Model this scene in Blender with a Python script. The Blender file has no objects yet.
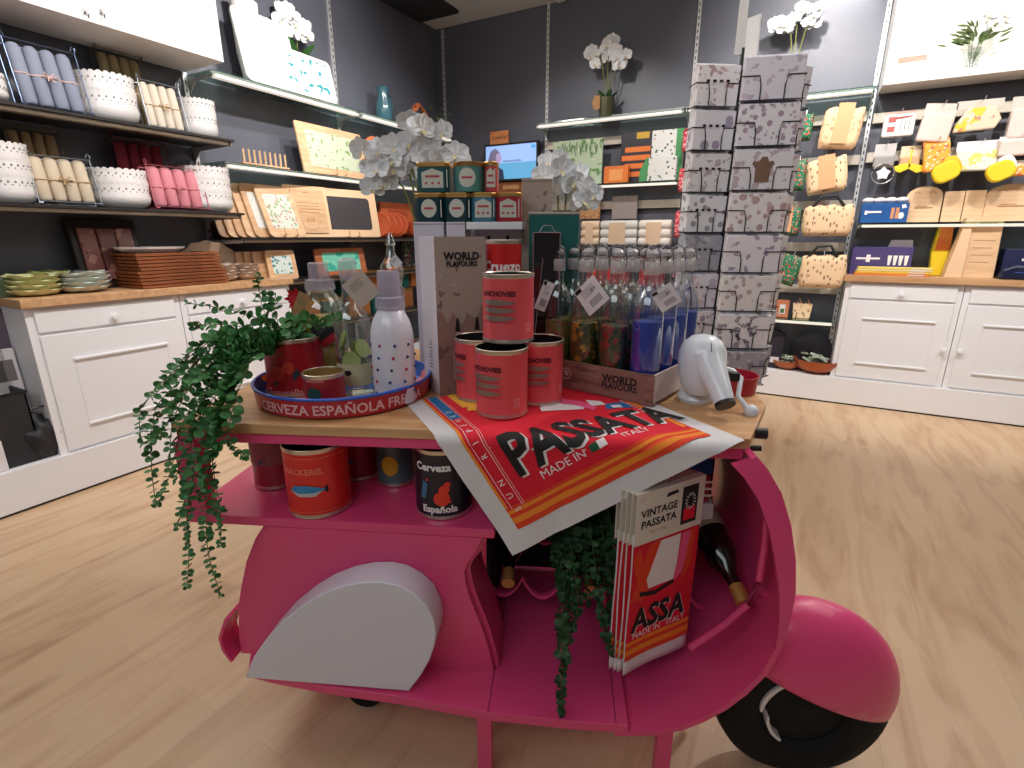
import bpy, bmesh, math, random
from mathutils import Vector, Matrix, noise
random.seed(7)
C = bpy.context.scene.collection
SC = bpy.context.scene
R = math.radians

# ---------------------------------------------------------------- camera
F, PITCH, YAW, CH = 511.0, R(16.05), R(28.44), 1.35
cam_d = bpy.data.cameras.new('camera'); cam = bpy.data.objects.new('camera', cam_d); C.objects.link(cam)
cam_d.sensor_width = 36.0; cam_d.lens = 36.0 * F / 1024.0; cam_d.clip_start = 0.02; cam_d.clip_end = 60
cam.location = (0, 0, CH); cam.rotation_euler = (math.pi / 2 - PITCH, 0, YAW)
SC.camera = cam
# ---------------------------------------------------------------- world, exposure
w = bpy.data.worlds.new('world'); SC.world = w; w.use_nodes = True
w.node_tree.nodes['Background'].inputs[0].default_value = (0.70, 0.68, 0.72, 1)
w.node_tree.nodes['Background'].inputs[1].default_value = 0.11
SC.view_settings.view_transform = 'Standard'; SC.view_settings.look = 'None'
SC.view_settings.exposure = 0.0; SC.view_settings.gamma = 1.0; SC.view_settings.use_curve_mapping = False
SC.cycles.max_bounces = 7; SC.cycles.transparent_max_bounces = 24; SC.cycles.use_denoising = True
SC.cycles.sample_clamp_indirect = 3.0


def lamp_aim(o, tgt):
    d = Vector(tgt) - o.location
    o.rotation_euler = d.to_track_quat('-Z', 'Y').to_euler()


def spot(loc, tgt, power, size=75, blend=0.6, col=(1, 0.955, 0.92), rad=0.05):
    d = bpy.data.lights.new('spotlight', 'SPOT'); d.energy = power; d.spot_size = R(size); d.spot_blend = blend
    d.color = col; d.shadow_soft_size = rad
    o = bpy.data.objects.new('spotlight', d); C.objects.link(o); o.location = loc; lamp_aim(o, tgt)


def area(loc, tgt, power, sx, sy, col=(1, 0.97, 0.94)):
    d = bpy.data.lights.new('ceiling_area_light', 'AREA'); d.energy = power; d.shape = 'RECTANGLE'; d.size = sx; d.size_y = sy
    d.color = col
    o = bpy.data.objects.new('ceiling_area_light', d); C.objects.link(o); o.location = loc; lamp_aim(o, tgt)


# track spots washing the two shelf walls
for y, p in ((0.7, 95), (1.9, 130), (3.0, 110), (4.1, 60)):
    spot((-1.75, y, 3.3), (-3.6, y + 0.1, 1.45), p, 80)
for x, p in ((-1.9, 70), (-0.55, 75), (0.35, 110), (1.35, 120), (2.4, 90)):
    spot((x, 3.35, 3.3), (x, 5.1, 1.4), p, 80)
spot((0.10, 4.9, 3.4), (0.10, 5.2, 3.0), 34, 60, 0.7)
# wall washers above the shelves
spot((-2.35, 2.75, 3.3), (-3.75, 3.2, 2.7), 120, 88, 0.95)
spot((-0.1, 3.9, 3.35), (-0.1, 5.2, 2.8), 120, 90, 0.95)
spot((-0.75, 0.7, 3.3), (-0.1, 2.3, 1.35), 40, 50, 0.9)  # fill spot added to brighten the card rack and rear table goods
spot((0.55, 3.3, 3.35), (-0.45, 1.2, 0.8), 105, 62, 0.7)
# soft light of the room over the display and behind the viewer
area((-0.6, 1.7, 3.4), (-0.6, 1.7, 0), 12, 2.6, 1.6, (1, 0.95, 0.94))
area((-0.5, -1.6, 3.2), (-0.5, 0.8, 0.6), 36, 3.2, 1.4, (0.88, 0.95, 1))
area((1.8, 2.6, 3.4), (1.6, 2.6, 0), 26, 2.0, 2.0, (1, 0.93, 0.86))
area((-2.4, 0.6, 3.4), (-2.4, 0.9, 0), 15, 1.5, 2.0, (1, 0.93, 0.88))


# ---------------------------------------------------------------- materials
def lin(c):
    return tuple(((v / 255.0) / 12.92 if v <= 10 else (((v / 255.0) + 0.055) / 1.055) ** 2.4) for v in c) + (1.0,)


_M = {}


def mat(name, col=(200, 200, 200), rough=0.5, metal=0.0, emit=None, es=1.0, coat=0.0, bump=0.0, bscale=200):
    if name in _M: return _M[name]
    m = bpy.data.materials.new(name); m.use_nodes = True; _M[name] = m
    nt = m.node_tree; b = nt.nodes['Principled BSDF']
    b.inputs['Base Color'].default_value = lin(col); b.inputs['Roughness'].default_value = rough
    b.inputs['Metallic'].default_value = metal
    if coat: b.inputs['Coat Weight'].default_value = coat
    if emit: b.inputs['Emission Color'].default_value = lin(emit); b.inputs['Emission Strength'].default_value = es
    n = nt.nodes.new('ShaderNodeTexNoise'); n.inputs['Scale'].default_value = 14; n.inputs['Detail'].default_value = 4
    tc = nt.nodes.new('ShaderNodeTexCoord'); nt.links.new(tc.outputs['Object'], n.inputs['Vector'])
    mr = nt.nodes.new('ShaderNodeMapRange'); mr.inputs[3].default_value = max(0, rough - 0.06); mr.inputs[4].default_value = min(1, rough + 0.06)
    nt.links.new(n.outputs['Fac'], mr.inputs[0]); nt.links.new(mr.outputs[0], b.inputs['Roughness'])
    if bump:
        n2 = nt.nodes.new('ShaderNodeTexNoise'); n2.inputs['Scale'].default_value = bscale
        nt.links.new(tc.outputs['Object'], n2.inputs['Vector'])
        bp = nt.nodes.new('ShaderNodeBump'); bp.inputs['Strength'].default_value = bump; bp.inputs['Distance'].default_value = 0.004
        nt.links.new(n2.outputs['Fac'], bp.inputs['Height']); nt.links.new(bp.outputs[0], b.inputs['Normal'])
    return m


def spots(name, base, c1, c2=None, scale=30, th=0.35, rough=0.7, kind='VORONOI', stretch=(1, 1, 1)):
    """a printed pattern: blobs of c1 (and c2) on a base colour"""
    if name in _M: return _M[name]
    m = mat(name, base, rough); nt = m.node_tree; b = nt.nodes['Principled BSDF']
    tc = nt.nodes.new('ShaderNodeTexCoord'); mp = nt.nodes.new('ShaderNodeMapping'); mp.inputs['Scale'].default_value = stretch
    nt.links.new(tc.outputs['Object'], mp.inputs[0])
    prev = None
    for i, c in enumerate([x for x in (c1, c2) if x]):
        if kind == 'NOISE':
            t = nt.nodes.new('ShaderNodeTexNoise'); t.inputs['Scale'].default_value = scale * (1 + 0.7 * i); t.inputs['Detail'].default_value = 3; out = t.outputs['Fac']
        else:
            t = nt.nodes.new('ShaderNodeTexVoronoi'); t.inputs['Scale'].default_value = scale * (1 + 0.45 * i); out = t.outputs['Distance']
        nt.links.new(mp.outputs[0], t.inputs['Vector'])
        cr = nt.nodes.new('ShaderNodeMath'); cr.operation = 'LESS_THAN'; cr.inputs[1].default_value = th * (1 - 0.15 * i)
        nt.links.new(out, cr.inputs[0])
        mx = nt.nodes.new('ShaderNodeMix'); mx.data_type = 'RGBA'
        nt.links.new(cr.outputs[0], mx.inputs['Factor'])
        if prev: nt.links.new(prev, mx.inputs['A'])
        else: mx.inputs['A'].default_value = lin(base)
        mx.inputs['B'].default_value = lin(c); prev = mx.outputs['Result']
    nt.links.new(prev, b.inputs['Base Color'])
    return m


def wood(name, c1, c2, scale=6, stretch=(1, 12, 12), rough=0.5):
    if name in _M: return _M[name]
    m = mat(name, c1, rough); nt = m.node_tree; b = nt.nodes['Principled BSDF']
    tc = nt.nodes.new('ShaderNodeTexCoord'); mp = nt.nodes.new('ShaderNodeMapping'); mp.inputs['Scale'].default_value = stretch
    nt.links.new(tc.outputs['Object'], mp.inputs[0])
    t = nt.nodes.new('ShaderNodeTexNoise'); t.inputs['Scale'].default_value = scale; t.inputs['Detail'].default_value = 6; t.inputs['Distortion'].default_value = 0.6
    nt.links.new(mp.outputs[0], t.inputs['Vector'])
    cr = nt.nodes.new('ShaderNodeValToRGB'); e = cr.color_ramp.elements
    e[0].position = 0.35; e[0].color = lin(c2); e[1].position = 0.62; e[1].color = lin(c1)
    nt.links.new(t.outputs['Fac'], cr.inputs[0]); nt.links.new(cr.outputs[0], b.inputs['Base Color'])
    return m


def glass(name, tint=(242, 244, 243), amount=0.88, rough=0.03):
    """thin clear glass: mostly transparent, reflecting at grazing angles"""
    if name in _M: return _M[name]
    m = bpy.data.materials.new(name); m.use_nodes = True; _M[name] = m; nt = m.node_tree; nt.nodes.clear()
    o = nt.nodes.new('ShaderNodeOutputMaterial'); mx = nt.nodes.new('ShaderNodeMixShader')
    t = nt.nodes.new('ShaderNodeBsdfTransparent'); t.inputs[0].default_value = lin(tint)
    g = nt.nodes.new('ShaderNodeBsdfGlossy'); g.inputs['Roughness'].default_value = rough; g.inputs[0].default_value = (0.9, 0.95, 0.95, 1)
    lw = nt.nodes.new('ShaderNodeLayerWeight'); lw.inputs[0].default_value = 0.35
    mr = nt.nodes.new('ShaderNodeMapRange'); mr.inputs[3].default_value = 1 - amount; mr.inputs[4].default_value = 0.75
    nt.links.new(lw.outputs['Facing'], mr.inputs[0]); nt.links.new(mr.outputs[0], mx.inputs[0])
    nt.links.new(t.outputs[0], mx.inputs[1]); nt.links.new(g.outputs[0], mx.inputs[2]); nt.links.new(mx.outputs[0], o.inputs[0])
    return m


def frost(name, tint=(200, 200, 200), amount=0.5, rough=0.4):
    """milky translucent plastic or liquid: part transparent, part diffuse"""
    if name in _M: return _M[name]
    m = bpy.data.materials.new(name); m.use_nodes = True; _M[name] = m; nt = m.node_tree
    b = nt.nodes['Principled BSDF']; b.inputs['Base Color'].default_value = lin(tint); b.inputs['Alpha'].default_value = amount
    b.inputs['Roughness'].default_value = rough
    return m


# ---------------------------------------------------------------- geometry builder
class G:
    def __init__(s): s.bm = bmesh.new(); s.M = Matrix.Identity(4)

    def v(s, p): return s.bm.verts.new(s.M @ Vector(p))

    def f(s, vs, mi=0):
        try: fc = s.bm.faces.new(vs); fc.material_index = mi; return fc
        except ValueError: return None

    def at(s, loc=(0, 0, 0), rx=0, ry=0, rz=0):
        s.M = Matrix.Translation(loc) @ Matrix.Rotation(rz, 4, 'Z') @ Matrix.Rotation(ry, 4, 'Y') @ Matrix.Rotation(rx, 4, 'X'); return s

    def box(s, x0, x1, y0, y1, z0, z1, mi=0):
        a = [s.v(p) for p in ((x0, y0, z0), (x1, y0, z0), (x1, y1, z0), (x0, y1, z0), (x0, y0, z1), (x1, y0, z1), (x1, y1, z1), (x0, y1, z1))]
        for q in ((3, 2, 1, 0), (4, 5, 6, 7), (0, 1, 5, 4), (1, 2, 6, 5), (2, 3, 7, 6), (3, 0, 4, 7)): s.f([a[i] for i in q], mi)
        return s

    def prism(s, pts, d0, d1, ax='y', mi=0, mi2=None):
        """2D outline extruded along an axis: 'y' outline (x,z); 'z' outline (x,y); 'x' outline (y,z)"""
        def P(p, d): return (p[0], d, p[1]) if ax == 'y' else ((p[0], p[1], d) if ax == 'z' else (d, p[0], p[1]))
        a = [s.v(P(p, d0)) for p in pts]; b = [s.v(P(p, d1)) for p in pts]; n = len(pts)
        s.f(a, mi); s.f(b[::-1], mi)
        for i in range(n): s.f([a[i], b[i], b[(i + 1) % n], a[(i + 1) % n]], mi if mi2 is None else mi2)
        return s

    def lathe(s, prof, n=28, mi=0, c=(0, 0, 0), wob=None, mis=None, cap0=True, cap1=True):
        rings = []
        for k, (r, z) in enumerate(prof):
            if r < 1e-5: rings.append([s.v((c[0], c[1], c[2] + z))]); continue
            ring = []
            for i in range(n):
                a = 2 * math.pi * i / n; rr, zz = r, z
                if wob: rr, zz = wob(k, a, r, z)
                ring.append(s.v((c[0] + rr * math.cos(a), c[1] + rr * math.sin(a), c[2] + zz)))
            rings.append(ring)
        for k in range(len(rings) - 1):
            A, B = rings[k], rings[k + 1]; m = mis[k] if mis else mi
            for i in range(n):
                j = (i + 1) % n
                if len(A) == 1 and len(B) == 1: break
                if len(A) == 1: s.f([A[0], B[j], B[i]], m)
                elif len(B) == 1: s.f([A[i], A[j], B[0]], m)
                else: s.f([A[i], A[j], B[j], B[i]], m)
        if cap0 and len(rings[0]) > 1: s.f(rings[0][::-1], mis[0] if mis else mi)
        if cap1 and len(rings[-1]) > 1: s.f(rings[-1], mis[-1] if mis else mi)
        return s

    def tube(s, pts, r=0.003, n=6, mi=0, closed=False):
        pts = [Vector(p) for p in pts]; N = len(pts); rings = []
        for i, p in enumerate(pts):
            if closed: t = pts[(i + 1) % N] - pts[i - 1]
            else: t = pts[min(i + 1, N - 1)] - pts[max(i - 1, 0)]
            t = t.normalized() if t.length > 1e-9 else Vector((0, 0, 1))
            ref = Vector((0, 0, 1)) if abs(t.z) < 0.9 else Vector((1, 0, 0))
            a = t.cross(ref).normalized(); b = t.cross(a)
            rr = r[i] if isinstance(r, (list, tuple)) else r
            rings.append([s.v(p + (a * math.cos(2 * math.pi * k / n) + b * math.sin(2 * math.pi * k / n)) * rr) for k in range(n)])
        for i in range(N if closed else N - 1):
            A, B = rings[i], rings[(i + 1) % N]
            for k in range(n): s.f([A[k], A[(k + 1) % n], B[(k + 1) % n], B[k]], mi)
        if not closed: s.f(rings[0][::-1], mi); s.f(rings[-1], mi)
        return s

    def ball(s, c, r, mi=0, n=12, m=8):
        if not isinstance(r, (tuple, list)): r = (r, r, r)
        prev = None
        for j in range(m + 1):
            ph = math.pi * j / m - math.pi / 2
            if j in (0, m): ring = [s.v((c[0], c[1], c[2] + r[2] * math.sin(ph)))]
            else: ring = [s.v((c[0] + r[0] * math.cos(ph) * math.cos(2 * math.pi * i / n), c[1] + r[1] * math.cos(ph) * math.sin(2 * math.pi * i / n), c[2] + r[2] * math.sin(ph))) for i in range(n)]
            if prev:
                for i in range(n):
                    k = (i + 1) % n
                    if len(prev) == 1: s.f([prev[0], ring[k], ring[i]], mi)
                    elif len(ring) == 1: s.f([prev[i], prev[k], ring[0]], mi)
                    else: s.f([prev[i], prev[k], ring[k], ring[i]], mi)
            prev = ring
        return s

    def poly(s, pts, mi=0): s.f([s.v(p) for p in pts], mi); return s

    def sheet(s, prof, y0, y1, th, mi=0, y0f=None):
        """a bent sheet: profile (x,z) polyline with thickness, running from y0 to y1"""
        n = len(prof); P = [Vector(p) for p in prof]; out = []
        for i in range(n):
            t = P[min(i + 1, n - 1)] - P[max(i - 1, 0)]; t.normalize(); out.append(Vector((t.y, -t.x)) * th)
        def col(i, y):
            return s.v((P[i].x, y, P[i].y)), s.v((P[i].x + out[i].x, y, P[i].y + out[i].y))
        A = [col(i, y0f[i] if y0f else y0) for i in range(n)]; B = [col(i, y1) for i in range(n)]
        for i in range(n - 1):
            s.f([A[i][0], B[i][0], B[i + 1][0], A[i + 1][0]], mi); s.f([A[i + 1][1], B[i + 1][1], B[i][1], A[i][1]], mi)
            s.f([A[i][1], A[i][0], A[i + 1][0], A[i + 1][1]], mi); s.f([B[i][0], B[i][1], B[i + 1][1], B[i + 1][0]], mi)
        for e in (0, n - 1): s.f([A[e][0], A[e][1], B[e][1], B[e][0]], mi)
        return s

    def text(s, txt, size, fn, mi=0, bold=0.0, cut=0, align='CENTER', sx=1.0):
        vs, fs = text_mesh(txt, size, bold, align)
        vv = [(x * sx, y) for x, y in vs]
        if cut:
            t = bmesh.new(); tv = [t.verts.new((x, y, 0)) for x, y in vv]
            for f_ in fs:
                try: t.faces.new([tv[i] for i in f_])
                except ValueError: pass
            s._cut(t, cut)
            s._merge2d(t, fn, mi); return s
        nv = [s.v(fn(x, y)) for x, y in vv]
        for f_ in fs: s.f([nv[i] for i in f_], mi)
        return s

    def flat(s, pts, fn, mi=0, cut=0):
        t = bmesh.new(); t.faces.new([t.verts.new((p[0], p[1], 0)) for p in pts])
        if cut: s._cut(t, cut)
        s._merge2d(t, fn, mi); return s

    @staticmethod
    def _cut(t, step):
        for ax in (0, 1):
            lo = min(v.co[ax] for v in t.verts); hi = max(v.co[ax] for v in t.verts)
            k = math.floor(lo / step) + 1
            while k * step < hi:
                co = Vector((0, 0, 0)); co[ax] = k * step; no = Vector((0, 0, 0)); no[ax] = 1
                bmesh.ops.bisect_plane(t, geom=t.verts[:] + t.edges[:] + t.faces[:], plane_co=co, plane_no=no); k += 1

    def _merge2d(s, t, fn, mi):
        t.verts.index_update(); nv = [s.v(fn(v.co.x, v.co.y)) for v in t.verts]
        for f_ in t.faces: s.f([nv[v.index] for v in f_.verts], mi)
        t.free()

    def done(s, name, mats, parent=None, smooth=40, bevel=0, solid=0, recalc=True, sub=0):
        if recalc: bmesh.ops.recalc_face_normals(s.bm, faces=s.bm.faces)
        me = bpy.data.meshes.new(name); s.bm.to_mesh(me); s.bm.free()
        for m in (mats if isinstance(mats, (list, tuple)) else [mats]): me.materials.append(m)
        if smooth:
            me.polygons.foreach_set('use_smooth', [True] * len(me.polygons)); me.set_sharp_from_angle(angle=R(smooth))
        o = bpy.data.objects.new(name, me); C.objects.link(o)
        if parent: o.parent = parent
        if solid: md = o.modifiers.new('s', 'SOLIDIFY'); md.thickness = solid; md.offset = 0
        if bevel: md = o.modifiers.new('b', 'BEVEL'); md.width = bevel; md.segments = 2; md.limit_method = 'ANGLE'; md.angle_limit = R(50)
        if sub: md = o.modifiers.new('u', 'SUBSURF'); md.levels = sub; md.render_levels = sub
        return o


_T = {}


def text_mesh(txt, size, bold, align):
    k = (txt, size, bold, align)
    if k in _T: return _T[k]
    cu = bpy.data.curves.new('lettering', 'FONT'); cu.body = txt; cu.size = size; cu.offset = bold; cu.align_x = align; cu.resolution_u = 2
    o = bpy.data.objects.new('lettering', cu); C.objects.link(o)
    dg = bpy.context.evaluated_depsgraph_get(); me = o.evaluated_get(dg).to_mesh()
    vs = [(v.co.x, v.co.y) for v in me.vertices]; fs = [tuple(p.vertices) for p in me.polygons]
    o.evaluated_get(dg).to_mesh_clear(); bpy.data.objects.remove(o); bpy.data.curves.remove(cu)
    _T[k] = (vs, fs); return _T[k]


def tag(o, label, cat, group=None, kind=None):
    o['label'] = label; o['category'] = cat
    if group: o['group'] = group
    if kind: o['kind'] = kind
    return o


def thing(name, label, cat, loc=(0, 0, 0), rz=0.0, group=None, rx=0.0, ry=0.0, kind=None):
    o = bpy.data.objects.new(name, None); C.objects.link(o); o.empty_display_size = 0.05
    o.location = loc; o.rotation_euler = (rx, ry, rz)
    return tag(o, label, cat, group, kind)


def struct(o):
    o['kind'] = 'structure'; return o


def dup(root, loc, rz, label, group=None, sc=None, rx=None):
    r = root.copy(); C.objects.link(r); r.location = loc
    r.rotation_euler = (root.rotation_euler.x if rx is None else rx, root.rotation_euler.y, rz)
    r['label'] = label
    if group: r['group'] = group
    if sc: r.scale = sc if isinstance(sc, (tuple, list)) else (sc, sc, sc)
    for ch in list(root.children):
        c = ch.copy(); C.objects.link(c); c.parent = r
        for g in list(ch.children):
            d = g.copy(); C.objects.link(d); d.parent = c
    return r


# ---------------------------------------------------------------- finding points on real planes of the room
_fw = Vector((-math.sin(YAW) * math.cos(PITCH), math.cos(YAW) * math.cos(PITCH), -math.sin(PITCH)))
_rt = Vector((math.cos(YAW), math.sin(YAW), 0)); _up = _rt.cross(_fw); _C = Vector((0, 0, CH))
TA = R(23.0); TO = Vector((-1.2, 0.664, 0)); TU = Vector((math.cos(TA), math.sin(TA), 0)); TV = Vector((-math.sin(TA), math.cos(TA), 0))


def _ray(px, py): return _fw + _rt * (px - 512) / F - _up * (py - 384) / F
def plane(px, py, n, c): r = _ray(px, py); return _C + r * ((c - _C.dot(n)) / r.dot(n))
def atz(px, py, z): return plane(px, py, Vector((0, 0, 1)), z)
def aty(px, py, y): return plane(px, py, Vector((0, 1, 0)), y)
def atx(px, py, x): return plane(px, py, Vector((1, 0, 0)), x)
def uvw(p): d = Vector(p) - TO; return Vector((d.dot(TU), d.dot(TV), p[2]))
def W(u, v, z=0): p = TO + TU * u + TV * v; return Vector((p.x, p.y, z))
def onv(px, py, v): return uvw(plane(px, py, TV, TO.dot(TV) + v))
def onz(px, py, z): return uvw(atz(px, py, z))
def mpp(p): return (Vector(p) - _C).dot(_fw) / F


def BW(x0, x1, yt, yb, Y):
    """back wall item: returns X centre, width, base z, height, on the plane Y"""
    ym = (yt + yb) / 2; xm = (x0 + x1) / 2; a = aty(x0, ym, Y); b = aty(x1, ym, Y); t = aty(xm, yt, Y); d = aty(xm, yb, Y)
    return (a.x + b.x) / 2, b.x - a.x, d.z, t.z - d.z


def LW(x0, x1, yt, yb, X):
    """left wall item: returns Y centre, width, base z, height, on the plane X"""
    ym = (yt + yb) / 2; xm = (x0 + x1) / 2; a = atx(x0, ym, X); b = atx(x1, ym, X); t = atx(xm, yt, X); d = atx(xm, yb, X)
    return (a.y + b.y) / 2, b.y - a.y, d.z, t.z - d.z


def TV_(x0, x1, yt, v, zb):
    """item on the display table: u centre, width, height above zb, on the plane v"""
    xm = (x0 + x1) / 2; p = _C; yb = pixy(W(0.6, v, zb)); a = onv(x0, (yt + yb) / 2, v); b = onv(x1, (yt + yb) / 2, v); t = onv(xm, yt, v)
    return (a.x + b.x) / 2, b.x - a.x, t.z - zb


def pixy(p): d = Vector(p) - _C; return 384 - F * d.dot(_up) / d.dot(_fw)


# common materials
WHITE = mat('white_paint', (235, 235, 238), 0.45)
PINK = mat('pink_paint', (226, 70, 126), 0.36, coat=0.3, bump=0.05, bscale=60)
BLACK = mat('black_plastic', (16, 16, 18), 0.45)
RUBBER = mat('rubber', (9, 9, 10), 0.85, bump=0.1, bscale=120)
STEEL = mat('steel', (200, 200, 205), 0.25, 1.0)
ALU = mat('aluminium', (225, 225, 225), 0.35, 0.6)
GOLD = mat('gold_tin', (205, 160, 95), 0.3, 0.9)
PAPER = mat('white_card', (225, 220, 222), 0.8)
BLACKINK = mat('black_ink', (18, 14, 16), 0.7)
WHITEINK = mat('white_ink', (240, 235, 235), 0.7)
GREYINK = mat('grey_ink', (120, 115, 115), 0.8)
GLASS = glass('clear_glass')
SHELFGLASS = glass('shelf_glass', (205, 228, 220), 0.8)
KRAFT = mat('brown_kraft_card', (176, 132, 88), 0.8)
WOODL = wood('light_wood', (224, 186, 146), (206, 162, 120), 5)
WOODO = wood('oak_worktop', (208, 166, 124), (190, 144, 102), 3, (1, 9, 9), 0.4)
WOODD = wood('dark_wood', (150, 84, 44), (110, 56, 28), 5)

# ================================================================ the room
XL, YB, ZC = -3.75, 5.2, 3.5
WALLP = mat('dark_slate_wall_paint', (92, 94, 104), 0.42, bump=0.12, bscale=260)


def floor_mat():
    m = mat('oak_plank_floor', (205, 165, 125), 0.42); nt = m.node_tree; b = nt.nodes['Principled BSDF']
    tc = nt.nodes.new('ShaderNodeTexCoord'); mp = nt.nodes.new('ShaderNodeMapping'); mp.inputs['Rotation'].default_value = (0, 0, R(90))
    nt.links.new(tc.outputs['Object'], mp.inputs[0])
    br = nt.nodes.new('ShaderNodeTexBrick'); br.inputs['Scale'].default_value = 1; br.inputs['Brick Width'].default_value = 1.25; br.inputs['Row Height'].default_value = 0.19
    br.inputs['Mortar Size'].default_value = 0.0012; br.inputs['Color1'].default_value = lin((212, 182, 148)); br.inputs['Color2'].default_value = lin((207, 176, 142)); br.inputs['Mortar'].default_value = lin((196, 164, 130))
    nt.links.new(mp.outputs[0], br.inputs['Vector'])
    m2 = nt.nodes.new('ShaderNodeMapping'); m2.inputs['Scale'].default_value = (5.5, 0.9, 1); nt.links.new(tc.outputs['Object'], m2.inputs[0])
    n = nt.nodes.new('ShaderNodeTexNoise'); n.inputs['Scale'].default_value = 1.7; n.inputs['Detail'].default_value = 7; n.inputs['Distortion'].default_value = 1.2
    nt.links.new(m2.outputs[0], n.inputs['Vector'])
    cr = nt.nodes.new('ShaderNodeValToRGB'); e = cr.color_ramp.elements; e[0].position = 0.30; e[0].color = (0.72, 0.58, 0.50, 1); e[1].position = 0.54; e[1].color = (1, 1, 1, 1)
    nt.links.new(n.outputs['Fac'], cr.inputs[0])
    mx = nt.nodes.new('ShaderNodeMix'); mx.data_type = 'RGBA'; mx.blend_type = 'MULTIPLY'; mx.inputs['Factor'].default_value = 0.75
    nt.links.new(br.outputs['Color'], mx.inputs['A']); nt.links.new(cr.outputs[0], mx.inputs['B'])
    v = nt.nodes.new('ShaderNodeTexVoronoi'); v.inputs['Scale'].default_value = 1.0; m3 = nt.nodes.new('ShaderNodeMapping'); m3.inputs['Scale'].default_value = (4.2, 1.5, 1); m3.inputs['Location'].default_value = (0.3, 0.2, 0)
    nt.links.new(tc.outputs['Object'], m3.inputs[0]); nt.links.new(m3.outputs[0], v.inputs['Vector'])
    c2 = nt.nodes.new('ShaderNodeValToRGB'); e = c2.color_ramp.elements; e[0].position = 0.02; e[0].color = (0.42, 0.25, 0.17, 1); e[1].position = 0.17; e[1].color = (1, 1, 1, 1)
    nt.links.new(v.outputs['Distance'], c2.inputs[0])
    m4 = nt.nodes.new('ShaderNodeMix'); m4.data_type = 'RGBA'; m4.blend_type = 'MULTIPLY'; m4.inputs['Factor'].default_value = 0.5
    nt.links.new(mx.outputs['Result'], m4.inputs['A']); nt.links.new(c2.outputs[0], m4.inputs['B'])
    nt.links.new(m4.outputs['Result'], b.inputs['Base Color'])
    return m


struct(G().box(XL, 5, -2.5, YB, -0.1, 0).done('floor', floor_mat(), smooth=0))
struct(G().box(XL - 0.1, 5, -2.5, YB + 0.1, ZC, ZC + 0.1).done('ceiling', mat('ceiling_paint', (205, 207, 210), 0.8), smooth=0))
struct(G().box(XL - 0.1, XL, -2.5, YB + 0.1, 0, ZC).done('wall_left', WALLP, smooth=0))
struct(G().box(XL, 5, YB, YB + 0.1, 0, ZC).done('wall_back', WALLP, smooth=0))
struct(G().box(XL + 0.02, XL + 0.5, -1, 4.9, ZC - 0.03, ZC - 0.001).done('trim_1', mat('ceiling_recess_shade', (40, 42, 46), 0.8), smooth=0))  # shade of the ceiling recess, put in as a dark coloured strip
struct(G().box(-2.3, -2.22, 0, 5.15, ZC - 0.03, ZC - 0.001).done('trim_2', WHITE, smooth=0))
for nm, b1 in (('baseboard_left', (XL, -3.30, -1.0, YB)), ('baseboard_back', (-3.29, 4.0, 4.90, YB))):
    g = G().box(*b1, 0.014, 0.225); g.box(b1[0], b1[1] - (0.008 if 'left' in nm else 0), b1[2] + (0 if 'left' in nm else 0.008), b1[3], 0, 0.014, 1)
    struct(g.done(nm, [WHITE, BLACK], smooth=0))


def wb(wall, g, a0, a1, d0, d1, z0, z1, mi=0):
    """a box on a wall: a along it, d out from it"""
    if wall == 'L': g.box(XL + d0, XL + d1, a0, a1, z0, z1, mi)
    else: g.box(a0, a1, YB - d1, YB - d0, z0, z1, mi)
    return g


# slotted wall uprights
def upright(wall, a, z0, z1, label):
    g = G(); wb(wall, g, a - 0.014, a + 0.014, 0.001, 0.016, z0, z1)
    z = z0 + 0.03
    while z < z1 - 0.03: wb(wall, g, a - 0.004, a + 0.004, 0.0155, 0.0175, z, z + 0.022, 1); z += 0.05
    tag(g.done('shelf_upright', [ALU, BLACK], smooth=0), label, 'shelf upright', 'slotted shelf uprights on the walls')


upright('L', 2.33, 0.3, 2.4, 'slotted upright on the side wall under the left light box')
upright('L', 3.67, 0.3, ZC, 'slotted white upright on the side wall behind the green framed tray')
upright('B', -3.66, 1.9, ZC - 0.02, 'slotted white upright in the room corner behind the orchid')
upright('B', -2.41, 0.3, ZC, 'slotted white upright just right of the television')
upright('B', -1.0, 0.3, ZC, 'slotted white upright left of the card spinner')
upright('B', 0.355, 0.3, ZC, 'slotted white upright at the left end of the right light box')

LED = mat('lit_shelf_profile', (245, 240, 232), 0.3, emit=(255, 246, 232), es=0.55)
SHELFD = mat('shelf_edge_metal', (176, 164, 146), 0.35, 0.4)
SHELFB = mat('dark_shelf_board', (40, 38, 38), 0.35)


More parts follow.
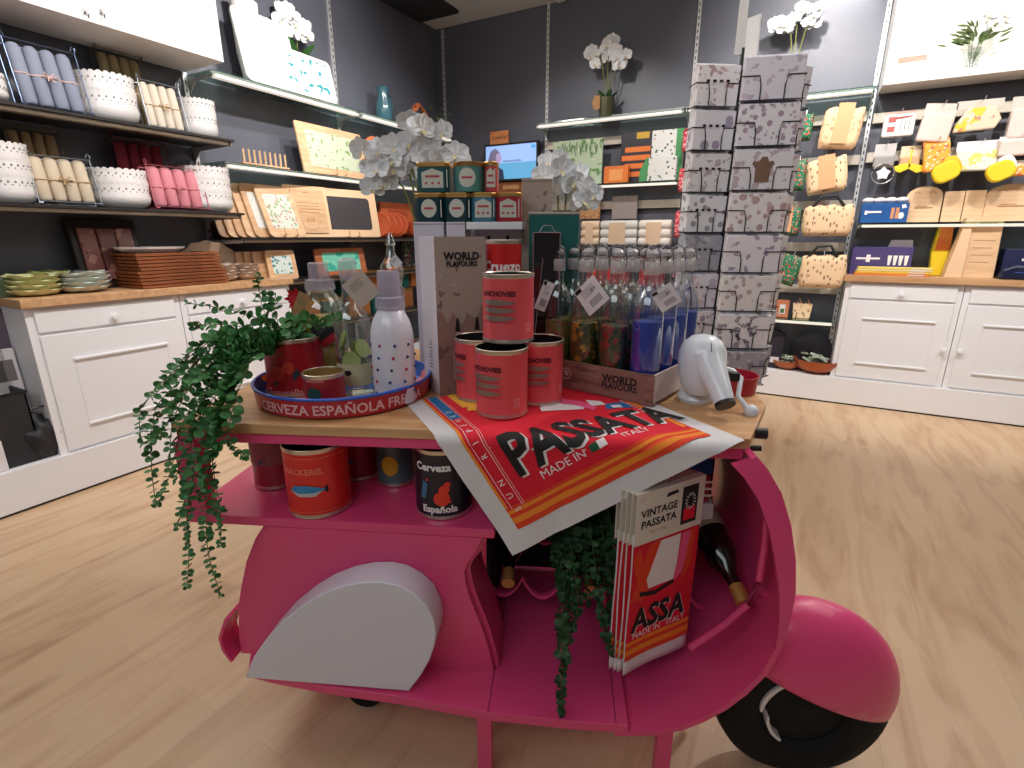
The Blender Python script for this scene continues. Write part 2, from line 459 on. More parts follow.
def shelf(wall, a0, a1, z, d, kind, label, name='glass_shelf', bar=True):
    t = thing(name, label, 'shelf', (XL + d / 2, (a0 + a1) / 2, z) if wall == 'L' else ((a0 + a1) / 2, YB - d / 2, z), group='wall shelves')
    off = Vector(t.location)
    def fin(g, nm, m, **k):
        bmesh.ops.translate(g.bm, verts=g.bm.verts, vec=-off); return g.done(nm, m, t, smooth=0, **k)
    if kind == 'glass': fin(wb(wall, G(), a0, a1, 0.02, d, z - 0.008, z), 'glass_panel', SHELFGLASS)
    else: fin(wb(wall, G(), a0, a1, 0.02, d, z - 0.014, z), 'shelf_board', SHELFB)
    if bar: fin(wb(wall, G(), a0 + 0.03, a1 - 0.03, d - 0.075, d - 0.02, z - 0.034, z - 0.0145), 'light_bar', LED if kind == 'glass' else SHELFD, bevel=0.003)
    for a in (a0 + 0.012, a1 - 0.016):
        g = G()
        P = [(0.016, z - 0.10), (0.016, z - 0.0145), (d - 0.02, z - 0.0145), (d - 0.02, z - 0.035), (0.08, z - 0.045)]
        if wall == 'L': g.prism([(XL + p[0], p[1]) for p in P], a, a + 0.006, 'y')
        else: g.prism([(YB - p[0], p[1]) for p in P], a, a + 0.006, 'x')
        fin(g, 'bracket', ALU)
    return t


shelf('L', 0.2, 2.33, 1.955, 0.44, 'board', 'upper dark shelf on the side wall holding white lace bowls and blue rolls', 'wall_shelf')
shelf('L', 0.2, 2.33, 1.505, 0.44, 'board', 'lower dark shelf on the side wall holding white lace bowls and pink rolls', 'wall_shelf')
shelf('L', 2.34, 3.67, 2.385, 0.30, 'glass', 'high glass shelf on the side wall holding the two leaning white boards')
shelf('L', 3.67, 5.05, 2.385, 0.30, 'glass', 'high glass shelf in the corner holding the teal jug')
shelf('L', 2.34, 3.67, 1.84, 0.30, 'glass', 'glass shelf on the side wall holding the peg rack and green framed tray')
shelf('L', 3.67, 5.05, 1.84, 0.30, 'glass', 'glass shelf in the corner holding the twisted terracotta pieces')
shelf('L', 2.34, 3.67, 1.345, 0.36, 'board', 'dark shelf on the side wall holding the wooden boards', 'wall_shelf')
shelf('L', 3.67, 5.05, 1.345, 0.36, 'board', 'dark shelf in the corner holding orange scalloped plates', 'wall_shelf')
shelf('L', 2.68, 3.67, 1.03, 0.36, 'board', 'low dark shelf on the side wall holding the teal tray', 'wall_shelf')
shelf('L', 3.67, 5.05, 1.03, 0.36, 'board', 'low dark shelf in the corner holding the dark botanical print', 'wall_shelf')
shelf('L', 2.68, 4.9, 0.66, 0.40, 'board', 'lowest dark shelf on the side wall holding teal and amber boxes', 'wall_shelf')
shelf('B', -2.41, -1.0, 2.405, 0.30, 'glass', 'high glass shelf on the back wall under the tagged orchid')
shelf('B', -1.0, 0.355, 2.405, 0.30, 'glass', 'high glass shelf on the back wall behind the card spinner')
shelf('B', -2.41, -1.0, 1.835, 0.27, 'glass', 'glass shelf on the back wall holding the green and orange packets')
shelf('B', -2.41, -1.0, 1.26, 0.34, 'board', 'dark shelf on the back wall holding rolled white tea towels', 'wall_shelf')
shelf('B', -2.41, -1.0, 0.9, 0.34, 'board', 'low dark shelf on the back wall holding red boxes', 'wall_shelf')
shelf('B', -1.0, 0.355, 0.68, 0.30, 'glass', 'low glass shelf holding the tiny peach tote and small packet')
shelf('B', 0.38, 3.0, 1.455, 0.30, 'glass', 'glass shelf on the back wall holding the rounded wooden boards')

RAIL = mat('rail_cream', (205, 196, 182), 0.5)


def rail(a0, a1, py, px, label):
    z = aty(px, py, 5.16).z
    g = G().box(a0, a1, 5.145, 5.17, z - 0.036, z + 0.036)
    for a in (a0 + 0.02, a1 - 0.04): g.box(a, a + 0.02, 5.17, 5.19, z - 0.02, z + 0.02)
    tag(g.done('hanging_rail', RAIL, smooth=0, bevel=0.003), label, 'rail', 'cream rails for hanging goods')


rail(-2.39, -1.02, 140, 620, 'cream rail behind the orange and green packets on the back wall')
rail(-2.39, -1.02, 205, 620, 'cream rail behind the two flat hanging packets on the back wall')
rail(-0.98, 0.335, 119, 840, 'cream rail behind the topmost peach pouch')
rail(-0.98, 0.335, 161, 840, 'cream rail behind the second peach pouch')
rail(-0.98, 0.335, 205, 835, 'cream rail behind the large peach bag')
rail(-0.98, 0.335, 247, 835, 'cream rail behind the lowest large peach bag')
rail(-0.98, 0.335, 290, 835, 'cream rail above the tiny peach tote')
rail(0.375, 3.0, 112, 950, 'cream rail carrying the upper row of hanging packets at right')
rail(0.375, 3.0, 153, 950, 'cream rail carrying the lower row of hanging packets at right')


# illuminated display boxes
def light_box(wall, a0, a1, label, xs):
    d = 0.44 if wall == 'L' else 0.30; z0, z1 = 2.40, 3.2
    t = thing('light_box', label, 'display case', (XL + d / 2, (a0 + a1) / 2, z0) if wall == 'L' else ((a0 + a1) / 2, YB - d / 2, z0))
    off = Vector(t.location)
    def fin(g, nm, m, **k):
        bmesh.ops.translate(g.bm, verts=g.bm.verts, vec=-off); return g.done(nm, m, t, smooth=0, **k)
    g = G(); wb(wall, g, a0, a1, 0.02, d, z0, z0 + 0.02); wb(wall, g, a0, a1, 0.02, d, z1, z1 + 0.03)
    wb(wall, g, a0, a0 + 0.02, 0.02, d, z0 + 0.02, z1); wb(wall, g, a1 - 0.02, a1, 0.02, d, z0 + 0.02, z1); wb(wall, g, a0 + 0.02, a1 - 0.02, 0.02, 0.035, z0 + 0.02, z1)
    fin(g, 'shell', mat('box_white', (245, 243, 240), 0.5))
    fin(wb(wall, G(), a0 + 0.02, a1 - 0.02, d - 0.015, d, z0 + 0.02, z0 + 0.05), 'front_lip', mat('box_white'))
    fin(wb(wall, G(), a0 + 0.04, a1 - 0.04, 0.06, d - 0.04, z1 - 0.02, z1 - 0.002), 'light_panel', mat('lit_panel', (255, 255, 255), 0.5, emit=(255, 248, 235), es=9))
    return t


light_box('L', 0.2, 2.33, 'long white illuminated display box high on the side wall', None)
light_box('B', 0.38, 3.0, 'long white illuminated display box high on the back wall at right', None)


# base cabinets
def cabinet(label, loc, rz, wdt, depth, knobside):
    """local: front faces -y, x from 0 to wdt"""
    t = thing('base_cabinet', label, 'cabinet', loc, rz, 'white base cabinets')
    G().box(0, wdt, 0.012, depth, 0, 0.785).done('carcass', WHITE, t, smooth=0)
    dr = G().box(0.035, wdt - 0.035, 0, 0.012, 0.655, 0.765).done('drawer', WHITE, t, smooth=0, bevel=0.003)
    kn = lambda nm, x, z, par: G().at((x, 0, z), rx=R(90)).lathe([(0.008, 0), (0.008, 0.012), (0.015, 0.016), (0.018, 0.024), (0.015, 0.031), (0, 0.033)], 16).done(nm, WHITE, par)
    kn('knob', wdt / 2, 0.70, dr)
    do = G().box(0.035, wdt - 0.035, 0, 0.012, 0.012, 0.64).done('door', WHITE, t, smooth=0, bevel=0.003)
    g = G(); x0, x1, z0, z1 = 0.15, wdt - 0.12, 0.13, 0.505
    for b in ((x0, x1, z0, z0 + 0.012), (x0, x1, z1 - 0.012, z1)): g.box(b[0], b[1], -0.012, 0, b[2], b[3])
    for b in ((x0, x0 + 0.006, z0, z1), (x1 - 0.006, x1, z0, z1)): g.box(b[0], b[1], -0.003, 0, b[2], b[3])
    g.done('door_moulding', WHITE, do, smooth=0, bevel=0.002)
    if knobside: kn('knob', wdt - 0.04 if knobside > 0 else 0.05, 0.30, do)
    return t


cabinet('white cabinet with a drawer at the free left end of the side wall', (-3.315, 1.07, 0.226), R(90), 0.745, 0.42, 0)
cabinet('white cabinet behind the trailing plant, below the stacked wooden trays', (-3.315, 1.82, 0.226), R(90), 0.80, 0.42, 0)
cabinet('white cabinet with drawer and door at the left end of the back counter', (0.375, 4.92, 0.226), 0, 0.74, 0.27, 1)
cabinet('white cabinet cut off by the right edge of the picture', (1.12, 4.92, 0.226), 0, 0.76, 0.27, -1)
tag(G().box(-3.735, -3.292, 1.055, 2.64, 1.0125, 1.055).done('worktop', WOODO, smooth=0, bevel=0.003), 'oak worktop on the side wall cabinets carrying the plate stacks', 'worktop', 'oak worktops')
tag(G().box(0.355, 1.9, 4.895, 5.19, 1.0125, 1.062).done('worktop', WOODO, smooth=0, bevel=0.003), 'oak worktop on the back wall cabinets at right', 'worktop', 'oak worktops')

# television on the back wall
X, wd, z, h = BW(487, 537, 145, 179, 5.12)
t = thing('television', 'small flat television showing a person by a blue sea', 'television', (X, 5.10, z), 0)
G().box(-wd / 2 - 0.02, wd / 2 + 0.02, 0, 0.05, -0.02, h + 0.02).done('housing', BLACK, t, smooth=0, bevel=0.004)
g = G(); y = -0.002; hw = wd / 2
g.poly([(-hw, y, 0), (hw, y, 0), (hw, y, h * .48), (-hw, y, h * .48)], 0); g.poly([(-hw, y, h * .48), (hw, y, h * .48), (hw, y, h), (-hw, y, h)], 1)
y -= 0.001
g.poly([(-hw * .3, y, h * .50), (hw * .45, y, h * .50), (hw * .4, y, h * .56), (-hw * .3, y, h * .56)], 2)
g.poly([(-hw * .75, y, 0), (-hw * .25, y, 0), (-hw * .3, y, h * .28), (-hw * .5, y, h * .38), (-hw * .72, y, h * .3)], 3)
g.poly([(-hw * .8, y, h * .3), (-hw * .5, y, h * .36), (-hw * .42, y, h * .5), (-hw * .36, y, h * .6), (-hw * .42, y, h * .8), (-hw * .6, y, h * .93), (-hw * .8, y, h * .85), (-hw * .9, y, h * .6)], 4)
y -= 0.0005
g.poly([(-hw * .58, y, h * .38), (-hw * .42, y, h * .46), (-hw * .34, y, h * .6), (-hw * .42, y, h * .8), (-hw * .58, y, h * .74)], 5)
g.poly([(hw * .82, y, h * .86), (hw * .97, y, h * .86), (hw * .97, y, h * .95), (hw * .82, y, h * .95)], 6)
em = lambda n, c, s=0.8: mat(n, c, 0.3, emit=c, es=s)
g.done('screen', [em('screen_sea', (84, 150, 190)), em('screen_sky', (140, 172, 225)), em('screen_headland', (108, 130, 175)), em('screen_shirt', (35, 45, 70)), em('screen_hair', (100, 95, 120)), em('screen_face', (150, 135, 170)), em('screen_logo', (60, 150, 210))], t, smooth=0, recalc=False)
X, wd, z, h = BW(490, 508, 131, 145, 5.15)
t = thing('wooden_sign', 'small orange wooden sign standing above the television', 'sign', (X, 5.15, z), 0)
G().box(-wd / 2, wd / 2, 0, 0.02, 0, h).done('board', wood('sign_wood', (226, 150, 92), (200, 120, 70)), t, smooth=0)
G().text('Creative', 0.05, lambda a, b: (a, -0.001, h * .42 + b)).done('lettering', BLACKINK, t, smooth=0)
X, wd, z, h = BW(498, 522, 182, 192, 5.1)
t = thing('wall_plaque', 'small brown box on the wall beneath the television', 'box', (X, 5.12, z), 0)
G().box(-wd / 2, wd / 2, 0, 0.07, 0, h).done('box_body', WOODD, t, smooth=0, bevel=0.004); G().box(-wd / 3, wd / 3, -0.003, 0, h * .3, h * .7).done('label_panel', KRAFT, t, smooth=0)

# ================================================================ the pink scooter display (local axes: x along it, y away, z up)
sco = thing('scooter_display_stand', 'pink wooden scooter shaped display stand with an oak top and white side hump', 'display stand', (TO.x, TO.y, 0), TA)
TOPW = wood('pale_table_wood', (214, 170, 122), (186, 138, 92), 2.5, (1, 10, 10), 0.4)
GREYW = mat('satin_white_hump', (222, 222, 232), 0.35)
ZT = 0.92
G().prism([(-.09, 0), (1.272, 0.02), (1.40, 0.28), (1.42, 0.50), (1.42, 0.88), (-.09, 0.88)], .894, ZT, 'z').done('tabletop', TOPW, sco, smooth=0, bevel=0.003)
G().prism([(-.085, 0.008), (1.262, 0.026), (1.39, 0.285), (1.41, 0.50), (1.41, 0.87), (-.085, 0.87)], .868, .8938, 'z').done('under_frame', PINK, sco, smooth=0)
G().prism([(-.10, 0), (.70, 0.0), (.70, .50), (-.10, .50)], .645, .67, 'z').done('shelf', PINK, sco, smooth=0, bevel=0.003)
for a, b in ((-.095, 0.002), (-.095, .45)):
    G().box(a, a + .055, b, b + .045, .67, .868).done('post', PINK, sco, smooth=0)
# body panel behind the hump, with its returned right edge
bp = [(.12, .645), (.079, .589), (.045, .52), (.018, .44), (.003, .387), (-.01, .30), (-.012, .24), (.694, .24), (.689, .275), (.678, .33), (.662, .39), (.648, .43), (.635, .47), (.626, .51), (.622, .546), (.632, .575), (.651, .60), (.668, .645)]
G().prism(bp, 0, .02, 'y').done('body_panel', PINK, sco, smooth=30)
G().sheet([p for p in bp[7:]], .02, .15, .012).done('body_return', PINK, sco, smooth=60)
G().sheet(bp[:7], .02, .42, .012).done('body_side', PINK, sco, smooth=60)
G().prism([(-.012, .24), (-.012, .30), (.003, .387), (.045, .52), (.12, .645), (.60, .645), (.60, .24)], .40, .42, 'y').done('rear_panel', PINK, sco, smooth=0)
# tail flap
G().sheet([(-.010, .378), (-.026, .345), (-.040, .310), (-.036, .275), (-.018, .240)], -.03, .04, .008).done('tail_flap', PINK, sco, smooth=60)
# platform
pf = [(.04, -.052), (.12, -.066), (.30, -.085), (.483, -.096), (.694, -.118), (.90, -.122), (1.03, -.12), (1.03, .84), (-.01, .84), (-.01, .05)]
G().prism(pf, .214, .24, 'z').done('platform', PINK, sco, smooth=0, bevel=0.002)
g = G(); g.box(.693, .696, -.116, .50, .2401, .2408); g.box(1.0, 1.003, -.118, .50, .2401, .2408); g.done('platform_joint', mat('dark_pink_joint', (150, 36, 86), 0.7), sco, smooth=0)  # thin darker pink strips along the joints of the platform boards
for a, b in ((.665, -.105), (1.105, -.105), (.665, .74), (.98, .74), (.05, .74)):
    G().box(a, a + .035, b, b + .03, 0, .214).done('leg', PINK, sco, smooth=0)
# white teardrop hump
hp = [(.050, .245), (.085, .315), (.12, .365), (.175, .43), (.238, .486), (.29, .522), (.345, .548), (.395, .562), (.44, .566), (.478, .560), (.515, .540), (.545, .508), (.562, .465), (.566, .43), (.560, .392), (.545, .345), (.520, .295), (.488, .245)]
G().prism(hp, -.082, -.001, 'y').done('wheel_hump', GREYW, sco, smooth=30, bevel=0.003)
# small black castor under the tail
cx_, cy_ = .300, .085
g = G().at((cx_, cy_, .060), rx=R(90)); g.lathe([(.0, -.02), (.05, -.02), (.056, -.01), (.056, .01), (.05, .02), (0, .02)], 20)
ca = g.done('castor_wheel', RUBBER, sco); g = G(); g.box(cx_ - .02, cx_ + .02, cy_ - .03, cy_ + .03, .12, .214); g.tube([(cx_, cy_ - .028, .06), (cx_, cy_ + .028, .06)], .008, 8); g.box(cx_ - .01, cx_ + .01, cy_ - .029, cy_ - .023, .05, .125); g.box(cx_ - .01, cx_ + .01, cy_ + .023, cy_ + .029, .05, .125); g.done('castor_fork', BLACK, ca, smooth=0)
# leg shield
arc = [(1.0, .215), (1.10, .224), (1.155, .240), (1.20, .266), (1.245, .302), (1.285, .345), (1.322, .400), (1.344, .465), (1.355, .535), (1.358, .605), (1.351, .680), (1.335, .755), (1.312, .820), (1.282, .868), (1.260, .892)]
yf = [-.119, -.115, -.11, -.107, -.104, -.10, -.097, -.093, -.088, -.082, -.073, -.062, -.05, -.04, -.03]
G().sheet(arc, 0, .60, .013, y0f=yf).done('leg_shield', PINK, sco, smooth=60)
rib = [(p[0] - .014 * max(0, (p[0] - 1.1) / .26) - .004, p[1] + .014 * (1 if p[1] < .35 else 0.2)) for p in arc[2:13]]
G().tube([(onv(a, b, -.01).x, -.01, onv(a, b, -.01).z) for a, b in ((690, 648), (725, 624), (748, 604), (759, 580), (765, 545), (768, 505), (764, 470))], .009, 8).done('shield_rib', PINK, sco, smooth=60)
ce = arc[7:]; wi = [0, .012, .022, .030, .034, .037, .040, .042]
g = G(); g.sheet([(p[0] - .001, p[1]) for p in ce], 0, .0, .001) if 0 else None
A = [g.v((p[0], y - .001, p[1])) for p, y in zip(ce, yf[7:])]; B = [g.v((p[0] - w_ * .9, y - .001, p[1] - w_ * .35)) for p, y, w_ in zip(ce, yf[7:], wi)]; A2 = [g.v((p[0], y + .012, p[1])) for p, y in zip(ce, yf[7:])]; B2 = [g.v((p[0] - w_ * .9, y + .012, p[1] - w_ * .35)) for p, y, w_ in zip(ce, yf[7:], wi)]
for k in range(len(ce) - 1): g.f([A[k], A[k + 1], B[k + 1], B[k]]); g.f([A2[k], B2[k], B2[k + 1], A2[k + 1]]); g.f([B[k], B[k + 1], B2[k + 1], B2[k]])
g.done('shield_edge', PINK, sco, smooth=40)
# front wheel with rim, hub and mudguard
wc = (1.478, .022, .2125)
g = G().at(wc, rx=R(90)); pr_ = [(.10, -.035), (.115, -.05), (.15, -.056), (.18, -.05), (.205, -.03), (.212, 0), (.205, .03), (.18, .05), (.15, .056), (.115, .05), (.10, .035)]
g.lathe(pr_ + [pr_[0]], 48, cap0=False, cap1=False); fw_ = g.done('front_wheel', RUBBER, sco)
g = G()
for r0, r1, a0, a1 in ((.110, .121, 120, 176), (.092, .100, 184, 234)):
    A = [R(a0 + (a1 - a0) * k / 12) for k in range(13)]
    g.prism([(wc[0] + (r1 - (r1 - r0) * .5 * abs(k / 6 - 1) ** 3) * math.cos(a), wc[2] + r1 * math.sin(a)) for k, a in enumerate(A)] + [(wc[0] + r0 * math.cos(a), wc[2] + r0 * math.sin(a)) for a in A[::-1]], wc[1] - .058, wc[1] - .03, 'y')
g.done('rim_ring', mat('white_rim', (232, 228, 225), 0.4), fw_)
g = G().at(wc, rx=R(90)); g.lathe([(0, -.03), (.101, -.03), (.101, .03), (.03, .034), (.025, .036), (0, .036)], 32); g.done('wheel_disc', RUBBER, fw_)
# mudguard: an ellipsoid shell cut by a sloping plane
bm = bmesh.new(); bmesh.ops.create_uvsphere(bm, u_segments=40, v_segments=28, radius=1)
for v in bm.verts:
    v.co = Vector((v.co.x * .214 * (1 + .10 * max(0, v.co.x)), v.co.y * .105, v.co.z * .232)) + Vector((1.458, .022, .268))
bmesh.ops.bisect_plane(bm, geom=bm.verts[:] + bm.edges[:] + bm.faces[:], plane_co=(1.455, 0, .312), plane_no=(-.42, 0, -1), clear_outer=True)
bmesh.ops.bisect_plane(bm, geom=bm.verts[:] + bm.edges[:] + bm.faces[:], plane_co=(1.325, 0, .345), plane_no=(-.95, 0, .26), clear_outer=True)
me = bpy.data.meshes.new('mudguard'); bm.to_mesh(me); bm.free(); me.materials.append(PINK); me.polygons.foreach_set('use_smooth', [True] * len(me.polygons))
o = bpy.data.objects.new('mudguard', me); C.objects.link(o); o.parent = sco; md = o.modifiers.new('s', 'SOLIDIFY'); md.thickness = .008; md.offset = 1
G().tube([(1.42, .022, .46), (1.375, .022, .50), (1.352, .022, .53)], .014, 10).done('steering_strut', PINK, sco)
# dark board closing the back of the bottle compartment
zb_ = max(.25, onv(560, 588, .45).z)
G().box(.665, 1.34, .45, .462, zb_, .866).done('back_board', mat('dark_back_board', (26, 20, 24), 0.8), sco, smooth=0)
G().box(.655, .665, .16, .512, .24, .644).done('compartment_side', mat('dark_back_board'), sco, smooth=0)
# scalloped bottle rack under the top
def scal(u0, u1, v, zt, dip, n):
    P = []
    for k in range(n):
        for i in range(12 if k < n - 1 else 13):
            f_ = i / 12.0; P.append((u0 + (u1 - u0) * (k + f_) / n, v, zt - dip * math.sin(math.pi * f_) ** 0.8))
    return P
rk = G(); P = scal(.64, 1.33, .20, .40, .062, 6)
rk.prism([(p[0], p[2]) for p in P] + [(p[0], p[2] - .012) for p in P[::-1]], .19, .205, 'y'); rk.prism([(p[0], p[2] + .03) for p in P] + [(p[0], p[2] + .018) for p in P[::-1]], .42, .435, 'y')
for u in (.645, .985, 1.318): rk.box(u, u + .014, .19, .435, .384, .398); rk.box(u, u + .014, .19, .204, .241, .386); rk.box(u, u + .014, .42, .434, .241, .42)
rack = rk.done('bottle_rack', PINK, sco, smooth=40)
# white scooter headset with grips and lever
HW = mat('white_enamel', (226, 232, 240), 0.25, coat=0.4)
hp0 = onv(702, 362, .27)
ux, uz = hp0.x, hp0.z
hs = G(); hs.at((ux, .27, uz), rx=R(-8)); hs.lathe([(0, -.088), (.034, -.085), (.050, -.06), (.058, -.03), (.061, .0), (.059, .03), (.048, .055), (.027, .070), (0, .075)], 32)
head = hs.done('headset', HW, sco)
ta = onv(708, 358, .23); tb = onv(725, 404, .15)
hs = G(); hs.tube([(ta.x, .245, ta.z), ((ta.x * 3 + tb.x) / 4, .225, (ta.z * 3 + tb.z) / 4), ((ta.x + tb.x) / 2, .19, (ta.z + tb.z) / 2), (tb.x, .15, tb.z)], [.042, .038, .031, .0235], 24); hs.done('nozzle_grip', HW, head)
dd = (Vector((tb.x, .15, tb.z)) - Vector((ta.x, .245, ta.z))).normalized(); e0 = Vector((tb.x, .15, tb.z))
G().tube([e0 - dd * .004, e0 + dd * .006], .0245, 24).done('grip_end_cap', BLACK, head)
g = G(); g.tube([(ux + .002, .215, uz + .062), (ux + .006, .205, uz + .02), (ux + .008, .208, uz - .0)], .0012, 6); g.done('seam', GREYINK, head)
p1 = onv(733, 372, .27); p2 = onv(741, 378, .25); p3 = onv(738, 396, .22); p4 = onv(750, 412, .18)
G().tube([(p1.x - .02, .28, p1.z + .004), (p1.x, .275, p1.z), (p2.x, .25, p2.z), (p3.x, .22, p3.z), (p4.x, .19, p4.z)], [.010, .009, .007, .0065, .007], 12).done('brake_lever', HW, head)
G().ball((p4.x + .004, .185, p4.z), .018, n=18, m=12).done('lever_ball', HW, head)
q = onv(735, 376, .25); G().box(q.x - .014, q.x + .010, .24, .262, q.z - .013, q.z + .010).done('lever_clamp', BLACK, head, smooth=0, bevel=.002)
G().lathe([(.046, 0), (.05, .01), (.04, .03), (.03, .06)], 24, c=(ux, .30, ZT)).done('headset_base', HW, head)
q = onv(757, 433, .10); G().tube([(q.x - .055, .11, q.z + .002), (q.x - .03, .105, q.z)], .008, 12).done('side_bar', STEEL, sco)
G().tube([(q.x - .032, .105, q.z), (q.x + .022, .10, q.z - .001)], .0135, 16).done('side_grip', BLACK, sco)
q = onv(756, 449, .10); G().tube([(q.x - .05, .11, q.z + .01), (q.x - .01, .105, q.z), (q.x + .012, .10, q.z + .002)], .007, 10).done('side_lever', BLACK, sco)

# ---------------------------------------------------------------- drape function for the tea towel spread over the front edge
def fold(u, v, off=0.0, edge=0.0, r=.026, zt=ZT + .0022):
    """flat towel coordinates -> draped over the front edge of the table"""
    wav = .0016 * math.sin(u * 31 + v * 9) * max(0, min(1, (v - .30) * -6))
    front = edge + .018 * (u - .5) - r * .2
    if v >= front: return Vector((u, v, zt + off + wav))
    s = front - v; q = r * math.pi / 2
    if s < q:
        a = s / r; return Vector((u, front - (r + off) * math.sin(a), zt - r + (r + off) * math.cos(a)))
    d = s - q
    rip = .010 * math.sin(u * 17 + 1.0) * min(1, d * 5) + .004 * math.sin(u * 45 + d * 20) * min(1, d * 6)
    return Vector((u + .02 * d, front - r - off - abs(rip) * 0.6 - .035 * d + .002, zt - r - d))

B0 = Vector((.742, -.308)); e1 = Vector((.853, .522)); e2 = Vector((-.522, .853))
def tw(s, t, off=0.0):
    p = B0 + e1 * s + e2 * t; return fold(p.x, p.y, off)
tea = thing('tea_towel', 'large red tea towel lettered PASSATA, draped over the front edge of the table', 'tea towel', (TO.x, TO.y, 0), TA)
SW, SL = .60, .60
g = G(); nx, ny = 60, 62; grid = [[g.v(tw(SW * i / nx, SL * j / ny)) for i in range(nx + 1)] for j in range(ny + 1)]
for j in range(ny):
    for i in range(nx): g.f([grid[j][i], grid[j][i + 1], grid[j + 1][i + 1], grid[j + 1][i]])
g.done('cloth', mat('white_cotton', (222, 220, 222), 0.9, bump=0.15, bscale=900), tea, smooth=80, recalc=False)
g = G(); cs = .008
def rect(s0, s1, t0, t1, mi, o): g.flat([(s0, t0), (s1, t0), (s1, t1), (s0, t1)], lambda a, b: tw(a, b, o), mi, cs)
rect(.048, .555, .052, .595, 0, .0012)
rect(.048, .555, .052, .066, 1, .0020); rect(.048, .555, .066, .080, 2, .0020); rect(.048, .555, .080, .090, 1, .0020); rect(.048, .555, .090, .098, 2, .0020); rect(.048, .555, .098, .106, 1, .0020)
rect(.048, .055, .106, .595, 2, .0018); rect(.536, .55, .12, .50, 2, .0018)
rect(.062, .0632, .10, .595, 3, .0026); rect(.090, .0912, .10, .595, 3, .0026); rect(.096, .0968, .10, .595, 3, .0026)
rect(.062, .090, .40, .595, 4, .0022); rect(.12, .20, .47, .595, 5, .0022)
rect(.292, .312, .132, .150, 6, .0026); rect(.312, .332, .132, .150, 3, .0026)
tea_art = lambda pts, mi, o=.0024: g.flat(pts, lambda a, b: tw(a, b, o), mi, cs)
tea_art([(.29, .355), (.40, .33), (.415, .345), (.36, .40), (.30, .385)], 3, .0024)
tea_art([(.36, .40), (.40, .36), (.415, .31), (.435, .32), (.43, .38), (.39, .43)], 7, .0030)
tea_art([(.43, .34), (.47, .33), (.475, .36), (.445, .39)], 3, .0024)
tea_art([(.45, .30), (.52, .28), (.525, .33), (.47, .335)], 8, .0024)
tea_art([(.47, .298), (.495, .29), (.50, .312), (.475, .318)], 3, .0030)
tea_art([(.12, .44), (.19, .42), (.22, .47), (.15, .50)], 5, .0028); tea_art([(.16, .455), (.185, .45), (.19, .47), (.165, .478)], 9, .0034)
g.text('PASSATA', .143, lambda a, b: tw(.352 + a, .158 + b, .0024), 3, .0045, cs, sx=.80)
g.text('PASSATA', .143, lambda a, b: tw(.347 + a, .163 + b, .0044), 9, .0045, cs, sx=.80)
g.text('MADE IN', .029, lambda a, b: tw(.222 + a, .130 + b, .0026), 3, 0, cs)
g.text('ITALY', .029, lambda a, b: tw(.412 + a, .130 + b, .0026), 3, 0, cs)
for k, ch in enumerate('SUN RIPENED'):
    if ch != ' ': g.text(ch, .021, lambda a, b, k=k: tw(.076 - b + .007, .095 + .036 * k + a, .0028), 3, 0, cs)
for k, ch in enumerate('Traditionale'): g.text(ch, .022, lambda a, b, k=k: tw(.531 - b, .20 + .0125 * k + a, .0030), 3, 0, cs)
g.done('print', [mat('towel_red', (222, 22, 48), 0.85), mat('towel_orange_red', (226, 66, 30), 0.85), mat('towel_orange', (240, 140, 40), 0.85), WHITEINK, mat('towel_blue', (30, 110, 170), 0.85), mat('towel_yellow', (240, 180, 60), 0.85), mat('towel_green', (30, 90, 60), 0.85), mat('towel_pink', (240, 90, 140), 0.85), mat('towel_blue'), BLACKINK], tea, smooth=80, recalc=False)

